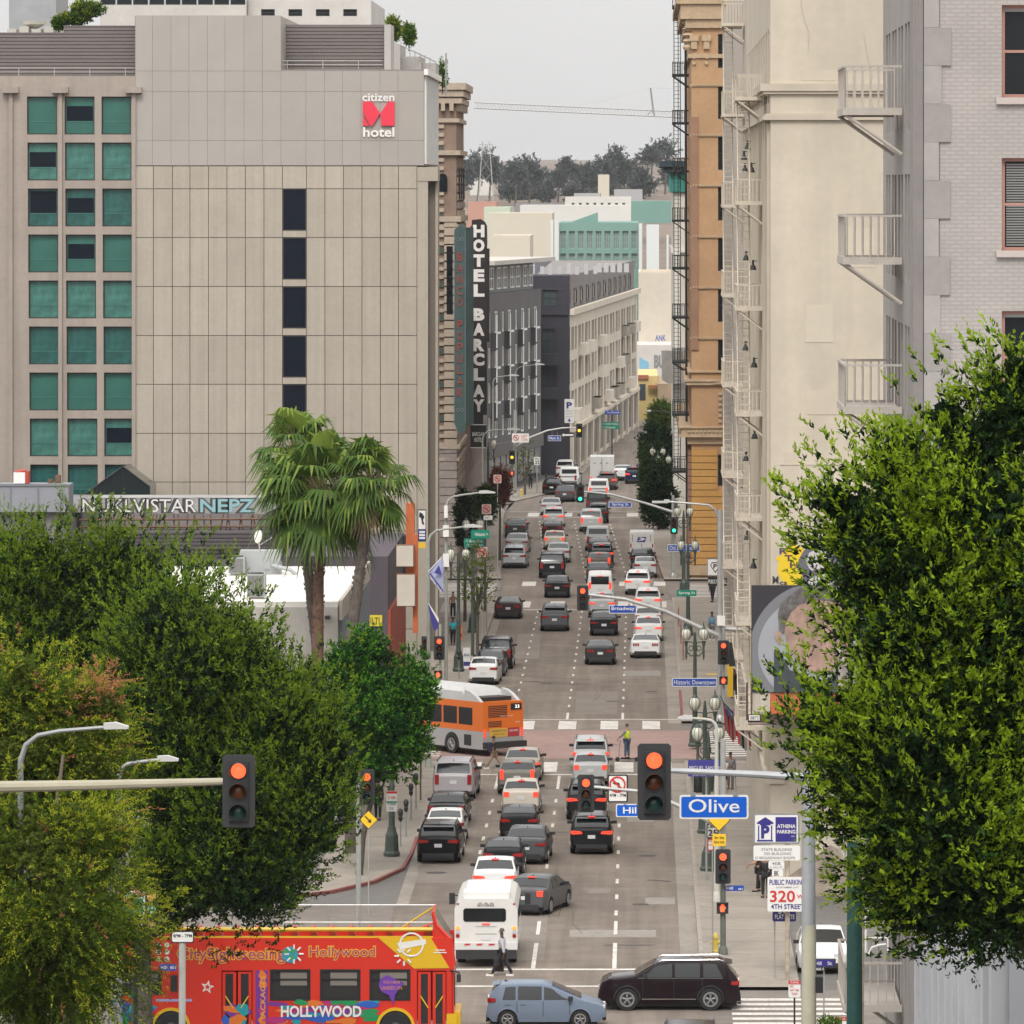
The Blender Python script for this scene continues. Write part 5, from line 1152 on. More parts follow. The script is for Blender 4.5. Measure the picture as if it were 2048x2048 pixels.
def pickup():
    c=Car(5.7,1.98,[(0,1.02),(1.9,1.02),(1.96,1.3),(2.05,1.78),(2.3,1.88),(3.4,1.88),(3.75,1.8),(4.3,1.28),(5.4,1.16),(5.66,1.0),(5.7,.8)],1.16,1.88,(1.15,4.75),.39,None,(3.8,4.25),((2.25,3.0,2.25,3.0),(3.07,4.1,3.07,3.65)),tum=.84,zb=.34,full=.3,crown=.02)
    t=car_parts("pickup_truck",c,P0,"pickup",tl="tall",label="s",plate_z=.55)
    b=MB();b.box(-.84,.84,.07,1.85,1.03,1.055);b.build("bed_cover",mTrim,t)
    b=MB();b.box(-.7,.7,1.945,1.96,1.3,1.7);b.v=[(x,y+(z-1.3)*.2,z)for x,y,z in b.v];b.build("rear_window",mCarG,t)
    b=MB();b.box(-.9,.9,-.08,.02,.5,.68);b.build("chrome_bumper",mChr,t)
    return t
PR["pickup"]=pickup()
def place(kind,U,V,paint,lit,label,rz=0,cat="car",group=None,scale=None,x=None,lane=None):
    y=yv(V)-.25;x=px(U,y)if x is None else x
    src=PR[kind];m={"body":PAINT[paint],"door_handle":PAINT[paint],"spoiler":PAINT[paint],"tail_light":mTLon if lit else mTLoff}
    o=dup(src,(x,y,.004 if y<720 else 0),rz,label,group,m,scale=scale);o["category"]=cat
    if lit:
        c=[q for q in o.children if q.name.startswith("rear_window")]
        if c and kind not in("coupe","pickup"):
            bb=c[0].bound_box;zt=max(v[2]for v in bb);yt=max(v[1]for v in bb);k=MB();k.box(-.15,.15,yt-.06,yt-.01,zt+.005,zt+.05);q=k.build("brake_light",mTLon);q.parent=o
    return o
G1="cars queueing in the nearest block";G2="cars driving in the middle block";G3="cars in the far block";GP="cars parked along the left kerb";GR="cars along the right kerb"
r=radians
L_=[
("suv_big",906,1600,"lilac_silver",0,"large silver SUV parked at the head of the left kerb row near the red paving",r(-2.5),GP),
("sedan_b",892,1656,"black",0,"black saloon parked behind the large silver SUV with its roof reflecting sky",r(-2),GP),
("hatch",889,1692,"white",0,"white hatchback parked between the black saloon and the dark SUV",r(-1),GP),
("suv",876,1727,"black",0,"dark SUV parked rearmost beside the parking meters",r(-1.5),GP),
("sedan",1044,1563,"champagne",1,"brownish saloon at the front of the left queue just behind the crosswalk",r(-1),G1),
("boxy",1034,1590,"olive_grey",1,"boxy olive grey saloon with tall red lamps, second in the left queue",0,G1),
("sedan_b",1042,1627,"cream",1,"cream saloon third in the left queue",0,G1),
("hatch",1038,1684,"black",0,"black hatchback with dark tailgate behind the cream saloon",0,G1),
("sedan",1051,1729,"grey",0,"dark grey saloon with pale rear glass changing into the left queue",r(-2.5),G1),
("hatch",1006,1755,"black",0,"black hatchback with a yellow striped tailgate behind the dark grey saloon",0,G1),
("sedan",989,1796,"white",1,"white saloon immediately ahead of the white shuttle bus",0,G1),
("sedan_b",1046,1831,"grey",1,"grey saloon angled to the right, passing the white shuttle bus",r(-14),G1),
("suv",1181,1546,"silver",1,"silver SUV at the front of the right queue under the man on the scooter",0,G1),
("sedan_b",1181,1571,"silver",1,"silver saloon second in the right queue",0,G1),
("suv",1173,1641,"black",1,"black SUV with lit brake lamps partly behind the hanging red signal",0,G1),
("suv",1183,1709,"black",1,"black SUV with a pale plate, last in the right queue",0,G1),
("hatch",966,1370,"white",0,"white hatchback with a split rear window parked just past the orange bus",r(-2),GP),
("sedan",978,1354,"grey",0,"grey saloon squeezed between the white hatchback and the tall black SUV",r(-1),GP),
("suv_big",992,1339,"black",0,"tall black SUV with red side lamps parked in the middle block",r(-1),GP),
("coupe",1016,1238,"dark_red_black",0,"low dark maroon coupe pulling along the left kerb alone",0,GP),
("suv",1109,1263,"grey",0,"dark grey SUV driving alone just before the far crosswalk",0,G2),
("coupe",1200.5,1330,"darkgrey",0,"low dark grey sports coupe with barred lamps alone in the middle lane",0,G2),
("sedan",1208,1272,"black",0,"shiny black saloon ahead of the dark sports coupe",0,G2),
("coupe",1291,1317,"white",0,"white sports coupe at the rear of the white cars on the right",0,GR),
("sedan",1297,1283,"white",1,"white saloon directly ahead of the white sports coupe",0,GR),
("sedan_b",1296,1261,"offwhite",0,"off-white saloon third from the rear of the right kerb row",0,GR),
("suv",1296,1228,"white",1,"white crossover in the right kerb row at the crosswalk",0,GR),
("sedan",1204,1232,"silver",1,"silver saloon with glowing lamps behind the middle red signal",0,G2),
("compact_van",1200,1199,"white",1,"small white panel van with upright rear window in the middle junction",0,G2),
("sedan",1114,1196,"black",0,"black saloon crossing the middle junction in the left lane",0,G2),
("suv",1275,1190,"white",1,"white SUV with black lower bumper turning beside the small white van",r(-3),GR),
("sedan",1197,1168,"darkgrey",0,"dark grey saloon just ahead of the small white van",0,G3),
("boxy",1198.5,1148,"brown",1,"brown saloon with bright brake lamps in the far block",0,G3),
("suv",1203,1132,"black",1,"black SUV with bright brake lamps ahead of the brown saloon",0,G3),
("hatch",1198,1116,"black",0,"black hatchback tucked behind the silver pickup",0,G3),
("pickup",1195,1103,"silver",0,"silver pickup truck in the centre lane of the far block",0,G3),
("suv_big",1182,1064,"silver",1,"light grey large SUV at the last crosswalk",0,G3),
("suv",1196,1047,"black",0,"black SUV beside the light grey large SUV",0,G3),
("pickup",1194,1028,"darkgrey",0,"dark pickup truck crossing the last junction",0,G3),
("pickup",1197,1001,"white",1,"white pickup truck past the last junction",0,G3),
("suv",1214,980,"brown",1,"dark brown SUV close behind the white box van",r(-2),G3),
("suv",1268.5,968,"navy",1,"navy SUV furthest right past the last junction",r(-3),G3),
("hatch",1243,962,"white",0,"small white car glimpsed between the white box van and the navy SUV",r(-3),G3),
("sedan",1102,1031,"silver",0,"silver saloon leading the left lane at the last junction",0,G3),
("suv",1107,1055,"silver",1,"silver crossover with red lamps behind the leading silver saloon",0,G3),
("hatch",1105,1079,"dark_red_black",0,"dark maroon hatchback in the left lane behind the silver crossover",0,G3),
("sedan_b",1109,1100,"cream",1,"cream saloon with red lamps in the left lane of the far block",0,G3),
("sedan",1117,1126,"silver",0,"silver saloon peeking out ahead of the large black SUV",0,G3),
("suv_big",1104,1157,"black",0,"large black SUV last in the left lane of the far block",0,G3),
("suv",1028,1137,"pale_blue_grey",0,"pale blue grey SUV parked nearest in the far left kerb row",r(-2),GP),
("sedan",1033,1106,"silver",0,"silver saloon parked ahead of the pale blue grey SUV",r(-2),GP),
("sedan_b",1030,1075,"green_grey",0,"dark green grey saloon parked at the far end of the left kerb row",r(-2),GP),
("sedan",1129,1004,"grey",0,"grey saloon waiting left past the last junction",r(-3),G3),
("sedan",1103,990,"black",0,"black saloon at the corner kerb past the last junction",r(-3),G3),
("pickup",1135,976,"white",0,"white pickup truck parked before the charcoal block",r(-4),G3),
("suv",1129,955,"offwhite",0,"pale SUV with roof load furthest down the street on the left",r(-4),G3),
("sedan",1286,1138,"black",0,"black saloon between the mail truck and the silver hatchback on the right",r(1.5),GR),
("hatch",1291,1156,"silver",0,"silver hatchback with a dark split tailgate at the right kerb",r(1.5),GR),
]
for k,U,V,p,lit,lab,rz,g in L_:place(k,U,V,p,bool(lit),lab,rz,group=g,cat="pickup truck" if k=="pickup" else "van" if k=="compact_van" else "SUV" if "suv" in k else "car")
# two vehicles entering the frame at the bottom
o=place("suv_big",1380,2130,"black",True,"dark vehicle roof entering at the bottom edge, right of the blue hatchback",group=None,x=1.62);o.location=(1.62,208.8,.004);o["category"]="SUV"
o=dup(PR["sedan"],(-1.68,209.5,.004),0,"white car roof just showing at the bottom edge beside the blue hatchback",None,{"body":PAINT["white"],"door_handle":PAINT["white"]})
# white car facing us in the car park
o=dup(PR["sedan"],(px(1645,240),243.5,.01),pi,"white saloon facing the camera in the car park under the parking signs",None,{"body":PAINT["white"],"door_handle":PAINT["white"]})
b=MB();b.box(-.45,.45,4.80,4.86,.42,.58);q=b.build("grille",mTrim);q.parent=o
# ---- side-on SUV and hatchback at the near junction
def sideview(name,c,paint,label,loc,rz,rails,arch,chrome=True,seams=()):
    t=car_parts(name,c,paint,"suv",tl="suv",rails=rails,label=label,plate_z=.8,spoiler=True)
    b=MB()
    for sg in(-1,1):
        for y in seams:
            for k in range(6):
                z0=.42+(c.belt-.42)*k/6;z1=.42+(c.belt-.42)*(k+1)/6
                b.face([(sg*(c.x(y,z0)+.006),y,z0),(sg*(c.x(y,z0)+.006),y+.018,z0),(sg*(c.x(y,z1)+.006),y+.018,z1),(sg*(c.x(y,z1)+.006),y,z1)])
    b.build("door_seam",mTrim,t)
    if chrome:
        b=MB()
        for sg in(-1,1):
            b.box(min(sg*(c.W-.012),sg*(c.W+.012)),max(sg*(c.W-.012),sg*(c.W+.012)),c.wy[0]+.52,c.wy[1]-.52,.40,.425)
            P=[(sg*(c.x(y,c.belt+.01)+.012),y,c.belt+.005)for y in yrange(c.side[0][0],c.side[-1][1],.3)];b.tube(P,.012,5)
        b.build("chrome_strip",mChr,t)
    b=MB()
    for sg in(-1,1):
        for y in c.wy:
            R=c.wr+.06;P=[(sg*(c.x(min(max(y+cos(a)*R,.05),c.L-.05),max(c.wr+sin(a)*R,.3))+.004),y+cos(a)*R,c.wr+sin(a)*R)for a in[pi*k/14 for k in range(15)]];b.tube(P,.026,5)
    b.build("arch_trim",arch,t)
    t.location=loc;t.rotation_euler[2]=rz;return t
cP=Car(5.0,1.98,[(0,1.05),(.05,1.18),(.5,1.62),(.62,1.70),(1.3,1.75),(2.5,1.735),(2.95,1.66),(3.7,1.22),(4.65,1.12),(4.93,1.0),(5.0,.8)],1.13,1.75,(1.05,3.98),.40,(.14,.5),(3.05,3.7),((.62,1.3,.85,1.3),(1.42,2.3,1.42,2.3),(2.4,3.6,2.4,3.02)),tum=.80,zb=.28)
sideview("suv",cP,PAINT["plum_black"],"dark plum SUV driving left across the near junction",(px(1480,229.2),229.2,.004),radians(90),"chrome",mTrim,True,(1.33,2.33,3.42))
cF=Car(4.1,1.70,[(0,1.08),(.05,1.18),(.3,1.42),(.5,1.49),(1.2,1.525),(1.9,1.52),(2.2,1.46),(3.35,.98),(3.9,.84),(4.07,.72),(4.1,.6)],.95,1.525,(.72,3.22),.31,(.1,.4),(2.25,3.25),((.55,1.0,.65,1.0),(1.08,1.9,1.08,1.9),(1.98,2.9,1.98,2.3)),tum=.78)
sideview("hatchback",cF,PAINT["greyblue"],"grey blue hatchback driving right at the bottom edge",(px(974,224.3),224.3,.004),radians(-90),False,PAINT["greyblue"],False,(1.04,1.94,2.85))
# ---- white shuttle bus
def T_SHUTTLE():
    Y=240.9;x0,x1=px(909,Y),px(1035,Y);xc=(x0+x1)/2;w=(x1-x0)/2
    t=T("shuttle_bus","white square backed shuttle bus waiting at the near stop line","bus",(xc,Y,.004));b=MB()
    prof=[(-w,.75),(-w,2.55),(-w+.12,2.85),(-w+.35,3.0),(w-.35,3.0),(w-.12,2.85),(w,2.55),(w,.75)];b.prism([(xc+a,z)for a,z in prof],'y',Y,Y+6.6)
    b.prism([(xc-w+.1,1),(xc-w+.1,1.9),(xc+w-.1,1.9),(xc+w-.1,1)],'y',Y+6.6,Y+7.6);b.box(xc-w+.3,xc+w-.3,Y+.4,Y+2,3.001,3.2)
    b.build("body",M("bus_white",(.66,.65,.62),.4,coat=.3,noise=[(1.5,.05)]),t)
    b=MB();b.prism([(xc+a,z)for a,z in((-.78,2.0),(-.84,2.08),(-.84,2.5),(-.78,2.58),(.68,2.58),(.74,2.5),(.74,2.08),(.68,2.0))],'y',Y-.02,Y-.003);b.build("rear_window",mCarG,t)
    for k in range(4):
        for sg in(-1,1):b=MB();b.box(xc+sg*w-.01,xc+sg*w+.01,Y+.8+k*1.4,Y+1.9+k*1.4,1.7,2.45);b.build("side_window",mCarG,t)
    for sg in(-1,1):
        b=MB();xm=xc+sg*(w-.12)
        for k,mm in enumerate((0,1,2)):b.disc((xm,Y-.02,1.72-k*.17),.075,'y',14,.04,mm)
        b.build("tail_light",[mAmb,M("clear_lens",(.5,.5,.5),.2),mTLoff],t)
        b=MB();b.box(xm-.05,xm+.05,Y-.02,Y-.003,2.74,2.8);b.build("marker_lamp",mTLoff,t)
        b=MB();b.tube([(xc+sg*(w-.05),Y+6.4,2.3),(xc+sg*(w+.25),Y+6.3,2.35)],.03,5);b.box(xc+sg*(w+.27)-.11,xc+sg*(w+.27)+.11,Y+6.2,Y+6.3,1.95,2.45);b.build("wing_mirror",mTrim,t)
        for y in(Y+1.7,Y+6.3):wheel(t,xc+sg*(w-.22),y,.40,.3,sg)
    b=MB();b.text("access",xc-.32,xc+.3,2.66,2.76,Y-.01,0,.02);b.text("o o o",xc-.28,xc+.28,2.775,2.83,Y-.01,0,.02);b.build("lettering",M("lettering_grey",(.2,.15,.15),.5),t)
    b=MB();b.box(xc-.15,xc+.15,Y-.03,Y-.003,1.86,1.92);b.build("brake_light",mTLon,t)
    b=MB()
    for k in range(3):b.prism([(xc-.82+k*.45,.98),(xc-.62+k*.45,.98),(xc-.56+k*.45,1.05),(xc-.76+k*.45,1.05)],'y',Y-.08,Y-.064)
    b.build("red_reflector",mRed,t)
    b=MB();b.box(xc-w+.02,xc+w-.02,Y-.06,Y,.78,1.08);b.build("rear_step_panel",M("bus_white2",(.6,.59,.57),.5),t)
    b=MB();b.box(xc-w+.05,xc+w-.05,Y-.08,Y+.25,.38,.78);b.box(xc-.9,xc+.9,Y+.3,Y+6.6,.4,.75);b.build("bumper",mTrim,t)
    b=MB();b.box(xc-.18,xc+.16,Y-.02,Y-.003,1.2,1.38);b.build("license_plate",mPlate,t)
    b=MB();b.box(xc-.4,xc+.4,Y-.015,Y-.002,1.78,1.795);b.box(xc-.4,xc+.4,Y-.015,Y-.002,1.46,1.475);b.build("panel_line",mGrey,t)
    return[o for o in t.children if not o.name.startswith("wheel")]
for o in T_SHUTTLE():o.scale[2]=.85
# ---- mail truck and white box van
Y=yv(1121);xc=px(1283.5,Y);t=T("mail_truck","boxy white mail truck with a blue emblem on its back, far right kerb","truck",(xc,Y,.004))
b=MB();b.box(xc-.93,xc+.93,Y,Y+3.6,.55,2.1);b.box(xc-.88,xc+.88,Y+.1,Y+3.5,2.1,2.2);b.box(xc-.9,xc+.9,Y+3.6,Y+4.4,.5,1.2);b.build("body",M("mail_white",(.62,.61,.59),.45,noise=[(2,.05)]),t)
b=MB();e=[(xc-.4,1.42),(xc+.25,1.42),(xc+.36,1.82),(xc-.28,1.82)];b.prism(e,'y',Y-.02,Y-.003,0);b.prism([(xc-.36,1.5),(xc+.1,1.56),(xc+.3,1.68),(xc-.1,1.78),(xc-.2,1.74),(xc+.02,1.66)],'y',Y-.03,Y-.021,1);b.build("blue_emblem",[M("emblem_blue",(.03,.035,.24),.5),mWhS],t)
b=MB();b.box(xc-.85,xc+.85,Y-.015,Y-.002,.62,.64);b.box(xc-.02,xc+.02,Y-.015,Y-.002,.65,1.3);b.box(xc-.94,xc+.94,Y-.12,Y+.05,.4,.56);b.build("bumper",mTrim,t)
for sg in(-1,1):
    b=MB();b.box(xc+sg*.84-.05,xc+sg*.84+.05,Y-.03,Y-.003,1.0,1.3);b.build("tail_light",mTLoff,t)
    for y in(Y+.8,Y+3.6):wheel(t,xc+sg*.78,y,.33,.22,sg)
b=MB()
for k in range(2):b.box(xc-.75+k*1.4,xc-.68+k*1.4,Y-.02,Y-.003,1.45,2.0)
b.build("door_hinge",mGrey,t)
Y=yv(973);xc=px(1204,Y);t=T("box_van","tall white box van in the distance past the last junction","van",(xc,Y,.004))
b=MB();b.box(xc-1.15,xc+1.15,Y,Y+5,.7,2.85);b.box(xc-.95,xc+.95,Y+5,Y+6.6,.5,2.0);b.build("body",M("box_white",(.58,.57,.55),.5,noise=[(1,.08)]),t)
b=MB()
for sg in(-1,1):b.box(xc+sg*.02-.015,xc+sg*.02+.015,Y-.02,Y-.003,.8,2.7)
for k in range(3):b.box(xc-.8+k*.6,xc-.6+k*.6,Y-.02,Y-.003,2.2,2.3)
b.build("door_hardware",mGrey,t)
b=MB();b.box(xc-1.1,xc+1.1,Y-.1,Y+.1,.45,.68);b.build("bumper",mTrim,t)
for sg in(-1,1):
    b=MB();b.box(xc+sg*1.0-.08,xc+sg*1.0+.08,Y-.03,Y-.003,.75,.95);b.build("tail_light",mTLon,t)
    for y in(Y+1.2,Y+5.6):wheel(t,xc+sg*.95,y,.4,.25,sg)
for k_,o in PR.items():kill(o)

# ---- orange city bus turning away at the second junction
def local(t,b,name,mat,**k):
    o=b.build(name,mat,**k);o.parent=t;return o
rz=radians(38);c0=Vector((px(908,331.7),331.7,0));R=Matrix.Rotation(rz,3,'Z')
org=c0-R@Vector((-1.15,2.65,0))
t=T("city_bus","orange and silver city bus turning across the second junction","bus",(org.x,org.y,.01),rz=rz)
mOB=M("bus_orange",(.70,.155,.012),.35,coat=.4);mSB=M("bus_silver",(.42,.42,.42),.4,.3,coat=.2)
W,L=1.28,12.2
b=MB()
b.box(-W,W,.0,L,1.25,2.75,0);b.build
local(t,b,"orange_body",mOB)
b=MB();b.prism([(0,.35),(0,1.25),(L,1.25),(L,.35)],'x',-W+.001,W-.001)
local(t,b,"silver_skirt",mSB)
b=MB();pr=[(-W+.02,2.751),(-W+.05,3.2),(-W+.3,3.38),(W-.3,3.38),(W-.05,3.2),(W-.02,2.751)]
b.prism(pr,'y',1.3,L);b.v=[(x,(y if y>2 else(y+(z-2.75)*1.2)),z)for x,y,z in b.v]
for sg in(-1,1):b.prism([(.25,2.751),(1.6,2.751),(1.6,3.3),(1.2,3.25),(.7,3.05)],'x',sg*(W-.12)-.1,sg*(W-.12)+.1)
local(t,b,"roof_fairing",M("bus_roof_white",(.50,.50,.49),.5,noise=[(.8,.1)]))
b=MB();b.box(-.9,.9,.5,1.9,2.755,2.95);local(t,b,"roof_hatch",mTrim)
for k in range(8):
    b=MB();y0=.9+k*1.32
    b.prism([(y0,1.55),(y0+1.16,1.5 if k==2 else 1.55),(y0+1.16,2.42),(y0,2.42)],'x',-W-.012,-W+.01);local(t,b,"side_window",mCarG)
b=MB()
for k in range(7):b.box(-.95,.25,-.012,.01,2.5-k*.09,2.55-k*.09)
for k in range(4):b.box(-.95,-.1,-.012,.01,1.72-k*.08,1.76-k*.08)
local(t,b,"engine_vent",M("vent_brown",(.05,.02,.01),.7))
b=MB();b.box(.48,1.15,-.03,.01,2.3,2.62);local(t,b,"route_display",mBlk)
b=MB();b.text("33",.72,1.0,2.38,2.55,-.04,0,.02);local(t,b,"route_number",M("display_lit",(.8,.8,.8),.5,emit=((1,1,1),.8)))
b=MB();b.box(-.85,.28,-.02,.01,.95,1.4,0);b.box(.281,1.0,-.02,.01,.95,1.4,1);local(t,b,"rear_poster",[M("poster_yellow",(.62,.38,.06),.6),M("poster_red",(.40,.03,.04),.6)])
b=MB();b.text("BENEFITS FOR",-.7,.2,1.22,1.32,-.03,0,.01);b.text("LEARN MORE",.36,.92,1.2,1.3,-.03,1,.01);b.text("apply today",-.6,.1,1.05,1.15,-.03,0);local(t,b,"poster_text",[M("poster_olive",(.2,.12,.03),.6),mWhS])
b=MB();b.text("3977",.75,1.05,1.62,1.7,-.02,0);b.text("metro.net",-.2,.6,1.98,2.04,-.02,0);local(t,b,"fleet_number",mWhS)
b=MB()
def ts(p):return(-W-.02-(p[1])*0,L-p[0],p[2])
b.text("Metro",0,1.9,2.82,3.16,0,0,.02,tf=lambda p:(-W-.005+.10*(p[2]-2.75),8.9-p[0]*1.0,p[2]));b.text("NextGen Bus",0,1.6,2.6,2.68,0,0,0,tf=lambda p:(-W-.014,8.6-p[0],p[2]));local(t,b,"side_lettering",mWhS)
b=MB();b.box(-W-.012,-W+.01,8.3,9.4,.6,1.6,0);local(t,b,"yellow_side_panel",mYel)
for sg in(-1,1):
    b=MB()
    for z in(1.0,1.15,1.3):b.disc((sg*1.17,-.02,z),.07,'y',12,.04)
    local(t,b,"tail_light",mTLon)
    for y in(2.65,9.6):
        o=wheel(None,0,0,.48,.3,sg,spokes=8);o.parent=t;o.location=(sg*(W-.12),y,0)
b=MB();b.box(-1.3,1.3,-.28,.0,.42,.72);local(t,b,"bumper",mTrim)
b=MB();b.box(-W-.012,-W+.01,1.0,1.6,.5,1.05)
for k in range(5):b.box(-W-.013,-W+.01,5,5,1,1)
local(t,b,"side_grille",mTrim)
b=MB()
for sg in(-1,):
    for y in(2.65,9.6):b.prism([(y+.62*cos(a),.48+.62*sin(a))for a in[pi*k/12 for k in range(13)]]+[(y-.62,.34),(y+.62,.34)],'x',sg*(W+.006)-.006,sg*(W+.006)+.006)
local(t,b,"wheel_arch",mBlk)

# ---- red open top tour bus in front, driving right
Y=220.0;zbase=.004;xr=px(905,Y);xl=xr-11.4
t=T("tour_bus","red and yellow open top sightseeing bus along the bottom edge","bus",(xr-5.7,Y,zbase))
mRB=M("bus_red",(.62,.028,.012),.35,coat=.4);mYB=M("bus_yellow",(.68,.42,.012),.4,coat=.3)
q=lambda U,V:(px(U,Y),pz(V,Y))
ptop,pmid=pz(1876,Y),pz(1938,Y)
wins=[(540,621),(640,721),(739,821)];xw0=[px(a,Y)for a,_ in wins]
b=MB();hs_=[(px(a,Y)-xl,px(c,Y)-xl,pz(2001,Y)-.4,pz(1938.5,Y)-.4)for a,c in wins]+[(px(443,Y)-xl,px(505,Y)-xl,.02,pz(1940,Y)-.4),(px(834,Y)-xl,px(893,Y)-xl,.02,pz(1941,Y)-.4),(px(225,Y)-xl,px(323,Y)-xl,pz(1990,Y)-.4,pz(1942,Y)-.4)]
facade(b,(xl,Y,.4),*SOUTH,11.4,pmid-.4,hs_,.1)
b.box(xl,xr,Y+2.5,Y+2.52,.4,ptop);b.box(xl,xl+.02,Y,Y+2.5,.4,ptop);b.prism([(Y,.4),(Y+2.5,.4),(Y+2.5,pmid),(Y,pmid)],'x',xr-.02,xr+.05)
b.box(xl,xr,Y+.01,Y+2.5,pmid-.06,pmid);b.face([(xl,Y-.002,pmid),(xr+.06,Y-.002,pmid),(xr+.0,Y-.002,ptop),(xl,Y-.002,ptop)]);b.box(xl,xr,Y+.003,Y+.1,pmid,ptop);b.box(xl,xr,Y+2.4,Y+2.5,pmid,ptop)
b.build("body",mRB,t)
b=MB();b.prism([q(757,1876),q(862,1876),q(899,1936),q(828,1937)],'y',Y-.02,Y-.004);b.build("yellow_flash",mYB,t)
b=MB();b.tube([(xl,Y+.05,pz(1859,Y)),(px(865,Y),Y+.05,pz(1859,Y))],.07,8);b.box(xl,px(866,Y),Y+.02,Y+.08,ptop,ptop+.06);b.build("yellow_rail",mYB,t)
b=MB();b.tube([(px(560,Y),Y+2.4,pz(1826,Y)),(px(868,Y),Y+2.4,pz(1826,Y))],.03,6);b.tube([(px(560,Y),Y+.2,pz(1846,Y)),(px(868,Y),Y+.2,pz(1846,Y))],.025,6)
for U in(580,650,712,780):b.tube([(px(U,Y),Y+2.4,ptop),(px(U,Y),Y+2.4,pz(1826,Y))],.03,6)
b.build("grey_handrail",mGal,t)
for k in range(15):
    x=px(860-k*38,Y)
    b=MB();b.prism([(x-.22,ptop-.35),(x+.1,ptop-.35),(x,ptop+.15),(x-.1,ptop+.32),(x-.2,ptop+.3)],'y',Y+.25,Y+1.1);b.build("seat",M("seat_red",(.5,.05,.03),.6),t)
b=MB();b.box(xl+.1,xr-.3,Y+.1,Y+2.4,pmid+.01,pmid+.05);b.build("upper_deck",M("deck_grey",(.2,.2,.2),.8),t)
b=MB();b.tube([(*q(866,1828)[:1],Y+.1,q(866,1828)[1]),(q(872,1850)[0],Y+.1,q(872,1850)[1]),(q(901,1880)[0],Y+.1,q(901,1880)[1]),(q(908,1930)[0],Y+.1,q(908,1930)[1])],.07,8)
b.tube([(q(866,1828)[0],Y+.1,q(866,1828)[1]),(q(866,1828)[0],Y+2.4,q(866,1828)[1])],.06,8);b.tube([(q(797,1872)[0],Y+.1,ptop),(q(868,1845)[0],Y+.1,q(868,1845)[1])],.03,6)
b.prism([q(866,1834),q(874,1850),q(900,1884),q(905,1900),q(866,1876)],'y',Y+.06,Y+.1);b.build("front_screen_frame",mRB,t)
b=MB();b.tube([(q(862,1830)[0],Y+2.3,q(862,1830)[1]),(q(800,1862)[0],Y+2.3,ptop+.1)],.035,6);b.build("yellow_brace",mYB,t)
b=MB();b.face([(q(870,1832)[0],Y+.15,q(870,1832)[1]),(q(870,1832)[0],Y+2.35,q(870,1832)[1]),(q(903,1885)[0],Y+2.35,q(903,1885)[1]),(q(903,1885)[0],Y+.15,q(903,1885)[1])]);b.build("upper_windscreen",mCarG,t)
b=MB();b.box(xr+.05,xr+.08,Y+.2,Y+2.3,1.2,2.3);b.build("windscreen",mCarG,t)
mBW=M("bus_window",(.03,.03,.03),.15,spec=.5)
for i,h in enumerate(hs_[:3]+hs_[5:]):
    w=window(t,(xl,Y,.4),*SOUTH,h,.03,mBlk,mBW,(0,0),.08)
    b=MB();W2=h[1]-h[0];H2=h[3]-h[2];b.box(.1,W2-.1,-.05,-.02,H2*.66,H2*.7,0);b.box(.35,W2-.12,-.012,-.004,H2*.48,H2*.9,1);b.build("inner_view",[mBlk,M("through_view",(.20,.18,.155),.6)]).parent=w
for u0,u1 in((443,505),(834,893)):
    for k in range(2):
        xa=px(u0,Y)+k*(px(u1,Y)-px(u0,Y))/2+.03;xb=xa+(px(u1,Y)-px(u0,Y))/2-.06
        b=MB();b.box(xa,xa+.1,Y+.02,Y+.06,.45,pz(1944,Y));b.box(xb-.1,xb,Y+.02,Y+.06,.45,pz(1944,Y));b.box(xa+.1,xb-.1,Y+.02,Y+.06,pz(1948,Y),pz(1944,Y));b.box(xa+.1,xb-.1,Y+.02,Y+.06,.45,.6);o=b.build("door",mRB,t)
        b=MB();b.box(xa+.1,xb-.1,Y+.04,Y+.05,.6,pz(1948,Y));b.build("door_glass",mBW,o)
        b=MB();sg=1 if k==0 else-1;xm=(xa+xb)/2;b.tube([(xm-sg*.13,Y,1.55),(xm+sg*.13,Y,1.15)],.02,5);b.build("grab_rail",mYel,o)
for U in(342,791):
    x=px(U,Y);b=MB();zc=.5
    ring_o=[(x+.66*cos(a),zc+.66*sin(a))for a in[pi*k/20 for k in range(21)]];ring_i=[(x+.56*cos(a),zc+.56*sin(a))for a in[pi*k/20 for k in range(20,-1,-1)]]
    for k in range(20):b.prism([ring_o[k],ring_o[k+1],ring_i[19-k],ring_i[20-k]],'y',Y-.05,Y-.004)
    b.build("wheel_arch",mYB,t)
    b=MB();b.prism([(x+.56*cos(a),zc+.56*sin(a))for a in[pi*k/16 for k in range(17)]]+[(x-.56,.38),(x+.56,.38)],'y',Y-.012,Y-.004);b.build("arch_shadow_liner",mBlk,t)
    b=MB();b.lathe((x,Y+.04,zc),[(.3,-.12),(.47,-.12),(.5,-.06),(.5,.15)],28,0,'y');w=b.build("wheel",mTyre,t,smooth=True)
    b=MB();b.lathe((x,Y-.03,zc),[(.05,-.08),(.16,-.08),(.18,-.02),(.3,-.02),(.32,.02)],20,0,'y');b.build("hub",M("hub_grey",(.12,.12,.12),.5,.5),w)
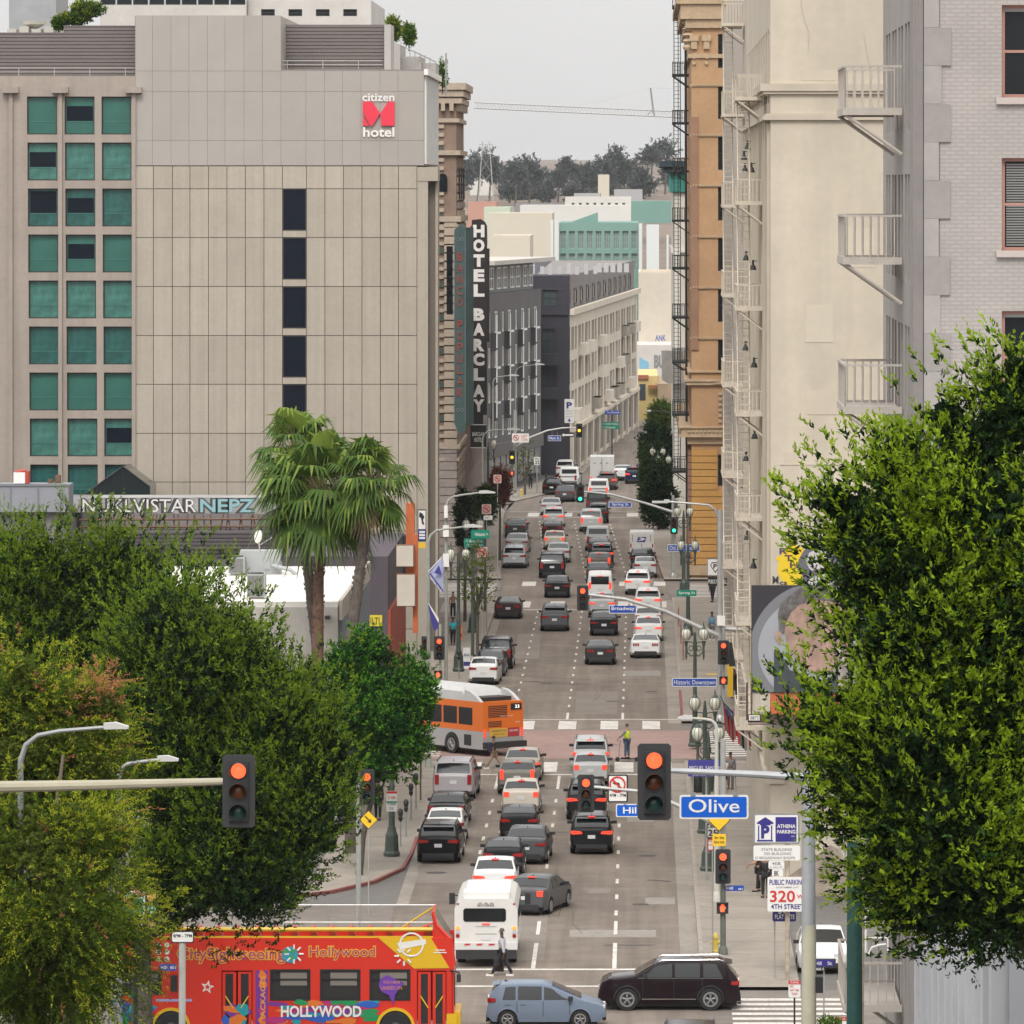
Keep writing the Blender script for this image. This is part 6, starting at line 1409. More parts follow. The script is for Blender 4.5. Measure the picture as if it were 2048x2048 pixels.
# side graphics
b=MB()
def glow(body,u0,u1,v0,v1,cf=1,ce=0,bold=.05):
    b.text(body,px(u0-2,Y),px(u1+2,Y),pz(v1+2,Y),pz(v0-2,Y),Y-.022,ce,.06);b.text(body,px(u0,Y),px(u1,Y),pz(v1,Y),pz(v0,Y),Y-.032,cf,.004)
glow("CitySightseeing",355,570,1895,1926);b.build("title_lettering",[M("glow_yellow",(.80,.38,.03),.5),M("letter_pink",(.35,.06,.14),.5)],t);b=MB();glow("Hollywood",619,750,1893,1919)
b.build("title_lettering",[M("glow_yellow",(.80,.38,.03),.5),M("letter_pink",(.35,.06,.14),.5)],t)
b=MB();b.text("HOLLYWOOD",px(562,Y),px(723,Y),pz(2034,Y),pz(2011,Y),Y-.045,0,.03);b.build("white_lettering",mWhS,t)
b=MB();random.seed(11)
cols=[M("swirl_"+n,c,.5)for n,c in(("magenta",(.40,.02,.17)),("green",(.01,.25,.08)),("orange",(.65,.16,.02)),("blue",(.02,.10,.45)),("purple",(.16,.03,.25)),("teal",(.01,.28,.32)))]
def blob(cx,cy,rx,ry,mi,y,ph=0):
    n=22;b.prism([(px(cx+rx*cos(a)*(1+.2*sin(3*a+ph)),Y),pz(cy+ry*sin(a)*(1+.25*sin(2*a+ph)),Y))for a in[2*pi*k/n for k in range(n)]],'y',y-.0012,y,mi)
for i in range(46):
    u=random.uniform(552,745);blob(u,random.uniform(2004,2046),random.uniform(9,26),random.uniform(3,7),random.randrange(6),Y-.006-i*.0003,i)
for i in range(14):blob(random.uniform(428,500),random.uniform(2010,2046),random.uniform(5,14),random.uniform(5,12),random.choice((0,2,3,4,5)),Y-.006-i*.0004,i)
for i in range(22):blob(random.uniform(235,300),random.uniform(1985,2046),random.uniform(6,16),random.uniform(5,12),random.choice((3,5,1,3)),Y-.006-i*.0004,i)
for i in range(6):blob(525,1950+i*18,8,9,(2,2,4,4,0,2)[i],Y-.006-i*.0004,i)
b.box(px(511,Y),px(536,Y),Y-.0055,Y-.0035,.5,pz(1941,Y),4);b.build("swirl_artwork",cols,t)
b=MB();b.text("PACKAGES",0,1.7,0,.22,0,0,.02,tf=lambda p:(px(531,Y)-p[2]*.8,Y-.012,.7+p[0]*.9));b.build("stripe_lettering",M("stripe_orange",(.68,.3,.06),.5),t)
b=MB()
star=lambda cx,cy,r:[(px(cx+(r if k%2==0 else r*.42)*sin(k*pi/5+.2),Y),pz(cy-(r if k%2==0 else r*.42)*cos(k*pi/5+.2),Y))for k in range(10)]
b.prism(star(415,1974,14),'y',Y-.008,Y-.005,0);b.prism(star(415,1974,7),'y',Y-.012,Y-.0085,1)
for cx,cy in((588,1908),(808,1912)):
    for k in range(8):
        a=k*pi/4;b.tube([(px(cx+10*cos(a),Y),Y-.03,pz(cy+10*sin(a),Y)),(px(cx+19*cos(a),Y),Y-.03,pz(cy+19*sin(a),Y))],.035,5,0)
b.prism([q(794,1886),q(850,1878),q(853,1888),q(800,1899)],'y',Y-.03,Y-.021,0);b.ring((px(823,Y),Y-.03,pz(1889,Y)),.36,.42,'y',24,.01,0)
b.box(px(867,Y),px(893,Y),Y-.03,Y-.021,pz(1906,Y),pz(1904,Y),0);b.box(px(870,Y),px(890,Y),Y-.03,Y-.021,pz(1901,Y),pz(1899,Y),0);b.box(px(312,Y),px(384,Y),Y-.01,Y-.005,pz(2003,Y),pz(1998,Y),2)
for k in range(3):
    for j in range(2):b.disc((px(317+j*17,Y),Y-.01,pz(1890+k*14,Y)),.09,'y',10,.008,0)
b.build("white_emblem",[mWhS,mRB,M("stripe_lilac",(.35,.35,.6),.5)],t)
b=MB();b.disc((px(580,Y),Y-.035,pz(1909,Y)),.27,'y',24,.012,0)
for a,c in((572,1903),(583,1915),(586,1902)):b.disc((px(a,Y),Y-.045,pz(c,Y)),.09,'y',9,.008,1)
b.build("globe_emblem",[M("globe_blue",(.03,.28,.42),.5),M("globe_green",(.04,.3,.1),.5)],t)
b=MB();b.prism([q(760,1958),q(775,1950),q(790,1958),q(808,1966),q(796,1980),q(790,1990),q(787,2010),q(778,1990),q(764,1984),q(757,1972)],'y',Y-.03,Y-.024,0);b.text("YOU HAVE",px(766,Y),px(800,Y),pz(1967,Y),pz(1961,Y),Y-.04,1);b.text("LANDED ON",px(762,Y),px(804,Y),pz(1979,Y),pz(1972,Y),Y-.04,1);b.build("window_sticker",[M("sticker_violet",(.14,.04,.34),.5),M("sticker_orange",(.7,.3,.15),.5)],t)
b=MB();b.box(xr+.0,px(920,Y),Y+.1,Y+2.4,.45,1.0);b.box(px(893,Y),px(914,Y),Y-.02,Y+.05,.6,.95);b.build("bumper",mYB,t)
b=MB();b.tube([(px(900,Y),Y,pz(1941,Y)),(px(918,Y),Y-.2,pz(1943,Y)),(px(920,Y),Y-.2,pz(1955,Y))],.03,6);b.box(px(914,Y),px(922,Y),Y-.35,Y-.1,pz(1962,Y),pz(1947,Y));b.build("wing_mirror",mTrim,t)
b=MB();b.box(px(342,Y),px(355,Y),Y-.25,Y-.15,pz(1982,Y),pz(1949,Y));b.build("side_mirror",mTrim,t)
# ---------------------------------------------------------------- traffic signals, lamps, signs
mHou=M("signal_housing",(.022,.022,.024),.5);mBack=M("signal_backplate",(.028,.028,.030),.6)
def lens_m(c,on):
    d={"r":((.10,.012,.008),(1,.09,.03),2.6),"y":((.10,.03,.008),(1,.55,.03),2.6),"g":((.012,.05,.045),(.05,1,.55),2.2)}[c]
    return M("lens_%s_%s"%(c,"lit" if on else "off"),d[0],.25,emit=(d[1],d[2])if on else None)
mConcP=M("pole_grey_green",(.30,.31,.28),.6,noise=[(3,.12)])
def signal(c,h,lit,label,pole=None,w=None,plate=True,yaw=0,arm=None,armr=(.11,.07),ped=None,polemat=None,extra_z=0,group="traffic signals",backarm=None):
    """vehicle signal centred at c, height h (backplate), facing the camera; pole=(x,y,zbase,ztop,r)"""
    t=T("traffic_signal",label,"traffic signal",(pole[0],pole[1],pole[2])if pole else tuple(c),group)
    c=Vector(c);w=w or h*.44;hs2=h*.44;
    b=MB();b.cbox(c,(w*.62,.22,hs2*2*.93),0);b.build("housing",mHou,t)
    if plate:
        b=MB();r_=w*.08;W2,H2=w/2,h/2
        P=[(-W2+r_,-H2),(W2-r_,-H2),(W2,-H2+r_),(W2,H2-r_),(W2-r_,H2),(-W2+r_,H2),(-W2,H2-r_),(-W2,-H2+r_)]
        b.prism([(c.x+a,c.z+e)for a,e in P],'y',c.y-.03,c.y+.01);b.build("backplate",mBack,t)
    rl=h*.105
    for k,cl in enumerate("ryg"):
        zc=c.z+(1-k)*h*.285
        b=MB();b.lathe((c.x,c.y-.13,zc),[(rl,.0),(rl*.95,-.03),(rl*.6,-.06),(rl*.1,-.075)],24,0,'y');b.build("lens",lens_m(cl,lit==cl),t,smooth=True)
        b=MB();n=20
        for k2 in range(n):
            a0,a1=-pi*.18+(pi*1.36)*k2/n,-pi*.18+(pi*1.36)*(k2+1)/n;ro=rl*1.13
            P=[(c.x+cos(a0)*ro,c.y-.12,zc+sin(a0)*ro),(c.x+cos(a1)*ro,c.y-.12,zc+sin(a1)*ro)]
            d=.26*(h/1.45);b.face([P[0],P[1],(P[1][0],c.y-.12-d,P[1][2]),(P[0][0],c.y-.12-d,P[0][2])])
        b.ring((c.x,c.y-.125,zc),rl*.98,rl*1.16,'y',24,.03);b.build("visor",mHou,t)
    if pole:
        b=MB();b.tube([(pole[0],pole[1],pole[2]),(pole[0],pole[1],pole[3])],[pole[4]*1.15,pole[4]],12);b.lathe((pole[0],pole[1],pole[2]),[(pole[4]*2,0),(pole[4]*1.9,.2),(pole[4]*1.2,.35)],12);b.build("pole",polemat or mConcP,t,smooth=True)
    if arm:b=MB();n=len(arm);b.tube(arm,[armr[0]+(armr[1]-armr[0])*i/(n-1)for i in range(n)],10);b.build("mast_arm",polemat or mConcP,t,smooth=True)
    if backarm:b=MB();b.tube(backarm,[armr[0],armr[0]*.8],10);b.build("side_arm",polemat or mConcP,t,smooth=True)
    if ped:
        p=Vector(ped[0]);s_=ped[1];b=MB();b.cbox(p,(s_,.2,s_*.95));b.cbox(p+Vector((0,-.16,s_*.47)),(s_,.14,.03));b.build("pedestrian_head",mHou,t)
        b=MB();hp=[(-.2,-.36),(.16,-.36),(.24,-.05),(.34,.1),(.26,.16),(.18,.06),(.17,.34),(.1,.34),(.08,.1),(.05,.42),(-.02,.42),(-.03,.1),(-.08,.38),(-.15,.36),(-.14,.05),(-.2,.24),(-.26,.2),(-.24,-.2)]
        b.prism([(p.x+a*s_*.85,p.z+e*s_*.85)for a,e in hp],'y',p.y-.115,p.y-.105);b.build("raised_hand",M("hand_lit",(.5,.05,.02),.4,emit=((1,.10,.04),2.2)),t)
    return t
def P3(U,V,Y):return at(U,V,Y)
# nearest signals, on the rise
Y=130
signal(P3(477.5,1582,Y),1.45,'r',"large red signal on a long arm over the trees at lower left",pole=(px(-120,Y),Y,gz(Y),18.3,.16),w=.65,arm=[P3(-120,1576,Y),P3(200,1570,Y),P3(446,1563,Y)],armr=(.13,.075),polemat=M("arm_tan",(.36,.33,.24),.6,noise=[(2,.1)]))
o=signal(P3(1308.5,1563.5,Y),1.53,'r',"largest red signal in front of the queue, left of the Olive sign",pole=(px(1617,Y),Y,gz(Y),pz(1540,Y),.13),w=.67,arm=[P3(1617,1555,Y),P3(1500,1548,Y),P3(1342,1541,Y)],armr=(.085,.055),polemat=M("galv_pole",(.40,.42,.43),.5,.3,noise=[(2,.14)]))
b=MB();b.tube([P3(1618,1850,Y),P3(1618,2060,Y-.05)],.145,12);b.build("pole_base_sleeve",M("pole_cream",(.46,.44,.33),.6,noise=[(2,.12)]),o,smooth=True)
b=MB();b.box(px(1628,Y),px(1646,Y),Y-.1,Y+.1,pz(1985,Y),pz(1953,Y));b.build("side_pedestrian_head",mHou,o)
def roundrect(x0,x1,z0,z1,r,n=3):
    P=[]
    for cx,cz,a0 in((x1-r,z0+r,-pi/2),(x1-r,z1-r,0),(x0+r,z1-r,pi/2),(x0+r,z0+r,pi)):
        for k in range(n+1):a=a0+pi/2*k/n;P.append((cx+r*cos(a),cz+r*sin(a)))
    return P
def sign(label,U0,U1,V0,V1,Y,mat,lines=(),border=None,tm=mWhS,group=None,post=None,bold=.0,hang=None,name="street_sign",r=.06,postmat=None,shapes=None,cat="sign",poly=None):
    """lines = [(text, u0,u1,v0,v1, material or None)] in photo pixels at depth Y"""
    x0,x1,z0,z1=px(U0,Y),px(U1,Y),pz(V1,Y),pz(V0,Y)
    base=(post[0],post[1],post[2])if post else((x0+x1)/2,Y,z0)
    t=T(name,label,cat,base,group)
    r=min(r,(z1-z0)*.3,(x1-x0)*.3)
    P=poly or roundrect(x0,x1,z0,z1,r)
    b=MB();b.prism(P,'y',Y,Y+.03);b.build("panel",border if border else mat,t)
    if border:
        cx,cz=((x0+x1)/2,(z0+z1)/2)if not poly else(sum(p[0]for p in poly)/len(poly),sum(p[1]for p in poly)/len(poly));m=.02+(z1-z0)*.035
        if poly:Q=[(cx+(a-cx)*.92,cz+(e-cz)*.92)for a,e in poly]
        else:Q=roundrect(x0+m,x1-m,z0+m,z1-m,max(.01,r-m*.5))
        b=MB();b.prism(Q,'y',Y-.008,Y-.002);b.build("face",mat,t)
    if lines:
        b=MB();mats=[tm]
        for ln in lines:
            mm=ln[5]if len(ln)>5 and ln[5]else tm
            if mm not in mats:mats.append(mm)
            b.text(ln[0],px(ln[1],Y),px(ln[2],Y),pz(ln[4],Y),pz(ln[3],Y),Y-.016,mats.index(mm),bold)
        b.build("lettering",mats,t)
    if shapes:shapes(t,Y)
    if post:b=MB();b.tube([(post[0],post[1],post[2]),(post[0],post[1],post[3])],post[4]if len(post)>4 else.03,8);b.build("post",postmat or mGal,t)
    if hang:
        b=MB()
        for U in hang[1:]:b.tube([(px(U,Y),Y+.015,z1-.03),(px(U,Y),Y+.015,pz(hang[0],Y))],.018,6);b.box(px(U,Y)-.05,px(U,Y)+.05,Y-.02,Y+.04,z1-.02,z1+.05)
        b.build("hanger",mGrey,t)
    return t
mBlueO=M("sign_bright_blue",(.0,.10,.55),.35)
sign("large blue hanging street sign reading Olive",1359,1497,1590,1638,130,mBlueO,[("Olive",1377,1479,1598,1625)],mWhS,hang=(1550,1386,1471),bold=.008,r=.05)
# near junction signals
Y=244.0;xp=px(1446,Y)
signal(P3(1172,1587,Y),1.42,'r',"red signal hanging over the right queue next to the no left turn sign",pole=(xp,Y,.13,8.2,.10),w=.62,
arm=[P3(1446,1660,Y),P3(1400,1632,Y),P3(1343,1605,Y),P3(1274,1582,Y),P3(1188,1574,Y)],armr=(.10,.06),polemat=mGal)
signal(P3(1446,1733,Y-.5),1.3,'r',"red signal on the post at the near right corner with a red hand below",pole=(xp,Y-.2,.13,pz(1700,Y),.09),w=.58,ped=(P3(1445,1816,Y-.3),.44),polemat=M("corner_pole",(.11,.12,.10),.6,noise=[(2,.2)]))
signal(P3(734,1574,243),1.33,'r',"red signal at the left corner partly behind the big tree",pole=(px(716,243),243.4,.13,7,.09),w=.56,arm=[P3(716,1560,243.4),P3(728,1562,243.2)],armr=(.04,.04))
def noleft(t,Y,U=None,V=None,Rr=None):
    x,z,r_=px(U,Y),pz(V,Y),Rr*Y/F
    b=MB();b.ring((x,Y-.02,z),r_*.80,r_,'y',28,.012,0);k=.7*r_
    b.prism([(x-k-.04*r_,z+k-.12*r_),(x-k+.12*r_,z+k+.04*r_),(x+k+.04*r_,z-k+.12*r_),(x+k-.12*r_,z-k-.04*r_)],'y',Y-.034,Y-.027,0)
    pts=[(-.6,.18),(-.25,.42),(-.25,.26),(.1,.26),(.28,.1),(.28,-.5),(.1,-.5),(.1,.0),(.0,.08),(-.25,.08),(-.25,-.06)]
    b.prism([(x+a*r_,z+c*r_)for a,c in pts],'y',Y-.024,Y-.015,1);b.build("no_turn_symbol",[mRed,mBlk],t)
sign("white no left turn sign reading 4PM-7PM beside the hanging red signal",1215,1256,1549,1605,Y,mWhS,[("4PM - 7PM",1219,1252,1587,1594)],mBlk,tm=mBlk,bold=.008,shapes=lambda t,Y:noleft(t,Y,1235,1569,16.5),hang=(1576,1235))
sign("blue street sign cut off by the largest red signal, reading Hill",1232,1290,1608,1634,Y,mBlueO,[("Hill",1246,1278,1614,1627)],mWhS,bold=.015,hang=(1583,1250,1275))
sign("yellow diamond sign tip on the corner post below the blue Olive sign",0,0,0,0,243.5,mYel,poly=[(px(1438,243.5)+a,pz(1637,243.5)+c)for a,c in((-.38,0),(0,-.38),(.38,0),(0,.38))],border=mBlk)if False else None
Yc=243.6
def diamond(U,V,rr,Y,label,arrow,post=None,lab2=None):
    x,z=px(U,Y),pz(V,Y);d=rr*Y/F
    def sh(t,Y):
        b=MB()
        if arrow=='dr':b.prism([(x+a*d,z+c*d)for a,c in((-.42,.36),(-.34,.44),(.12,-.02),(.24,.1),(.3,-.32),(-.1,-.24),(.04,-.12))],'y',Y-.022,Y-.012)
        b.build("arrow",mBlk,t)
    return sign(label,0,1,0,1,Y,mYel,poly=[(x-d,z),(x,z-d),(x+d,z),(x,z+d)],border=mBlk,shapes=sh if arrow else None,post=post)
diamond(1438,1640,23,Yc,"yellow diamond sign on the corner post peeking out below the blue Olive sign",None)
sign("yellow square sign with black lines on the near right corner post",1425,1452,1668,1692,Yc,mYel,[("for the",1429,1448,1672,1678),("blind only",1428,1449,1681,1688)],None,tm=mBlk,bold=.008)
sign("white speed limit sign reading 25, half hidden behind the yellow square sign",1413,1437,1648,1676,Yc+.8,mWhS,[("LIMIT",1416,1433,1650,1656),("25",1416,1435,1659,1672)],mBlk,tm=mBlk,bold=.015,post=(px(1425,Yc+.8),Yc+.85,.13,pz(1650,Yc),.03))
sign("small red and white parking rule sign under the speed limit sign",1415,1428,1678,1701,Yc+.8,mWhS,[("NO",1417,1426,1680,1684,mRed),("ANY TIME",1416.5,1426.5,1688,1692,mRed)],mRed,tm=mRed)
sign("small blue two line street sign on the near right corner post",1451,1488,1771,1782,Y-.3,mBlue,[("Hill",1453,1466,1773,1779),("400 S",1476,1486,1776,1780)],None,bold=.015)
# lower right cluster
Yl=170
mPark=M("parking_navy",(.03,.025,.20),.4);mTanP=M("peeling_post",(.40,.34,.27),.8,noise=[(4,.35)])
def athena(t,Y):
    b=MB();q=lambda U,V:(px(U,Y),pz(V,Y))
    b.prism([q(1551,1669-22),q(1547,1642),q(1530.5,1633.5),q(1514,1642),q(1516,1647)],'y',Y-.016,Y-.008,0)if False else None
    b.prism([q(1514,1648),q(1547,1648),q(1547,1645),q(1530.5,1634),q(1514,1645)],'y',Y-.016,Y-.008,0)
    b.box(px(1520,Y),px(1541,Y),Y-.016,Y-.008,pz(1650.5,Y),pz(1648,Y),0);b.box(px(1514,Y),px(1546,Y),Y-.016,Y-.008,pz(1683,Y),pz(1679.5,Y),0)
    b.box(px(1516,Y),px(1518.5,Y),Y-.016,Y-.008,pz(1679,Y),pz(1651,Y),0);b.box(px(1542,Y),px(1544.5,Y),Y-.016,Y-.008,pz(1679,Y),pz(1651,Y),0)
    b.text("P",px(1522,Y),px(1539,Y),pz(1677,Y),pz(1650.5,Y),Y-.02,0,.05)
    b.box(px(1551,Y),px(1593,Y),Y-.016,Y-.008,pz(1683.5,Y),pz(1634,Y),0);b.text("ATHENA",px(1554,Y),px(1591,Y),pz(1656,Y),pz(1648.5,Y),Y-.03,1,.02);b.text("PARKING",px(1554,Y),px(1591,Y),pz(1667,Y),pz(1659.5,Y),Y-.03,1,.02);b.text("INC.",px(1583,Y),px(1590,Y),pz(1674,Y),pz(1671,Y),Y-.03,1,0)
    b.build("temple_emblem",[mPark,mWhS],t)
Ys=236
xp_=px(1574,Ys)
sign("white parking sign with a navy temple emblem reading ATHENA PARKING",1507,1599,1627,1688,Ys,mWhS,(),mGrey,shapes=athena,post=(px(1575,Ys),Ys+.1,.02,pz(1630,Ys),.09),postmat=mTanP)
sign("white strip sign listing STATE BUILDING and BROADWAY SHOPS under the emblem sign",1507,1600,1691,1721,Ys,mWhS,[("STATE BUILDING",1523,1584,1696,1701.5),("320 BUILDING",1528,1582,1704.5,1709.5),("O BROADWAY SHOPS",1510,1590,1713,1718)],None,tm=M("faded_black",(.18,.18,.2),.6),bold=.0)
sign("small white sign reading 408 above the public parking board",1537,1568,1722,1738,Ys,mWhS,[("408",1544,1561,1723.5,1730),("S. HILL ST",1540,1565,1732.5,1736)],None,tm=M("faded_black",(0,0,0)),bold=.0)
sign("narrow white sign with a scribble directly above the PUBLIC PARKING board",1544,1566,1738.5,1753,Ys,mWhS,[("8K",1548,1558,1741,1752)],None,tm=mBlk,bold=.008)
sign("white board reading PUBLIC PARKING 320 W. 4TH STREET in red and blue",1535,1614,1754,1823,Ys-.2,mWhS,[("PUBLIC PARKING",1539,1610,1759,1769.5,mPurp),("CUSTOMER LOT",1552,1598,1773,1776,mGrey),("320",1540,1590,1781,1804,mRed),("W.",1594,1609,1789,1797,mRed),("4TH STREET",1542,1608,1808,1818,mPark)],None,bold=.015)
sign("navy banner board reading FLAT RATE under the 320 board",1545,1592,1823,1843,Ys+.5,mPark,[("FLAT RATE",1550,1589,1829,1838),("$10",1556,1580,1820,1828)],None,bold=.015,post=(px(1550,Ys),Ys+.6,.02,pz(1826,Ys),.03))
b=MB();b.box(px(1640,239.4)-.55,px(1640,239.4)+.5,239.3,239.34,1.0,1.5)if False else None
sign("dark blue street name sign reading Hill St, seen before the white car",1628,1668,1920,1933,200,mPark,[("Hill",1631,1643,1923,1930),("St",1655,1664,1923,1930)],None,bold=.008,post=(px(1648,200),200.1,gz(200),pz(1921,200),.025))
o=sign("dark panel under the Hill St name sign reading 400 S",1628,1652,1934,1942,200,mBlk,[("400 S",1631,1648,1935.5,1940.5)],None,bold=.008)
for U,V,lab in((1589,1961,"red topped parking restriction sign on a thin post by the crosswalk"),(1682,2034,"red topped parking restriction sign at the very bottom right beside the green post")):
    Yq=207 if U<1650 else 200
    sign(lab,U-12,U+12,V,V+34,Yq,mWhS,[("NO",U-9,U-2,V+9,V+14,mRed),("STOPPING",U-9,U+9,V+2,V+6,mWhS),("ANY TIME",U-9,U+9,V+17,V+21,mRed),("TOW",U-6,U+6,V+24,V+29,mRed)],None,post=(px(U,Yq),Yq+.05,gz(Yq),pz(V,Yq),.03),postmat=mDark,bold=.008,
shapes=lambda t,Y:(lambda b:(b.box(px(U-12,Y),px(U+12,Y),Y-.009,Y-.003,pz(V+7.5,Y),pz(V,Y)),b.build("red_header",mRed,t)))(MB()))
# green post by the trunk at lower right
b=MB();Yg=128;x=px(1709,Yg);b.tube([(x,Yg,gz(Yg)),(x,Yg,pz(1685,Yg))],[.165,.15],14)
tag(b.build("green_post",M("dark_green_paint",(.012,.06,.052),.5,noise=[(3,.25),(30,.3)]),loc=(x,Yg,gz(Yg)),smooth=True),"thick dark green painted post at lower right in front of the white steel stair","post")
b=MB();b.tube([(px(1723,139),139,8),(px(1723,139),139,pz(1775,139))],.05,8)
tag(b.build("rusty_pipe",M("rust_cream_pipe",(.45,.38,.28),.8,noise=[(5,.4)]),loc=(px(1723,139),139,8)),"thin rusty cream pipe beside the thick green post","pipe")
t=T("cage_ladder","white caged ladder above the lowest pale balcony at lower right","ladder",(px(1745,141),141,8))
b=MB()
for U in(1732,1776):b.tube([(px(U,141),141,pz(1905,141)),(px(U,141),141,pz(1760,141))],.03,6)
for V in(1822,1847,1876):b.tube([P3(1732,V,141),P3(1776,V,141)],.02,6)
b.build("rail",mWhite,t)
b=MB();b.tube([P3(1738,1908,141),P3(1744,1895,141),P3(1760,1890,141),P3(1772,1889,141)],.03,6);b.build("curved_rail",mWhite,t)
b=MB();b.disc((px(2042,128),128,pz(1944,128)),.17,'y',24,.02);b.lathe((px(2042,128),128.02,pz(1944,128)),[(.18,0),(.18,.45),(.1,.5)],20,0,'y')
tag(b.build("security_light",mBlk,loc=(px(2042,128),128,pz(1960,128))),"round black lamp housing at the right edge under the leaves","lamp")

# second junction signals and tall pole with street light
Y=350.0;x=px(1440,Y)
o=signal(P3(1165.5,1196,Y),1.35,'r',"red signal on the long arm with the Broadway sign",pole=(x,Y,.13,11.5,.14),w=.62,arm=[P3(1440,1272,Y),P3(1400,1255,Y),P3(1330,1222,Y),P3(1250,1198,Y),P3(1177,1189,Y)],armr=(.15,.08),polemat=mGal,
backarm=[P3(1440,1257,Y),P3(1572,1264,Y)])
b=MB();b.tube([(x,Y,11.3),(x-.02,Y,pz(1045,Y)),(x-.25,Y,pz(1020,Y)),(x-.6,Y,pz(1010,Y)),(px(1335,Y),Y,pz(1003,Y))],[.09,.08,.07,.06,.05],8);b.build("lamp_arm",mGal,o,smooth=True)
b=MB();b.box(px(1304,Y),px(1336,Y),Y-.18,Y+.18,pz(1006,Y),pz(1002,Y));b.box(px(1328,Y),px(1339,Y),Y-.12,Y+.12,pz(1005,Y),pz(999,Y));b.build("street_light_head",M("led_head",(.5,.5,.5),.4),o)
b=MB();b.box(px(1434,Y),px(1450,Y),Y-.5,Y-.15,pz(1250,Y),pz(1231,Y));b.build("control_box",mWhite,o)
signal(P3(1447,1305,Y-1.4),1.3,'r',"red signal on the second junction's right pole with a red hand below",pole=(px(1447,Y),Y-1.0,.13,5.2,.07),w=.6,ped=(P3(1447,1361,Y-1.2),.46))
o=T("signal_back_panel","dark slanted back of a turned signal beside the second junction's right pole","traffic signal",(px(1465,Y),Y-.6,pz(1333,Y)))
b=MB();b.prism([(px(a,Y),pz(c,Y))for a,c in((1458,1283),(1464,1283),(1471,1331),(1458,1331))],'y',Y-.7,Y-.5);b.build("backplate",mBack,o)
Yb_=346
signal(P3(878.5,1296,Yb_),1.26,'r',"red signal at the second junction's left corner above the orange bus",pole=(px(880,Yb_),Yb_+.3,.13,5.6,.07),w=.58,ped=(P3(876,1349,Yb_),.44))
signal(P3(852,1296,Yb_+3),1.26,None,"unlit dark signal turned away, left of the red one above the orange bus",pole=(px(852,Yb_),Yb_+3.3,.13,5.4,.07),w=.5)
sign("blue street sign reading Broadway on the signal arm",1218,1273,1210,1227,350,mBlue,[("Broadway",1223,1269,1213,1222.5)],mWhS,bold=.008,hang=(1196,1232,1258))
sign("long blue sign reading Historic Downtown on a lamp post",1344,1434,1356,1373,322,mBlue,[("Historic Downtown",1348,1431,1360,1369)],mWhS,bold=.0)
sign("blue sign reading MIGUEL SANTOS district office behind the pole",1376,1446,1520,1553,270,mPurp,[("MIGUEL SANTOS",1379,1443,1532,1539),("DISTRICT OFFICE",1386,1440,1547,1551)],None,bold=.0,post=(px(1413,270),270.2,.13,pz(1525,270),.04))
# third junction
Y=478.0
signal(P3(1160.5,987.5,Y),1.3,'g',"green signal on the arm with the Spring St sign",pole=(px(1346,Y),Y,.13,6.2,.11),w=.58,arm=[P3(1346,1024,Y),P3(1290,1006,Y),P3(1220,988,Y),P3(1168,983,Y)],armr=(.11,.06),polemat=mGal)
signal(P3(1348,1051,Y-1),1.25,'g',"green signal among the dark lamp posts at the third junction",pole=(px(1350,Y),Y-.7,.13,4.6,.06),w=.55)
sign("blue street sign reading Spring St under the green signal's arm",1218,1263,1004,1014.5,Y,mBlue,[("Spring St",1224,1257,1005.8,1012.6)],mWhS,bold=.008,hang=(990,1228,1252))
sign("blue sign reading Old Bank District behind two lamp globes",1335,1400,1089,1103,420,mBlue,[("Old Bank District",1339,1396,1092,1100)],mWhS,bold=.0)
sign("green street sign reading Spring St on a dark pole",1353,1393,1180,1192.5,371,mGreenS,[("Spring St",1357,1390,1183,1189.5)],None,bold=.008)
sign("white parking sign with a P in a black diamond on the right pavement",1414,1444,1117,1152,372,mWhS,(),mGrey,shapes=lambda t,Y:(lambda b:(b.prism([(px(a,Y),pz(c,Y))for a,c in((1420,1131),(1424,1124.5),(1438,1124.5),(1441,1131),(1430.5,1146))],'y',Y-.02,Y-.012,0),b.prism([(px(a,Y),pz(c,Y))for a,c in((1422,1131),(1425,1126.5),(1437,1126.5),(1439,1131),(1430.5,1143))],'y',Y-.026,Y-.021,1),b.text("P",px(1426.5,Y),px(1434,Y),pz(1137,Y),pz(1128,Y),Y-.03,0,.05),b.build("diamond_symbol",[mBlk,mWhS],t)))(MB()),post=(px(1436,372),372.2,.13,pz(1120,372),.05))
sign("black board reading PUBLIC PARKING beneath the diamond P sign",1416,1454,1154,1172,372,mBlk,[("PUBLIC PARKING",1417,1452,1159,1167)],None,bold=.008)
# fourth junction
Y=601.0;xq_=px(1030,Y)
signal(P3(1158.5,861,Y),1.3,'y',"amber signal at the end of the curved arm at the last junction",pole=(xq_,Y,.13,8.2,.13),w=.58,arm=[P3(1030,895,Y),P3(1060,875,Y),P3(1095,861,Y),P3(1125,856,Y),P3(1152,855,Y)],armr=(.11,.06),polemat=mGal)
signal(P3(1024,914.5,Y-.6),1.25,'y',"amber signal on the left pole of the last junction with a red hand below",pole=(xq_-.1,Y-.3,.13,5.0,.06),w=.55,ped=(P3(1024,946,Y-.5),.44))
sign("blue street sign reading Main St",1096,1122,871,882,Y,mBlue,[("Main St",1099,1119,873.5,879)],mWhS,bold=.015,hang=(862,1104,1115))
sign("black and white one way arrow sign beside the Main St sign",1123,1148,866,874,Y,mBlk,(),None,shapes=lambda t,Y:(lambda b:(b.prism([(px(a,Y),pz(c,Y))for a,c in((1123.5,870),(1128,866.5),(1128,868.3),(1147,868.3),(1147,871.7),(1128,871.7),(1128,873.5))],'y',Y-.016,Y-.008),b.build("arrow",mWhS,t)))(MB()))
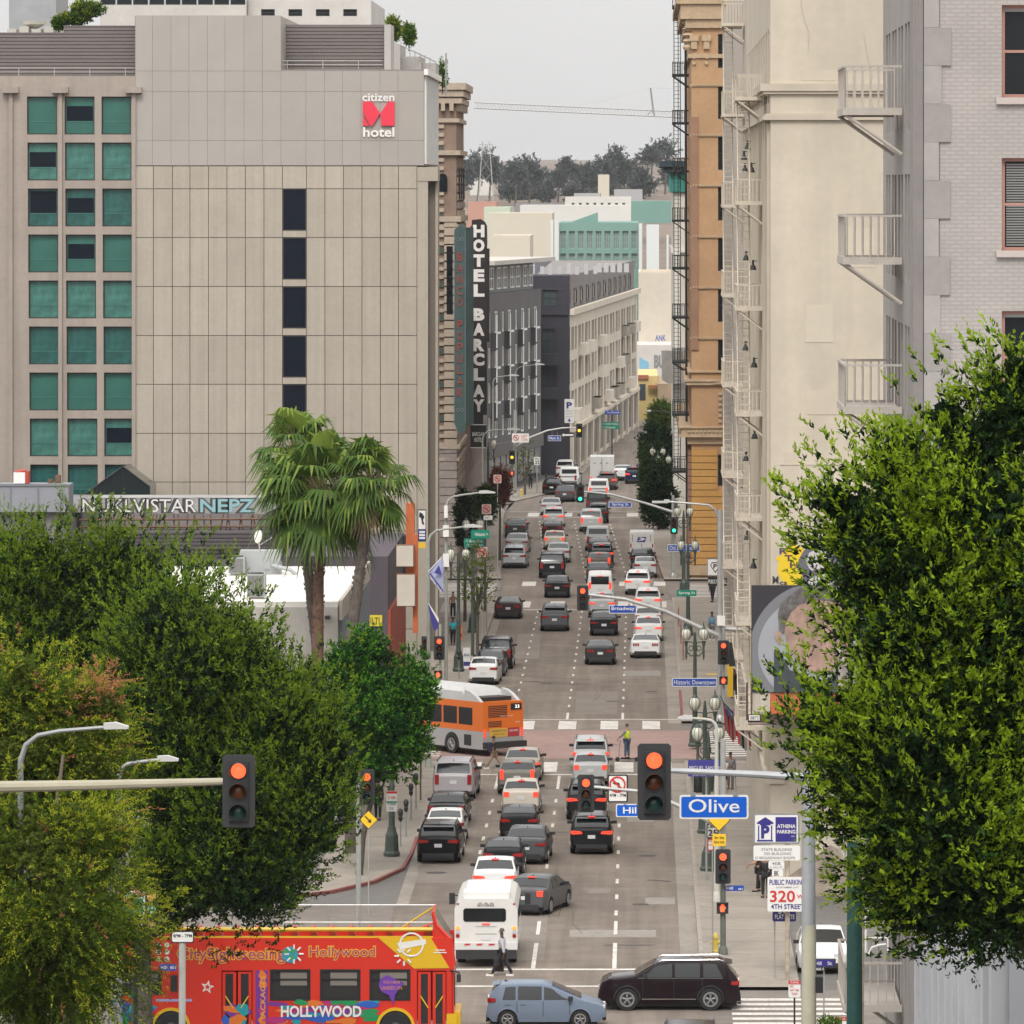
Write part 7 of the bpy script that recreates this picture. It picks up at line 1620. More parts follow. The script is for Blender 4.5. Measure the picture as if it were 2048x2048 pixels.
sign("white panel with a no left turn symbol and lettering at the last junction",1024,1058,867,885,Y-1,mWhS,[("LEFT",1043,1055,870,875,mRed),("TURN",1043,1055,877,882,mRed)],None,shapes=lambda t,Y:noleft(t,Y,1032,875.5,6),bold=.0)
sign("white speed limit 25 sign on the far left pavement",1068,1080,914,930,612,mWhS,[("SPEED",1070,1078,916,919),("25",1070,1079,921,928)],None,tm=mBlk,bold=.015,post=(px(1074,612),612.1,.13,pz(915,612),.05))
sign("tall white banner sign with a parking emblem and down arrow on the charcoal wall",1129,1148,798,846,645,mWhS,[("athena",1132,1146,820,823),("parking",1132,1146,826,829),("entrance",1132,1146,832,834)],None,tm=mGrey,shapes=lambda t,Y:(lambda b:(b.text("P",px(1133,Y),px(1144,Y),pz(817,Y),pz(804,Y),Y-.02,0,.04),b.prism([(px(a,Y),pz(c,Y))for a,c in((1138.5,844),(1135,840),(1137.3,840),(1137.3,837),(1139.7,837),(1139.7,840),(1142,840))],'y',Y-.02,Y-.012),b.build("emblem",mPark,t)))(MB()))
sign("blue sign reading Toy District on a pole past the bend",1210,1241,821,829,690,mBlue,[("Toy District",1213,1239,822.8,827.5)],None,bold=.008,post=(px(1224,690),690.2,0,pz(822,690),.07),postmat=mDark)
sign("green direction sign with arrows on the pole past the bend",1205,1238,844,858,690,mGreenS,[("< Little Tokyo",1207,1236,845.8,850.5),("< Chinatown",1207,1230,852.3,856.8)],None,bold=.008)
# left pavement signs
for(U,V,rr,Y_,lab)in((995,957.5,6,470,"round no left turn sign beside the red leaved young tree"),(973,1018,7.5,420,"no left turn sign on the left pavement above two black bars"),(964.5,1104,8.5,400,"no left turn sign under the green direction signs")):
    sign(lab,U-rr-2,U+rr+2,V-rr-2,V+rr+3,Y_,M("sign_pinkish",(.52,.40,.34),.5),(),None,shapes=lambda t,Y,U=U,V=V,rr=rr:noleft(t,Y,U,V,rr),post=(px(U,Y_),Y_+.1,.13,pz(V,Y_),.035))
sign("green direction sign with white arrows, upper right of the pair on the left",942,979,1060,1077,398,mGreenS,[("Historic >",950,976,1065,1072)],None,bold=.008)
sign("green direction sign, lower left of the pair on the left",928,969,1077,1095,398.5,mGreenS,[("< Arts Dist",932,966,1079,1085),("< Little Tokyo",932,966,1088,1093)],None,bold=.008,post=(px(945,398.5),398.8,.13,pz(1062,398),.1),postmat=mLampG)
sign("small white arrow plate pointing right above the parked green grey saloon",967,985,1031,1040,418,mWhS,[("<-->",970,977,1033,1037)],None,tm=mBlk)
diamond(693+44,1639.5,19,258,"yellow diamond sign with an arrow pointing down right by the left corner",'dr',post=(px(737,258),258.1,.02,pz(1640,258),.03)).location
sign("red white and green parking rules sign strapped to the left green lamp post",773,794,1582,1623,277,mWhS,[("2 HR",776,791,1592,1598,mRed),("P 8AM",776,791,1606,1610,mGreenS),("OK",778,788,1614,1620,mGrey)],None,bold=.008,
shapes=lambda t,Y:(lambda b:(b.box(px(773,Y),px(794,Y),Y-.009,Y-.003,pz(1587,Y),pz(1582.5,Y),0),b.box(px(773,Y),px(794,Y),Y-.009,Y-.003,pz(1605.5,Y),pz(1602.5,Y),1),b.build("colour_bars",[mRed,mGreenS],t)))(MB()))
sign("green and white parking sign on a brown post before the orange bus",829,847,1465,1495,305,mWhS,[("P",832,838,1484,1492,mGreenS),("7AM",838,846,1487,1490,mGreenS)],None,bold=.008,
shapes=lambda t,Y:(lambda b:(b.box(px(829,Y),px(847,Y),Y-.009,Y-.003,pz(1482,Y),pz(1467,Y)),b.build("green_field",M("pale_green_field",(.25,.45,.38),.5),t)))(MB()),post=(px(841,305),305.1,.13,pz(1466,305),.04),postmat=M("brown_post",(.10,.07,.05),.7))
# lower left freestanding signs on the rise
Yw=190
sign("white no parking sign reading 4PM-7PM on a pale post before the tour bus",342,388,1862,1886,Yw,mWhS,[("4PM - 7PM",346,384,1868,1875)],mBlk,tm=mBlk,bold=.008,post=(px(364,Yw),Yw+.1,gz(Yw),pz(1864,Yw),.10),postmat=M("pale_post",(.42,.42,.38),.6,noise=[(2,.12)]))
sign("green district sign ending in Dist beside the yellow green tree",225,290,1782,1838,185,mGreenS,[("Bunker Dist",240,286,1788,1797)],mWhS,bold=.015,post=(px(270,185),185.2,gz(185),pz(1784,185),.07),postmat=mDark)
b_=T("symbol_panel","dark panel with three small round symbols beside the green district sign","sign",(px(303,184.8),184.8,pz(1862,184.8)))
b=MB();b.box(px(291,184.8),px(316,184.8),184.75,184.8,pz(1862,184.8),pz(1782,184.8));b.build("panel",mBlk,b_)
b=MB();b.disc((px(303,184.7),184.72,pz(1794,184.7)),.13,'y',20,.02,0);b.prism([(px(a,184.7),pz(c,184.7))for a,c in((303,1829),(294,1820),(297,1812),(309,1812),(312,1820))],'y',184.71,184.735,1);b.prism([(px(a,184.7),pz(c,184.7))for a,c in((303,1856),(294,1846),(297,1838),(303,1842),(309,1838),(312,1846))],'y',184.71,184.735,2);b.build("symbols",[M("sym_gold",(.6,.35,.1),.5),M("sym_green",(.25,.5,.35),.5),M("sym_pink",(.6,.3,.28),.5)],b_)
sign("small blue street sign on the pale post before the tour bus",318,354,1928,1942,Yw-.2,mPurp,[("Hill",322,332,1932,1938),("400 S",340,352,1932,1938)],None)

# ornate twin globe lamps
mGlobe=M("milk_glass",(.62,.61,.52),.35,noise=[(3,.06)])
def twin_lamp():
    t=T("street_lamp","x","street lamp");z=6.0
    b=MB();b.lathe((0,0,0),[(.34,0),(.36,.12),(.30,.2),(.27,.75),(.2,.9),(.17,1.05)],10);b.build("base",mLampG,t)
    b=MB();b.lathe((0,0,0),[(.14,1.05),(.12,2.4),(.14,2.5),(.11,2.6),(.085,z-1.1),(.13,z-1.0),(.06,z-.3),(.04,z-.1)],10);b.build("post",mLampG,t,smooth=True)
    for sg in(-1,1):
        b=MB();b.tube([(0,0,z-1.25),(sg*.2,0,z-1.35),(sg*.40,0,z-1.15),(sg*.45,0,z-.6)],.04,8);b.tube([(0,0,z-.7),(sg*.2,0,z-.62),(sg*.4,0,z-.62)],.03,6);b.ring((sg*.2,0,z-.95),.1,.14,'y',12,.04);b.lathe((sg*.45,0,z-1.4),[(.02,-.15),(.06,.05),(.05,.5),(.10,.75),(.13,.82)],10)
        b.build("bracket",mLampG,t)
        b=MB();b.lathe((sg*.45,0,z),[(.11,-.52),(.19,-.42),(.245,-.24),(.225,-.07),(.14,.03)],14);g=b.build("globe",mGlobe,t,smooth=True)
        b=MB()
        for k in range(8):
            a=2*pi*k/8+.2;b.tube([(sg*.45+cos(a)*r_,sin(a)*r_,z+h_)for r_,h_ in((.12,-.52),(.198,-.42),(.252,-.24),(.233,-.07),(.145,.03))],.012,4)
        b.lathe((sg*.45,0,z),[(.15,.0),(.14,.06),(.07,.14),(.03,.2),(.035,.26),(.01,.42)],10);b.build("cap",mLampG,t)
    return t
tl=twin_lamp()
LPS=[(1427,47.5,"ornate twin globe lamp nearest on the right pavement, globes above the blue Miguel sign",2.85),(1410,44.9,"ornate twin globe lamp beside the hanging American flag",2.87),(1390,38.9,"ornate twin globe lamp under the Broadway signal arm",2.8),
(1377,31.2,"ornate twin globe lamp in front of the Old Bank District sign",3.05),(1368,28.3,"ornate twin globe lamp above the green signal at the third junction",3.05),(1326,23.8,"ornate twin globe lamp in the dark planting past the third junction",1.9),(1316,23.1,"ornate twin globe lamp second in the dark planting",1.5),(1301.5,21.6,"ornate twin globe lamp furthest away on the right",.95),
(915,33.7,"tall ornate twin globe lamp nearest on the left pavement",-10.8),(945,31,"tall ornate twin globe lamp next to the left direction signs",-10.8),(976,23.6,"ornate twin globe lamp on the left before the last junction",-12.9),(783,46.5,"green ornate lamp post with a flared base at the left corner beside the parking meters",-10.7)]
for U,s_,lab,x in LPS:
    dup(tl,(x,F/s_,.13),0,lab,"ornate twin globe street lamps",scale=(1,1,1.2)if x<0 else None)
kill(tl)
# arm street lights
def arm_light(label,x,Y,z,hx,hz,head=.9,r=.075,zb=.13,mat=None,boxes=()):
    t=T("street_light",label,"street light",(x,Y,zb));b=MB();sg=1 if hx>x else-1;L=abs(hx-x)
    b.tube([(x,Y,zb),(x,Y,z-L*.35)],[r*1.5,r],10);b.lathe((x,Y,zb),[(r*2.6,0),(r*2.4,.25),(r*1.6,.4)],10);b.build("pole",mat or mConcP,t,smooth=True)
    b=MB();b.tube([(x,Y,z-L*.35),(x+sg*L*.06,Y,z-L*.16),(x+sg*L*.2,Y,z-L*.05),(x+sg*L*.45,Y,z),(hx,Y,hz)],[r,r*.9,r*.8,r*.7,r*.6],8);b.build("arm",mat or mConcP,t,smooth=True)
    b=MB();b.prism([(hx-sg*.1,hz-.05),(hx+sg*head,hz-.04),(hx+sg*head,hz+.02),(hx+sg*head*.4,hz+.12),(hx-sg*.1,hz+.1)],'y',Y-.14,Y+.14);b.build("lamp_head",M("lamp_head_grey",(.52,.52,.5),.4),t)
    for V0,V1,w in boxes:b=MB();b.box(x-w,x+w,Y-.35,Y-.12,pz(V1,Y),pz(V0,Y));b.build("control_box",mWhite,t)
    return t
arm_light("tall curved arm street light with a violet banner by the left crosswalk",px(857,322.5),322.5,pz(1058,322.5),px(933,322.5),pz(1053,322.5),.8)
arm_light("tall curved arm street light with three white boxes beside the hotel corner",-10.8,361,pz(990,361),px(962,361),pz(985,361),.8,boxes=((1011,1035,.1),(1050,1073,.16),(1107,1133,.17)))
arm_light("thin street light in front of the black blade sign",-11,453,pz(860,453),px(1018,453),pz(859,453),.8,r=.06)
arm_light("distant street light against the grey apartments, lower of two",px(986,580),580,pz(753,580),px(1020,580),pz(751,580),.8,r=.05)
arm_light("distant street light against the grey apartments, upper of two",px(1031,615),615,pz(732,615),px(1072,615),pz(729,615),.8,r=.05)
arm_light("near street light arm above the yellow green tree at lower left",px(41,164),164,pz(1462,164),px(216,164),pz(1454,164),.52,zb=gz(164),mat=mGrey)
arm_light("street light head poking out of the dark tree at lower left",px(238,185),185,pz(1524,185),px(322,185),pz(1519,185),.5,zb=gz(185),mat=mGrey)
arm_light("pale short street light beside the flags on the right",px(1433,262),262,pz(1438,262),px(1380,262),pz(1436,262),.5,mat=M("cream_pole",(.46,.45,.40),.6))
arm_light("dark curved street light on the right past the bend",px(1345,690),690,pz(822,690),px(1300,690),pz(822,690),.4,r=.05,mat=mDark)
# parking meters
def meter():
    t=T("parking_meter","x","parking meter");b=MB();b.tube([(0,0,0),(0,0,1.15)],.032,8);b.lathe((0,0,0),[(.09,0),(.08,.03)],10);b.build("post",mGrey,t)
    b=MB();b.lathe((0,0,1.1),[(.03,0),(.085,.08),(.1,.2),(.07,.24),(.1,.3),(.12,.42),(.10,.52),(.04,.58)],12);b.build("meter_head",mDark,t,smooth=True)
    b=MB();b.box(-.05,.05,-.125,-.10,1.5,1.6);b.build("display",mGlass2,t);return t
mt=meter()
for U,V,lab in((801,1700,"parking meter nearest, behind the dark parked SUV"),(812,1680,"parking meter second from the corner"),(822,1646,"parking meter third from the corner"),(832,1624,"parking meter fourth from the corner"),(843,1562,"parking meter near the green and white parking sign"),(918,1362,"parking meter by the parked white hatchback"),(951,1269,"parking meter at the left of the middle block"),(958,1246,"parking meter further along the middle block"),(963,1225,"parking meter just before the third junction"),(1076,985,"parking meter in the far left distance")):
    g=gr(U,V);dup(mt,(g.x if V>1000 else-8.9,g.y,.13),0,lab,"parking meters on the left pavement")
kill(mt)
# fire hydrants, bins, boxes
def hydrant(U,V,lab):
    g=gr(U,V);t=T("fire_hydrant",lab,"hydrant",(g.x,g.y,.13));b=MB();b.lathe((g.x,g.y,.13),[(.15,0),(.15,.06),(.1,.08),(.1,.5),(.13,.52),(.12,.6),(.06,.7),(.02,.74)],12);b.lathe((g.x,g.y,.5),[(.06,-.18),(.07,.18)],8,0,'x');b.build("barrel",M("hydrant_yellow",(.6,.45,.08),.6),t,smooth=True)
hydrant(1431,1911,"pale yellow hydrant at the foot of the near right signal post");hydrant(1043,996,"yellow hydrant on the far left corner")
g=gr(1461,1363);b=MB();b.box(px(1455,353),px(1466,353),353,353.3,1.2,3.2);tag(b.build("yellow_banner",mYel,loc=(px(1460,353),353,1.2)),"upright yellow banner beside the long coated pedestrian","banner")
for U,V,lab in((1396,1590,"black litter bin left below the blue Miguel sign"),(1416,1588,"grey green litter bin right below the blue Miguel sign")):
    g=gr(U,V);b=MB();b.lathe((g.x,g.y,.13),[(.26,0),(.32,.8),(.3,.85),(.2,.95)],14);tag(b.build("litter_bin",mLampG if U>1400 else mBlk,loc=(g.x,g.y,.13),smooth=True),lab,"litter bin")
# folding board signs and newspaper stands on left pavement
for U0,U1,V0,V1,m_,lab,tx in((926,940,1296,1342,mWhS,"white and violet pavement board beside the parked white hatchback","SALE"),(915,925,1251,1284,M("orange_board",(.6,.22,.08),.6),"orange and white pavement board by the man in turquoise","OPEN")):
    yb_=yv(V1);t=T("pavement_board",lab,"sign",(px((U0+U1)/2,yb_),yb_,.13));x0,x1=px(U0,yb_),px(U1,yb_);z1=pz(V0,yb_)
    b=MB();b.prism([(yb_,.13),(yb_+.5,.13),(yb_+.28,z1),(yb_+.22,z1)],'x',x0,x1);b.build("board",m_,t)
    b=MB();b.box(x0+.03,x1-.03,yb_-.02+.05,yb_+.02+.05,.3,.55);b.text(tx,x0+.04,x1-.04,.9,1.05,yb_+.05,0,.03);b.build("lettering",mPurp if m_ is mWhS else mRed,t)
# bike rack / barrier by the third junction
t=T("barrier_rail","thin red and grey barrier rails at the right kerb before the third junction","barrier",(2.5,425,.13));b=MB()
for x,y in((2.5,425),(2.55,409),(2.6,395)):b.tube([(x,y,.13),(x,y,1.3),(x,y+3.5,1.3),(x,y+3.5,.13)],.035,6)
b.build("rail",M("faded_red_paint",(.30,.1,.08),.7),t)
# banners and flags
def flag(label,P0,cols,drop,ang,name="flag",rows=1,pole=None,kind="stripes"):
    pass
Yf=322
t=T("violet_banner","violet and white banner hanging slanted from the tall left street light","banner",(px(857,Yf),Yf-.3,pz(1190,Yf)))
b=MB();q=lambda U,V,y=Yf-.3:(px(U,y),y,pz(V,y))
b.mesh([q(859,1146),q(881,1116),q(887,1120,Yf-.5),q(887,1188,Yf-.6),q(876,1178),q(862,1158)],[(0,1,2,3,4,5)],0);b.build("cloth",M("banner_lilac",(.34,.36,.52),.8,noise=[(2,.2)]),t)
b=MB();b.mesh([q(868,1146,Yf-.62),q(878,1130,Yf-.62),q(884,1150,Yf-.62)],[(0,1,2)],0);b.mesh([q(858,1150,Yf-.62),q(861,1146,Yf-.62),q(886,1180,Yf-.62),q(885,1187,Yf-.62)],[(0,1,2,3)],0)
tfm=lambda p:(px(860,Yf)+p[0]*.60,Yf-.64,pz(1152,Yf)-p[0]*.80+p[2]);b.build("violet_print",mPurp,t);b=MB();b.text("CENTRAL TRAVEL",.02,1.05,-.03,.12,0,0,.03,tf=tfm);b.build("lettering",mWhS,t)
b=MB();b.tube([q(857,1143),q(884,1114)],.02,5);b.build("rod",mWhite,t)
t=T("violet_pennant","lower folded violet pennant beneath the slanted banner","banner",(px(868,Yf),Yf-.2,pz(1262,Yf)))
b=MB();b.mesh([q(856,1210),q(863,1216),q(877,1244),q(876,1257),q(868,1262),q(862,1240)],[(0,1,2,3,4,5)]);b.build("cloth",mPurp,t);b=MB();b.mesh([q(856,1204,Yf-.32),q(878,1238,Yf-.32),q(877,1246,Yf-.32),q(862,1218,Yf-.32)],[(0,1,2,3)]);b.build("white_border",mWhite,t)
mFR=M("flag_red",(.40,.02,.03),.7);mFW=M("flag_white",(.58,.55,.52),.7);mFB=M("flag_blue",(.03,.04,.14),.7)
Yf=290;q=lambda U,V,y=290:(px(U,y),y,pz(V,y))
t=T("american_flag","drooping American flag on a slanted pole at the cream building","flag",(px(1450,Yf),Yf,pz(1485,Yf)))
b=MB();n=7
for k in range(n):                       # hanging folds, alternating stripes
    u0,u1=1446+k*4.2,1446+(k+1)*4.2;f=.25*(k%2)
    b.mesh([q(u0,1405+k*3.4,Yf-f),q(u1,1405+(k+1)*3.4,Yf-.25+f),q(u1+4-k*.6,1484-abs(k-4)*5,Yf-.25+f),q(u0+4-k*.6,1484-abs(k-4)*6,Yf-f)],[(0,1,2,3)],1 if k%2 else 0)
b.mesh([q(1444,1400,Yf-.4),q(1467,1425,Yf-.4),q(1466,1437,Yf-.4),q(1455,1432,Yf-.4)],[(0,1,2,3)],2)
for k in range(6):b.disc((px(1450+k*2.6,Yf),Yf-.42,pz(1412+k*3.1,Yf)),.03,'y',5,.01,1)
b.build("cloth",[mFR,mFW,mFB],t);b=MB();b.tube([(px(1440,Yf),Yf,pz(1392,Yf)),(px(1501,Yf-4),Yf-4,pz(1500,Yf-4))],.03,6);b.build("pole",mDark,t)
t=T("red_white_flag","second drooping flag, red and white, just right of the American flag","flag",(px(1490,285),285,pz(1500,285)))
q=lambda U,V,y=285:(px(U,y),y,pz(V,y));b=MB()
for k in range(6):
    u0,u1=1474+k*4.4,1474+(k+1)*4.4;f=.22*(k%2)
    b.mesh([q(u0,1428+k*4.5,285-f),q(u1,1428+(k+1)*4.5,284.8+f),q(u1+2,1502-abs(k-3)*4,284.8+f),q(u0+2,1502-abs(k-3)*5,285-f)],[(0,1,2,3)],(0,1,2,1,1,0)[k])
b.build("cloth",[mFR,mFW,mBlk],t);b=MB();b.tube([(px(1468,285),285,pz(1418,285)),(px(1501,282),282,pz(1475,282))],.03,6);b.build("pole",mDark,t)
# scooter
g=gr(1254,1523)
t=T("electric_scooter","black electric scooter under the standing man in the yellow vest","scooter",(g.x,g.y,.012));b=MB()
b.box(g.x-.35,g.x+.42,g.y-.08,g.y+.08,.12,.17);b.build("deck",mBlk,t)
b=MB();b.tube([(g.x-.42,g.y,.14),(g.x-.34,g.y,1.1)],.022,6);b.tube([(g.x-.34,g.y-.22,1.1),(g.x-.34,g.y+.22,1.1)],.02,6);b.build("steering_column",mGrey,t)
for dx in(-.48,.48):b=MB();b.disc((g.x+dx,g.y,.11),.11,'y',16,.05);b.build("wheel",mTyre,t)
# small trees' guards, wires: overhead cable across the street
# ---------------------------------------------------------------- people
SKIN={"a":M("skin_brown",(.20,.10,.06),.6),"b":M("skin_tan",(.40,.23,.15),.6),"c":M("skin_dark",(.09,.045,.03),.6)}
def skinmesh(name,verts,edges,rad,mat,parent,sub=1,root=0):
    me=bpy.data.meshes.new(name);me.from_pydata(verts,edges,[]);ob=bpy.data.objects.new(name,me)
    md=ob.modifiers.new("s",'SKIN');md.use_smooth_shade=True;sm=ob.modifiers.new("u",'SUBSURF');sm.levels=sub;sm.render_levels=sub
    for i,v in enumerate(me.skin_vertices[0].data):
        r_=rad[i];v.radius=(r_,r_)if not isinstance(r_,tuple)else r_;v.use_root=i==root
    m2=evald(ob);bpy.data.objects.remove(ob)
    m2.materials.clear();m2.materials.append(mat);o=bpy.data.objects.new(name,m2);C.objects.link(o);o.parent=parent;return o
def person(label,loc,H=1.75,rz=0,skin="a",top=None,bottom=None,hair=None,shoe=None,la=(.0,.1),ra=(.0,.1),ll=0.,rl=0.,lk=0.,rk=0.,shorts=False,lean=0.,coat=False,hat=None,vest=None,name="person",elbow=(.15,.15),sleeve=True,bag=None,bare=False,group="pedestrians"):
    """figure faces +Y locally; la/ra = (forward swing, outward) of arms; ll/rl forward swing of legs; lk/rk knee bend"""
    k=H/1.75;t=T(name,label,"person",loc,group,rz)
    V3=lambda x,y,z:Vector((x*k,y*k,z*k))
    hipz=.93;dz=0
    hip=V3(0,0,hipz);J={"pelvis":hip,"belly":hip+V3(0,lean*.12,.16),"chest":hip+V3(0,lean*.35,.40),"neck":hip+V3(0,lean*.48,.55),"head0":hip+V3(0,lean*.52+.01,.62),"head":hip+V3(0,lean*.58+.02,.73)}
    for s_,sw,kn,nm in((-1,ll,lk,"l"),(1,rl,rk,"r")):
        h=hip+V3(s_*.095,0,-.03);kn_=h+V3(s_*.01,.43*sin(sw),-.43*cos(sw));a2=sw-kn;an=kn_+V3(0,.40*sin(a2),-.40*cos(a2))
        J[nm+"h"],J[nm+"k"],J[nm+"a"],J[nm+"t"]=h,kn_,an,an+V3(0,.16,-.035)
    low=min(J["la"].z,J["ra"].z)-.075*k
    for s_,(sw,out),el,nm in((-1,la,elbow[0],"l"),(1,ra,elbow[1],"r")):
        sh=J["chest"]+V3(s_*.185,0,.06);e=sh+V3(s_*.28*sin(out),.28*sin(sw),-.28*cos(sw)*cos(out));w=e+V3(s_*.22*sin(out*.6),.25*sin(sw+el),-.25*cos(sw+el));J[nm+"s"],J[nm+"e"],J[nm+"w"]=sh,e,w;J[nm+"hd"]=w+V3(0,.03,-.09)
    for q in J.values():q.z-=low
    names=["pelvis","belly","chest","neck","head0","head","lh","lk","la","lt","rh","rk","ra","rt","ls","le","lw","lhd","rs","re","rw","rhd"]
    R={"pelvis":.13,"belly":.12,"chest":.15,"neck":.055,"head0":.075,"head":.088,"lh":.09,"lk":.06,"la":.042,"lt":.035,"rh":.09,"rk":.06,"ra":.042,"rt":.035,"ls":.06,"le":.043,"lw":.03,"lhd":.034,"rs":.06,"re":.043,"rw":.03,"rhd":.034}
    idx={n:i for i,n in enumerate(names)}
    ed=[("pelvis","belly"),("belly","chest"),("chest","neck"),("neck","head0"),("head0","head"),("pelvis","lh"),("lh","lk"),("lk","la"),("la","lt"),("pelvis","rh"),("rh","rk"),("rk","ra"),("ra","rt"),("chest","ls"),("ls","le"),("le","lw"),("lw","lhd"),("chest","rs"),("rs","re"),("re","rw"),("rw","rhd")]
    vs=[J[n]for n in names];rad=[R[n]*k for n in names];es=[(idx[a],idx[c])for a,c in ed]
    for nm,s_ in(("l",-1),("r",1)):       # fingers and thumb
        hd=J[nm+"hd"]
        for f in range(4):
            i0=len(vs);y=-.03+.02*f;vs+=[hd+V3(0,y*.6,-.03),hd+V3(-s_*.005,y,-.075),hd+V3(-s_*.015,y+.004,-.11)];rad+=[.011*k,.0095*k,.007*k];es+=[(idx[nm+"hd"],i0),(i0,i0+1),(i0+1,i0+2)]
        i0=len(vs);vs+=[hd+V3(-s_*.01,.045,-.01),hd+V3(-s_*.015,.06,-.05)];rad+=[.011*k,.008*k];es+=[(idx[nm+"w"],i0),(i0,i0+1)]
    skinmesh("body",vs,es,rad,SKIN[skin],t)
    def garment(name,ns,es_,dr,mat,ext=()):
        v=[J[n].copy()if isinstance(n,str)else n[0]for n in ns];rr=[(R[n]+dr)*k if isinstance(n,str)else n[1]for n in ns]
        return skinmesh(name,v,es_,rr,mat,t)
    if bottom:
        if shorts:
            mk=lambda nm:(J[nm+"h"].lerp(J[nm+"k"],.8),.088*k);garment("shorts",["pelvis","lh",mk("l"),"rh",mk("r")],[(0,1),(1,2),(0,3),(3,4)],.018,bottom)
        else:
            mk=lambda nm:(J[nm+"k"].lerp(J[nm+"a"],.93),.062*k);garment("trousers",["pelvis","lh","lk",mk("l"),"rh","rk",mk("r")],[(0,1),(1,2),(2,3),(0,4),(4,5),(5,6)],.017,bottom)
    if top and not bare:
        f=.9 if sleeve else.02;ext=lambda nm:(J[nm+"e"].lerp(J[nm+"w"],f)if sleeve else J[nm+"s"].lerp(J[nm+"e"],.7),(.046 if sleeve else.062)*k)
        ns=[("pelvis"),"belly","chest","ls","rs",ext("l"),ext("r")];e_=[(0,1),(1,2),(2,3),(2,4)]
        if sleeve:ns+=["le","re"];e_+=[(3,7),(7,5),(4,8),(8,6)]
        else:e_+=[(3,5),(4,6)]
        garment("coat" if coat else "shirt",ns,e_,.02,top)
        if coat:b=MB();b.lathe(J["pelvis"]+Vector((0,0,-.45*k)),[(.22*k,0),(.2*k,.2*k),(.165*k,.5*k),(.15*k,.6*k)],14);o=b.build("coat_skirt",top);o.parent=t
    if vest:garment("safety_vest",["pelvis","belly","chest","ls","rs"],[(0,1),(1,2),(2,3),(2,4)],.034,vest)
    sh_=shoe or mBlk
    for nm in "lr":
        b=MB();a,tt=J[nm+"a"],J[nm+"t"];d=(tt-a);b.cbox((a+tt)/2+Vector((0,0,-.03*k)),(.09*k,.27*k,.075*k),0,0,atan2(d.z+.035*k,d.y));o=b.build("shoe",sh_);o.parent=t
    hd=J["head"]
    hm=hair or M("hair_black",(.012,.01,.009),.8)
    b=MB();vv=[];n1,n2=10,16
    for i in range(n1+1):
        th=pi*.56*i/n1
        for j in range(n2):ph=2*pi*j/n2;rr_=.102*k;vv.append(hd+Vector((rr_*.86*sin(th)*cos(ph),rr_*1.0*sin(th)*sin(ph)-.012*k-(.02*k if sin(ph)>.3 and i>6 else 0),rr_*1.05*cos(th)+.018*k)))
    b.mesh(vv,[(i*n2+j,i*n2+(j+1)%n2,(i+1)*n2+(j+1)%n2,(i+1)*n2+j)for i in range(n1)for j in range(n2)]);o=b.build("hair",hm,smooth=True);o.parent=t
    b=MB();fy=hd.y+.088*k
    b.cbox((hd.x,fy+.004,hd.z-.012*k),(.02*k,.035*k,.035*k));o=b.build("nose",SKIN[skin]);o.parent=t
    for s_ in(-1,1):
        b=MB();b.cbox((s_*.032*k,fy-.004,hd.z+.008*k),(.022*k,.02*k,.01*k));o=b.build("eye",mBlk);o.parent=t
        b=MB();b.cbox((s_*.087*k,hd.y-.005,hd.z-.005*k),(.015*k,.035*k,.05*k));o=b.build("ear",SKIN[skin]);o.parent=t
    b=MB();b.cbox((0,fy-.004,hd.z-.045*k),(.045*k,.02*k,.008*k));o=b.build("mouth",M("lip",(.18,.05,.04),.6));o.parent=t
    if hat:b=MB();b.lathe(hd+Vector((0,0,.045*k)),[(.17*k,-.005),(.17*k,.01),(.105*k,.012),(.10*k,.09*k),(.05*k,.11*k)],16);o=b.build("hat",hat);o.parent=t
    return t,J,k
def cl(n,c):return M("cloth_"+n,c,.85,noise=[(6,.12)])
def ppl(U,V,z=.13):g=gr(U,V);g.y=F*(CH-z)/(V-VH);return(px(U,g.y),g.y,z)
def thing_at(name,label,cat,loc,rz=0):return T(name,label,cat,loc,None,rz)
def backpack(per,J,k,label,mat):
    loc=Matrix.Translation(per.location)@Matrix.Rotation(per.rotation_euler[2],4,'Z')@(J["chest"]+Vector((0,-.19*k,-.12*k)));t=T("backpack",label,"backpack",loc,None,per.rotation_euler[2]);b=MB();b.prism([(-.06,-.24),(.08,-.24),(.08,.2),(.0,.25),(-.07,.15)],'x',-.15,.15);o=b.build("bag",mat);o.parent=t
    b=MB();b.box(-.1,.1,-.1,-.065,-.18,.0);o=b.build("pocket",mat);o.parent=t
per,J,k=person("bald older man in a pale shirt and dark trousers walking left behind the shuttle bus",ppl(1004,1952,.004),1.80,radians(75),"c",cl("paleblue",(.42,.43,.46)),cl("navy",(.02,.02,.028)),M("grey_stubble",(.10,.09,.085),.9),mWhS,ll=.42,rl=-.38,rk=.1,la=(-.35,.1),ra=(.25,.12))
p=Matrix.Translation(per.location)@Matrix.Rotation(per.rotation_euler[2],4,'Z')@J["rhd"];t=T("shopping_bag","black shopping bag with a small coloured mark carried by the older man","bag",(p.x,p.y,p.z-.62),None,radians(75));b=MB();b.prism([(-.2,0),(.2,0),(.17,.46),(-.17,.46)],'x',-.06,.06);b.tube([(0,-.08,.46),(0,-.06,.60),(0,.06,.60),(0,.08,.46)],.008,4);o=b.build("bag",mBlk);o.parent=t
b=MB();b.box(-.066,-.061,-.03,.05,.25,.38,0);o=b.build("mark",mYel);o.parent=t
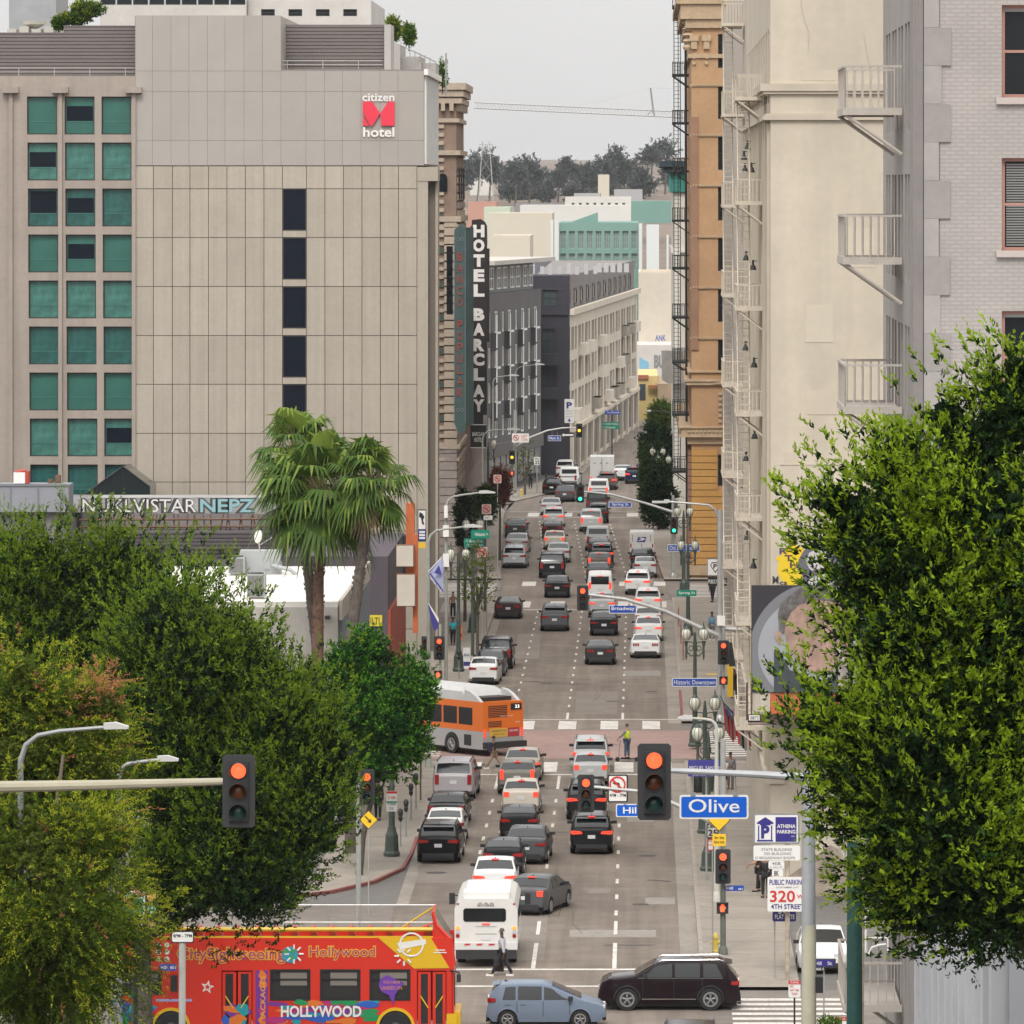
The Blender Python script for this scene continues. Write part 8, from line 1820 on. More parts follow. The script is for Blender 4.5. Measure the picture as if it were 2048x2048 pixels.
per,J,k=person("young person in a dark top and khaki trousers striding right behind the orange bus",ppl(987,1537,.01),1.73,radians(-80),"a",cl("maroon_black",(.02,.015,.02)),cl("khaki",(.27,.21,.15)),None,mWhS,ll=.62,rl=-.5,rk=.15,la=(.3,.1),ra=(-.2,.1),sleeve=False)
backpack(per,J,k,"dark blue backpack worn by the person striding behind the orange bus",cl("darkblue",(.02,.025,.06)))
person("man in a yellow safety vest and jeans standing on a scooter in the crosswalk",(px(1254,326.6),326.6,.185),1.72,radians(60),"b",cl("greyshirt",(.2,.2,.19)),cl("denim",(.05,.07,.12)),M("hair_brown",(.04,.025,.018),.8),mBlk,ll=.05,rl=-.05,la=(.7,.1),ra=(.1,.1),vest=M("hi_vis_yellow",(.55,.68,.03),.6),elbow=(.3,.15))
person("shirtless man in black trousers walking on the left pavement",ppl(906,1236),1.75,radians(185),"b",None,cl("black",(.012,.012,.014)),None,mBlk,ll=.2,rl=-.2,la=(-.1,.45),ra=(.1,.2),bare=True)
person("man in a turquoise shirt and black trousers on the left pavement",ppl(906,1290),1.72,radians(175),"c",cl("turquoise",(.02,.36,.42)),cl("black",(0,0,0)),None,mBlk,ll=.18,rl=-.2,la=(.2,.2),ra=(.3,.1),sleeve=False)
per,J,k=person("man in a blue shirt walking toward the camera on the right pavement",ppl(1424,1280),1.78,radians(180),"c",cl("steelblue",(.13,.22,.30)),cl("greytrouser",(.16,.16,.17)),None,mWhS,ll=.15,rl=-.15,la=(.4,.1),ra=(.4,.1),elbow=(.7,.7))
backpack(per,J,k,"dark backpack on the man in the blue shirt",mBlk)
person("person dressed in black near the PUBLIC PARKING board in the middle block",ppl(1425,1204),1.75,radians(150),"c",cl("black",(0,0,0)),cl("black",(0,0,0)),None,mBlk,ll=.2,rl=-.2)
person("person in a long dark coat and pale hat seen from behind by the cream building",ppl(1469,1397),1.70,radians(10),"a",cl("charcoal_coat",(.035,.03,.03)),cl("black",(0,0,0)),None,mBlk,ll=.15,rl=-.12,coat=True,hat=M("straw_hat",(.5,.42,.33),.8))
person("dark haired woman in a white top and black shorts on the right pavement",ppl(1448,1584),1.68,radians(160),"b",cl("offwhite",(.5,.48,.45)),cl("black",(0,0,0)),None,mWhS,ll=.12,rl=-.1,shorts=True,la=(.7,.1),ra=(.5,.1),elbow=(.8,.8),sleeve=False)
person("person in grey beside the woman in the white top",ppl(1461,1578),1.75,radians(170),"a",cl("midgrey",(.16,.15,.15)),cl("greybrown",(.12,.1,.09)),None,mBlk,ll=.1,rl=-.1)
person("woman in brown top, black trousers and sandals by the 408 parking sign",ppl(1517,1783),1.70,radians(100),"b",cl("brown",(.07,.035,.025)),cl("black",(0,0,0)),None,mBlk,ll=.1,rl=-.08,la=(.9,.1),ra=(.7,.1),elbow=(.6,.6),sleeve=False)
person("person in black standing behind the 408 parking sign",ppl(1531,1795),1.78,radians(170),"a",cl("black",(0,0,0)),cl("black",(0,0,0)),None,mBlk)
person("person in dark clothes on the left pavement beside the large tree",ppl(756,1640),1.78,radians(170),"a",cl("darkwine",(.025,.018,.02)),cl("black",(0,0,0)),None,mBlk,ll=.15,rl=-.1)
person("person walking in the left crosswalk partly hidden by the round tree",ppl(808,1524,.012),1.72,radians(-90),"a",cl("darkwine",(0,0,0)),cl("black",(0,0,0)),None,mBlk,ll=.3,rl=-.3)
person("distant person in black on the far left pavement before the grey apartments",ppl(1061,977),1.78,radians(180),"c",cl("black",(0,0,0)),cl("black",(0,0,0)),None,mBlk,la=(.5,.3),ra=(.5,.3),elbow=(1.2,1.2))
# ---------------------------------------------------------------- trees
def np_mesh(name,V,Q,mi,mats,parent=None,loc=(0,0,0)):
    me=bpy.data.meshes.new(name);n=len(V);m=len(Q)
    V=V-np.array(loc);me.vertices.add(n);me.vertices.foreach_set("co",V.astype(np.float32).ravel())
    me.loops.add(m*4);me.loops.foreach_set("vertex_index",Q.astype(np.int32).ravel());me.polygons.add(m)
    me.polygons.foreach_set("loop_start",np.arange(0,m*4,4,dtype=np.int32));me.polygons.foreach_set("loop_total",np.full(m,4,dtype=np.int32))
    for mm in mats:me.materials.append(mm)
    me.polygons.foreach_set("material_index",mi.astype(np.int32));me.update(calc_edges=True);me.validate()
    o=bpy.data.objects.new(name,me);C.objects.link(o)
    if parent:o.parent=parent
    return o
def leafM(name,col,tr=.25,rough=.5,var=.35):
    if name in _m:return _m[name]
    m=bpy.data.materials.new(name);m.use_nodes=True;t=m.node_tree;b=t.nodes["Principled BSDF"];out=t.nodes["Material Output"]
    b.inputs["Roughness"].default_value=rough;b.inputs["Specular IOR Level"].default_value=.12
    tc=t.nodes.new("ShaderNodeTexCoord");n=t.nodes.new("ShaderNodeTexNoise");n.inputs["Scale"].default_value=.8;n.inputs["Detail"].default_value=7;n.inputs["Roughness"].default_value=.8;t.links.new(tc.outputs["Object"],n.inputs["Vector"])
    mr=t.nodes.new("ShaderNodeMapRange");mr.inputs[1].default_value=.3;mr.inputs[2].default_value=.7;mr.inputs[3].default_value=1-var;mr.inputs[4].default_value=1+var;t.links.new(n.outputs["Fac"],mr.inputs[0])
    mx=t.nodes.new("ShaderNodeMix");mx.data_type='RGBA';mx.blend_type='MULTIPLY';mx.inputs[0].default_value=1;mx.inputs["A"].default_value=(*col,1);t.links.new(mr.outputs[0],mx.inputs["B"]);t.links.new(mx.outputs["Result"],b.inputs["Base Color"])
    tl_=t.nodes.new("ShaderNodeBsdfTranslucent");t.links.new(mx.outputs["Result"],tl_.inputs["Color"]);ms=t.nodes.new("ShaderNodeMixShader");ms.inputs[0].default_value=tr
    t.links.new(b.outputs[0],ms.inputs[1]);t.links.new(tl_.outputs[0],ms.inputs[2]);t.links.new(ms.outputs[0],out.inputs[0]);_m[name]=m;return m
def leaves(base,dirs,L,Wd,rng,curl=.15):
    """diamond leaf quads from base points along dirs"""
    n=len(base);d=dirs/np.linalg.norm(dirs,axis=1,keepdims=True);r=rng.normal(size=(n,3));s=np.cross(d,r);s/=np.linalg.norm(s,axis=1,keepdims=True)+1e-9;nn=np.cross(s,d)
    L=L[:,None];Wd=Wd[:,None];mid=base+d*L*.45+nn*L*curl
    V=np.stack([base,mid+s*Wd/2,base+d*L,mid-s*Wd/2],1).reshape(-1,3);Q=np.arange(4*n).reshape(n,4);return V,Q
def crown(name,parent,blobs,nshoot,k,leaf,mats,seed,shootL=.5,up=.5,tipfrac=.25,tipprob=.5,inner=.25,droop=0,lump=.16,loc=(0,0,0),accent=None,camside=None,rmin=.72,bumps=0,tight=.8,tuft=0):
    rng=np.random.default_rng(seed);B=np.array(blobs,float)
    if bumps:                                   # lumpy outline: each mass carries smaller masses on its surface
        ex=[]
        for q in B*np.array([1,1,1]+[.94 if tuft else 1]*3):
            for _ in range(bumps):
                d=rng.normal(size=3);d/=np.linalg.norm(d);f=rng.uniform(.22,.40);ex.append([*(q[:3]+d*q[3:6]*(.98-f*.55)),*(np.array([min(q[3:6])*f*1.1]*2+[min(q[3:6])*f*rng.uniform(1.0,1.5)]))])
        B[:,3:6]*=.84-.10*bool(tuft);B=np.concatenate([B,np.array(ex)])
    area=(B[:,3]*B[:,4]+B[:,4]*B[:,5]+B[:,3]*B[:,5]);pr=area/area.sum()
    def sample(n,r0,r1):
        out=[];dr=[]
        while sum(len(o)for o in out)<n:
            bi=rng.choice(len(B),n,p=pr);d=rng.normal(size=(n,3));d/=np.linalg.norm(d,axis=1,keepdims=True)
            c=B[bi,:3];R=B[bi,3:6]
            ph=bi*1.7;lum=1+lump*(np.sin(d[:,0]*5+ph)*np.sin(d[:,2]*6+ph*2)+.7*np.sin(d[:,1]*9+d[:,2]*8+ph)+.5*np.sin(d[:,0]*15+d[:,2]*13+ph*3))
            rr=(r0+(r1-r0)*rng.random(n)**.7)*lum;p=c+d*R*rr[:,None]
            keep=np.ones(n,bool)
            for j in range(len(B)):
                q=(p-B[j,:3])/B[j,3:6];keep&=~((np.linalg.norm(q,axis=1)<rmin*r0/.8)&(bi!=j))
            if camside is not None:keep&=(rng.random(n)<np.where(d[:,1]>camside,.25,1.0))
            out.append(p[keep]);nd=d/R;nd/=np.linalg.norm(nd,axis=1,keepdims=True);dr.append(nd[keep])
        return np.concatenate(out)[:n],np.concatenate(dr)[:n]
    if tuft:                                    # boughs: shoots fan out of shared tufts with gaps between them
        nc=max(1,nshoot//(58 if tuft>.7 else 24));Pc,Nc=sample(nc,.82,1.0);Dc=Nc*(1-up)+np.array([0,0,up]);Dc/=np.linalg.norm(Dc,axis=1,keepdims=True);ci=rng.integers(0,nc,nshoot)
        sz=tuft*(.6+.8*rng.random(nc));of=np.clip(rng.normal(size=(nshoot,3)),-1.4,1.4)*.36*sz[ci][:,None];al=(of*Dc[ci]).sum(1);P=Pc[ci]+of+Dc[ci]*(al*.9)[:,None];N=Dc[ci];hi=al/(sz[ci]*.36)
    else:P,N=sample(nshoot,.80,1.04);hi=np.zeros(nshoot)
    sd_=(N*.75+of/(sz[ci][:,None]+1e-9)*.9 if tuft else N*(1-up)+np.array([0,0,up]))+rng.normal(size=P.shape)*.2;sd_/=np.linalg.norm(sd_,axis=1,keepdims=True);sL=shootL*(.6+.8*rng.random(nshoot))*np.where(rng.random(nshoot)<.08,1.5,1.0)
    tt=(np.arange(k)+.5)/k;base=(P[:,None]+sd_[:,None]*(tt[None,:,None]*sL[:,None,None]));base[...,2]-=droop*(tt[None]**2)*sL[:,None]
    base=base.reshape(-1,3)+rng.normal(size=(nshoot*k,3))*leaf[0]*.12;ax=np.repeat(sd_,k,0);rnd=rng.normal(size=ax.shape);ld=ax*tight+rnd*.5+np.array([0,0,.12-droop*.8]);T_=np.tile(tt,nshoot)
    lf=leaf[0]*(.7+.6*rng.random(len(base)))*(1.1-.35*T_);V1,Q1=leaves(base,ld,lf,lf*leaf[1],rng)
    patch=np.sin(P[:,0]*1.9+seed)*np.sin(P[:,2]*1.6+seed*2)+.5*np.sin(P[:,0]*4.1+P[:,2]*3.3);young=np.repeat((hi+.45*patch+rng.normal(size=nshoot)*.35+(N[:,2]-.5)*1.2>(.5-tipprob)*3)if tuft else rng.random(nshoot)<tipprob*(1+.8*patch),k)&(T_>1-tipfrac);m1=np.where(young,2,np.where(rng.random(len(base))<.45,1,0))  # bright tone gathers on tuft tops: young growth plus painted top light
    if accent is not None:
        g=np.repeat(accent(P,rng),k);m1=np.where(g,3,m1)
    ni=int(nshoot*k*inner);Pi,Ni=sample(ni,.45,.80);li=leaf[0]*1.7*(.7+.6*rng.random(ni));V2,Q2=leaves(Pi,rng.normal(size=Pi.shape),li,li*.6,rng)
    V=np.concatenate([V1,V2]);Q=np.concatenate([Q1,Q2+len(V1)]);mi=np.concatenate([m1,np.zeros(ni)])  # inner leaves all keep the first, dark tone: inner shade painted in
    return np_mesh(name,V,Q,mi,mats,parent,loc)
mBark=M("bark_grey",(.09,.075,.06),.95,noise=[(3,.3)],bump=(12,.6))
def trunk(t,x,y,z0,z1,r,limbs,mat=mBark,lean=0):
    b=MB();b.tube([(x,y,z0),(x+lean*.3,y,z0+(z1-z0)*.5),(x+lean,y,z1)],[r*1.3,r,r*.75],12);b.build("trunk",mat,t,smooth=True)
    b=MB()
    for(dx,dy,dz)in limbs:b.tube([(x+lean,y,z1-r),(x+lean+dx*.5,y+dy*.5,z1+dz*.35),(x+lean+dx,y+dy,z1+dz)],[r*.55,r*.35,r*.15],8)
    b.build("limb",mat,t,smooth=True)
gA=leafM("ficus_dark",(.010,.028,.006),.15);gB=leafM("ficus_mid",(.032,.076,.010),.2);gC=leafM("ficus_young_lit",(.16,.25,.016),.4)
# large dark tree, left centre: crown spans most of the left lower half
def treeT(label,x,y,z,name="ficus_tree",group=None):return T(name,label,"tree",(x,y,z),group)
def bl(U,V,Y,ru,rv,ry=None):       # blob from photo position at its real depth
    s=F/Y;return(px(U,Y),Y,pz(V,Y),ru/s,ry or(ru/s),rv/s)
Y=203
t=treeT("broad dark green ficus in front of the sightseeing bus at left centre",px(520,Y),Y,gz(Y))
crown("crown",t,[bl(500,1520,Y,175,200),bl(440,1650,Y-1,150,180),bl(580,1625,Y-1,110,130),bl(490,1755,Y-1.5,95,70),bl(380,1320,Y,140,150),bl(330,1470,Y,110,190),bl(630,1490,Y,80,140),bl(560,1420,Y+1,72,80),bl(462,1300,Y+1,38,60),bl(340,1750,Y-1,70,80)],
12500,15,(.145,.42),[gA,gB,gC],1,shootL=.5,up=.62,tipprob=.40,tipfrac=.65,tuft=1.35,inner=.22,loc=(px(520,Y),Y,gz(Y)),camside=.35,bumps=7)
trunk(t,px(285,Y),Y,gz(Y),5.8,.33,[(1.5,0,3.5),(-1.5,.5,3),(1.4,-.5,4),(3,0,1.6),(4.2,0,2.2),(-1.4,0,1.2)])
Y=214
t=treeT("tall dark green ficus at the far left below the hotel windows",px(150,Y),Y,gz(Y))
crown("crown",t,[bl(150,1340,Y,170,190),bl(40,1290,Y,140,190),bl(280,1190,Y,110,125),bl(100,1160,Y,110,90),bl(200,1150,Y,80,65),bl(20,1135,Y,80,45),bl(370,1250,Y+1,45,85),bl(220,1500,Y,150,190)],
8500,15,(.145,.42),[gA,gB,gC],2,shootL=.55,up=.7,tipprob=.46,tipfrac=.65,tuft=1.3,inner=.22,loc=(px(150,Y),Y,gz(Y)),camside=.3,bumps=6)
trunk(t,px(150,Y),Y,gz(Y),7.5,.35,[(1.5,0,4),(-1.5,.5,4),(.4,-.5,5)])
# yellow green feathery tree, nearest left
Y=165
yA=leafM("feather_olive",(.085,.115,.012),.35);yB=leafM("feather_green",(.10,.19,.012),.4);yC=leafM("feather_yellow",(.36,.40,.025),.45);yD=leafM("dry_pod_orange",(.45,.20,.09),.3)
t=treeT("yellow green feathery tree with dry orange pods at the lower left edge",px(60,Y),Y,gz(Y),"feathery_tree")
acc=lambda P,rng:(rng.random(len(P))<np.clip(.008+.6*np.exp(-(((P[:,0]-px(190,165))/1.0)**2+((P[:,2]-pz(1400,165))/.7)**2)),0,1))
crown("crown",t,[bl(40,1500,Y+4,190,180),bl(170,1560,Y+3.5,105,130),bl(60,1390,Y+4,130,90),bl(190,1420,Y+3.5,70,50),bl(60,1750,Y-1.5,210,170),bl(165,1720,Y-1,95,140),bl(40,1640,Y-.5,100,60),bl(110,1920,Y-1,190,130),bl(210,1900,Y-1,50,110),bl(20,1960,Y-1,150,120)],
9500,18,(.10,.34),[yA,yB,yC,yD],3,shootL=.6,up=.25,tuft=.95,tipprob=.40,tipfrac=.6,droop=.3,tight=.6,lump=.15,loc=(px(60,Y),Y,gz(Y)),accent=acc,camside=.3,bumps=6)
trunk(t,px(60,Y),Y,gz(Y),9.5,.25,[(1.8,-.6,3.2),(-1.2,-.5,4),(.8,.5,5),(2.4,0,1.5),(-2,0,1)],M("bark_pale",(.16,.13,.09),.9))
# big tree on the right, nearest; individual leaves visible
Y=97
rA=leafM("near_ficus_dark",(.008,.023,.006),.15);rB=leafM("near_ficus_mid",(.040,.090,.013),.25);rC=leafM("near_ficus_young_lit",(.26,.38,.018),.4)
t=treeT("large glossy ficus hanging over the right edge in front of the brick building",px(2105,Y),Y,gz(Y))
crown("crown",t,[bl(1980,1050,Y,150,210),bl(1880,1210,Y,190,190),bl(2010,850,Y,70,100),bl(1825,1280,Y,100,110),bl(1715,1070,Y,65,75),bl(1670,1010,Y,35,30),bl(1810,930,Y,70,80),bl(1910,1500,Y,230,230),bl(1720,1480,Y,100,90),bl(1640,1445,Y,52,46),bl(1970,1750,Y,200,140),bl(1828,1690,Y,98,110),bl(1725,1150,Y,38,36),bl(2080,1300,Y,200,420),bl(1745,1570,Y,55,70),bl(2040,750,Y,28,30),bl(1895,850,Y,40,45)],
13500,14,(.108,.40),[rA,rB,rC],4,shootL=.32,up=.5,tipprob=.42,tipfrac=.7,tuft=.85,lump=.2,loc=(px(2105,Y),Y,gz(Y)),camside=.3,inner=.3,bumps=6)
trunk(t,px(2105,Y),Y,gz(Y),17.5,.2,[(.5,0,4),(-1.5,-.3,3),(-.6,-.5,6),(-2.2,0,2)])
# low shrub tip at the bottom
for U,V,w_,lab in((1660,2048,24,"tip of a clipped green shrub at the bottom edge beside the green post"),):
    Yq=199;t=treeT(lab,px(U,Yq),Yq,gz(Yq),"shrub");t["category"]="shrub"
    crown("foliage",t,[(px(U,Yq),Yq,pz(2056,Yq),.38,.38,.3)],260,8,(.06,.5),[gB,gC,gC],9,shootL=.12,loc=(0,0,0)).location=Vector((0,0,0))-t.location
    b=MB();b.tube([(px(U,Yq),Yq,gz(Yq)),(px(U,Yq),Yq,pz(2052,Yq))],.04,6);b.build("stem",mBark,t)
# round bright tree by the second junction (left)
Y=272
bA=leafM("round_tree_dark",(.014,.065,.010),.25);bB=leafM("round_tree_mid",(.05,.165,.014),.3);bC=leafM("round_tree_young_lit",(.14,.34,.02),.4)
t=treeT("round bright green street tree left of the orange bus",px(785,Y),Y,.13,"street_tree")
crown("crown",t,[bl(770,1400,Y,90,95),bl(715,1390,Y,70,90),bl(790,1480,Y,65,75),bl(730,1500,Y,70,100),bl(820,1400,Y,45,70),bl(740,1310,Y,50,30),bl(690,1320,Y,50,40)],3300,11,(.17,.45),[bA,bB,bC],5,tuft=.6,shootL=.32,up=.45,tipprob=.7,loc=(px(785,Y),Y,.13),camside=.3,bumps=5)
trunk(t,px(718,Y),Y,.13,3.2,.13,[(.9,0,1.6),(-.3,0,1.6),(.3,.2,2)],lean=.5)
# dark street trees at the far right kerb
for U,V,Y_,ru,rv,sd_,lab,ml in((1318,985,545,26,62,20,"dark leafy street tree nearest past the third junction on the right",0),(1306,900,600,20,45,21,"dark leafy street tree around the far lamps on the right",0),(1336,905,575,18,40,22,"smaller dark tree beside the white pilaster",0),(1302,960,575,16,60,23,"narrow mid green tree between the navy SUV and the pavement",1),(1325,830,700,22,22,24,"light olive tree against the yellow shop",2)):
    t=treeT(lab,px(U,Y_),Y_,.13,"street_tree","street trees on the right past the third junction");mm=[[gA,gA,gB],[gA,gB,gB],[yA,gB,yB]][ml]
    crown("crown",t,[bl(U,V,Y_,ru,rv),bl(U-ru*.4,V+rv*.4,Y_,ru*.7,rv*.6)],700,7,(.26,.55),mm,sd_,shootL=.5,up=.3,loc=(px(U,Y_),Y_,.13));trunk(t,px(U,Y_),Y_,.13,max(1.5,pz(V+rv,Y_)+.5),.12,[(.3,0,1.2),(-.3,0,1)])
for U,V,Y_,ru,rv,sd_,lab,mm in((955,1155,385,28,60,30,"sparse pale young tree on the left pavement with thin branches",[yA,yA,yB]),(971,1010,440,14,30,31,"small dark green tree beside the no left turn sign on the left",[gA,gB,gB]),(930,1040,430,12,55,32,"narrow dark vine covered tree against the banded stone building",[gA,gA,gB]),
(1000,975,500,15,32,33,"young tree with rusty red leaves on the left",[leafM("red_leaf",(.14,.04,.03),.2),leafM("red_leaf2",(.2,.07,.05),.2),leafM("red_leaf2",(0,0,0))]),(1050,920,606,16,40,34,"thin bare branched sapling at the last junction",[yA,yA,yA])):
    t=treeT(lab,px(U,Y_),Y_,.13,"young_tree","young trees on the left pavement");n_={30:130,34:30}.get(sd_,480)
    crown("crown",t,[bl(U,V,Y_,ru,rv)],n_,6,(.16 if sd_==30 else.22,.5),mm,sd_,shootL=.4,up=.3,rmin=.3,loc=(px(U,Y_),Y_,.13),inner=.15)
    s_=F/Y_;random.seed(sd_);lm=[(random.uniform(-1,1)*ru/s_,random.uniform(-.4,.4),random.uniform(.3,1)*2*rv/s_)for _ in range(9)];trunk(t,px(U,Y_),Y_,.13,max(1.5,pz(V+rv,Y_)),.09,lm)
# hill trees
hA=leafM("eucalyptus_hazy_dark",(.050,.062,.062),.1);hB=leafM("eucalyptus_hazy_mid",(.075,.092,.085),.1);hC=leafM("eucalyptus_hazy_pale",(.12,.13,.11),.1)  # leaf tones lightened toward blue grey, distance haze painted into the colour
HT=[(905,335,22,36,6),(925,350,26,40,2),(955,330,22,34,5),(978,335,22,40,4),(1000,350,18,28,5),(1030,345,20,26,4),(1058,345,34,36,0),(1082,365,20,30,0),(1050,385,24,28,0),(1092,385,16,24,0),(1115,360,18,18,4),(1131,340,14,24,3),(1160,350,16,22,4),(1180,355,16,26,2),(1205,345,24,34,1),(1232,330,30,42,0),(1255,350,26,36,0),(1215,375,30,26,1),(1285,365,26,34,1),(1300,310,26,30,7),(1330,300,24,28,7),(1345,350,24,34,3),(1150,385,26,16,1),(1180,395,30,14,0),(1018,382,18,14,3)]
for i,(U,V,ru,rv,kd)in enumerate(HT):
    Yh=2350+(i*37)%160;zb=hz(px(U,Yh),Yh)-.5
    t=treeT(["broad dark tree on the far hill","slender pale tree on the far hill"][kd>4]+", %s"%["far left beside the banded building","left of the lattice pylon","behind the lattice pylon","right of the lattice pylon","fifth from the left on the ridge","before the broad dark clump","in the middle of the broad left clump","right side of the broad left clump","low at the foot of the left clump","conical, below the left clump's right side","small, right of the left clump","slim, near the centre of the ridge","small, centre right of the ridge","left of the tallest right clump","left flank of the right clump","tallest in the right clump","right flank of the right clump","under the right clump above the small pale house","right of the small pale house","wispy crown high at the right","wispy crown highest at the right edge","rightmost beside the orange tower","low scrub under the ridge centre","low scrub above the pillared depot","low scrub above the grey shed"][i],px(U,Yh),Yh,zb,"hill_tree","trees on the far hill")
    ru*=.82;rv*=.85;bs=[bl(U,V,Yh,ru*.8,rv*.6),bl(U-ru*.5,V+rv*.25,Yh,ru*.55,rv*.45),bl(U+ru*.5,V+rv*.2,Yh,ru*.55,rv*.45),bl(U,V-rv*.5,Yh,ru*.45,rv*.4)]
    crown("crown",t,bs,210 if kd<5 else 90,7,(1.15,.5),[hA,hB,hC]if kd<5 else[hB,hB,hC],50+i,shootL=1.6,up=.3,loc=(px(U,Yh),Yh,zb),lump=.4,rmin=.5)
    zt_=pz(V,Yh);b=MB();b.tube([(px(U,Yh),Yh,zb),(px(U,Yh)+1,Yh,zt_)],[.5,.25],6);b.build("trunk",mBark,t)
# rooftop planting on the hotel
for i,(U,V,Y_,ru,rv,lab)in enumerate(((175,22,404,30,14,"round green shrub on the hotel roof at upper left"),(150,40,404,26,8,"low green planting along the hotel roof at upper left"),(118,50,404,9,7,"small green shrub beside the pale roof plant"),(787,60,425,11,22,"upright bamboo like shrub on the hotel roof terrace"),(818,72,430,9,18,"second upright shrub on the hotel roof terrace, right of the first"),(885,150,445,7,26,"dry plant on a pole at the right end of the hotel roof"))):
    zb=pz(V+rv,Y_)-.4;t=treeT(lab,px(U,Y_),Y_,zb,"roof_shrub","plants on the hotel roof");t["category"]="shrub"
    crown("foliage",t,[bl(U,V,Y_,ru,rv,.6)],300 if i!=5 else 80,7,(.16,.5),[gB,yB,yC],90+i,shootL=.3,up=.6,loc=(px(U,Y_),Y_,zb));b=MB();b.tube([(px(U,Y_),Y_,zb),(px(U,Y_),Y_,pz(V,Y_))],.05,6);b.build("stem",mBark,t)
t=T("roof_terrace","stepped roof terrace with planters and glass railings at the hotel's right end","roof terrace",(px(810,425),425,36.2));
b=MB();b.box(px(777,420),px(800,420),420,430,36.2,pz(88,420));b.box(px(800,420),px(840,420),422,430,36.2,pz(112,420));b.box(px(836,424),px(872,424),424,430,34,pz(126,424));b.build("planter",M("terrace_grey",(.36,.34,.32),.8),t)
b=MB();b.tube([at(790,84,421),at(822,100,421),at(872,124,423)],.04,5);b.tube([at(892,106,440),at(892,190,440)],.06,5)
for k_ in range(8):U=790+k_*10;b.tube([at(U,84+k_*4.4,421),at(U,104+k_*4.4,421)],.025,4)
b.build("railing",mGal,t)
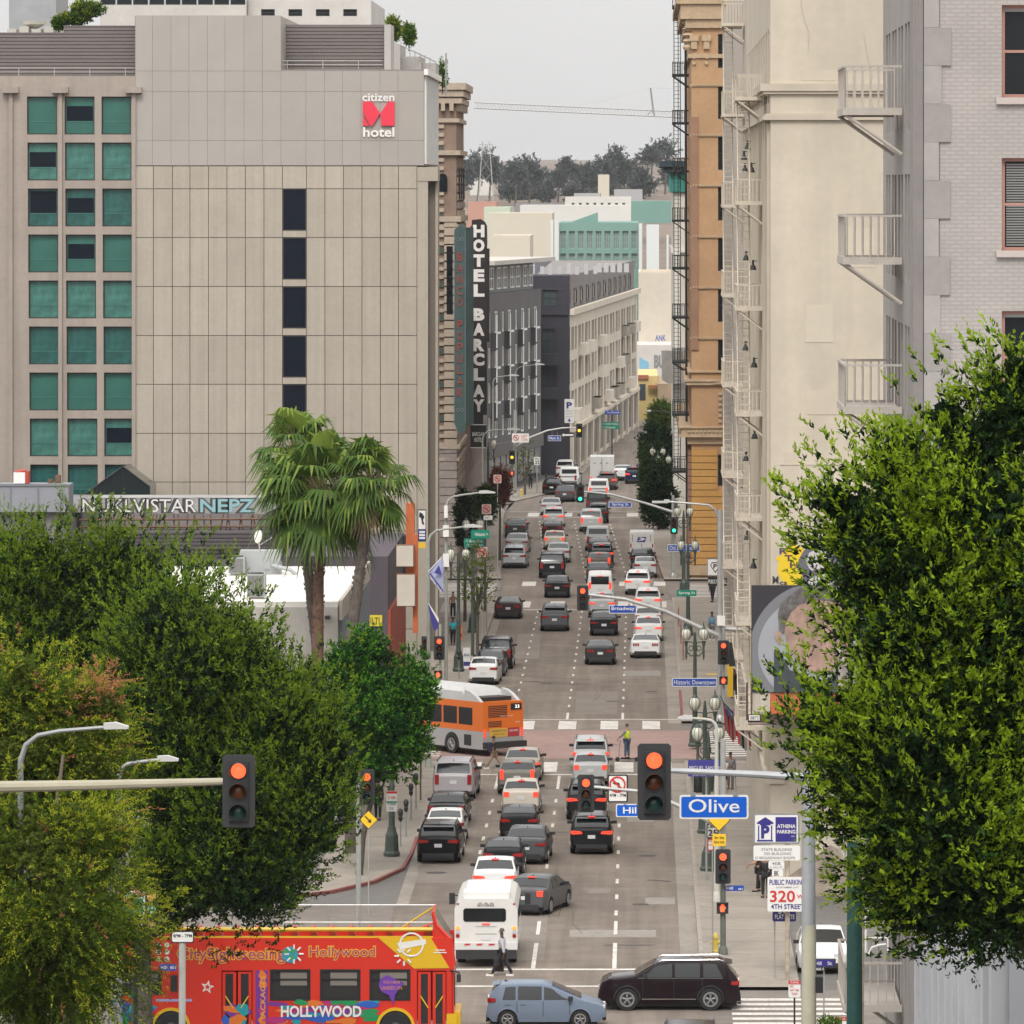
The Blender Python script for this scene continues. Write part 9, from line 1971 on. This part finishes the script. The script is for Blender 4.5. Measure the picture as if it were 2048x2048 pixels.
# fan palms
pA=leafM("palm_green",(.075,.14,.025),.3,.45,.2);pB=leafM("palm_light",(.21,.29,.05),.35,.45,.2);pD=leafM("palm_dry",(.20,.15,.08),.2,.8,.25)
mPT=M("palm_trunk",(.15,.085,.06),.95,noise=[(3,.3)],bump=(10,1));mPT2=M("palm_trunk_grey",(.12,.10,.085),.95,noise=[(3,.35)])
def palm(label,U,V,Ub,Vb,Y,R_,seed,tm,nf=44):
    rng=np.random.default_rng(seed);c=np.array(at(U,V,Y));bx,bz=px(Ub,Y),0.0;t=T("fan_palm",label,"palm tree",(bx,Y,bz),"fan palms behind the trees")
    Vs,Qs,Ms=[],[],[];n=0
    pet=MB()
    for f in range(nf):
        el=rng.uniform(-1.15,1.35)if f>6 else rng.uniform(.9,1.5);az=rng.uniform(0,2*pi);dry=el<-.75 and rng.random()<.6
        d=np.array([cos(az)*cos(el),sin(az)*cos(el),sin(el)]);Lp=R_*rng.uniform(.38,.55);mid=c+d*Lp;sag=.22*R_*cos(el);tip=mid.copy();tip[2]-=sag*.3
        pet.tube([tuple(c+d*.15),tuple((c+mid)/2+np.array([0,0,.06*R_])),tuple(tip)],[.03,.022,.015],4)
        side=np.cross(d,[0,0,1.0]);side/=np.linalg.norm(side)+1e-9;fwd=d*.9-np.array([0,0,.35*max(0,cos(el))]);fwd/=np.linalg.norm(fwd);nr=np.cross(side,fwd);ns=24;FR=R_*rng.uniform(.42,.56)*(.75 if dry else 1)
        for k_ in range(ns):
            a=(k_/(ns-1)-.5)*pi*1.35;dd=fwd*cos(a)+side*sin(a);dd=dd+nr*.10*abs(sin(a*2));l=FR*(.72+.28*cos(a*.8));wv=np.cross(dd,nr);wv/=np.linalg.norm(wv)+1e-9;w_=l*.05
            p0=tip;p1=tip+dd*l*.55;p2=tip+dd*l*.95;p2=p2-np.array([0,0,l*(.2+.5*rng.random())]);
            for(a0,a1,w0,w1)in((p0,p1,w_*.25,w_),(p1,p2,w_,w_*.12)):
                Vs+=[a0-wv*w0,a0+wv*w0,a1+wv*w1,a1-wv*w1];Qs.append([n,n+1,n+2,n+3]);n+=4;Ms.append(2 if dry else(1 if(f<7 or rng.random()<.18)else 0))
    np_mesh("fronds",np.array(Vs),np.array(Qs),np.array(Ms),[pA,pB,pD],t,(bx,Y,bz));pet.build("petiole",M("petiole_tan",(.24,.2,.09),.7),t)
    b=MB();pts=[Vector((bx,Y,0)),Vector((px(Ub,Y),Y,pz(Vb,Y))),Vector((px(Ub+(U-Ub)*.5,Y),Y,pz(Vb+(V-Vb)*.5,Y))),Vector(c)];b.tube(pts,[.28,.25,.22,.20],14)
    for i in range(150):
        f_=rng.random();seg=pts[1].lerp(pts[2],f_*2)if f_<.5 else pts[2].lerp(pts[3],(f_-.5)*2);a=rng.uniform(0,2*pi);rr_=.22;p_=seg+Vector((cos(a)*rr_,sin(a)*rr_,0));b.prism([(-.05,0),(.05,0),(.0,.16)],'y',-.01,.01);q_=b.v[-6:];b.v[-6:]=[(p_.x+v[0]+cos(a)*v[2]*.5,p_.y+v[1]+sin(a)*v[2]*.5,p_.z+v[2])for v in q_]
    b.build("trunk",tm,t,smooth=False)
palm("fan palm in front with the fullest drooping crown and reddish trunk",640,985,636,1270,283,3.5,1,mPT,60)
palm("tallest fan palm behind to the left, crown against the dark hotel window",588,900,634,1290,287,2.6,2,mPT2)
palm("right hand fan palm with a grey trunk leaning right",742,965,702,1280,281,2.6,3,mPT2)
# ---------------------------------------------------------------- haze
b=MB();x0,x1,y0,y1,z0,z1=-1600,1600,-20,8100,-1,64
b.box(x0,x1,y0,y1,z0,z1)
hm=bpy.data.materials.new("haze_volume");hm.use_nodes=True;nt=hm.node_tree;nt.nodes.clear();o_=nt.nodes.new("ShaderNodeOutputMaterial");v_=nt.nodes.new("ShaderNodeVolumePrincipled")
v_.inputs["Density"].default_value=.00005;v_.inputs["Color"].default_value=(.93,.94,.97,1);v_.inputs["Anisotropy"].default_value=.3;nt.links.new(v_.outputs[0],o_.inputs["Volume"])
b.build("haze",hm,kind="stuff")
bpy.data.scenes.remove(TMP)
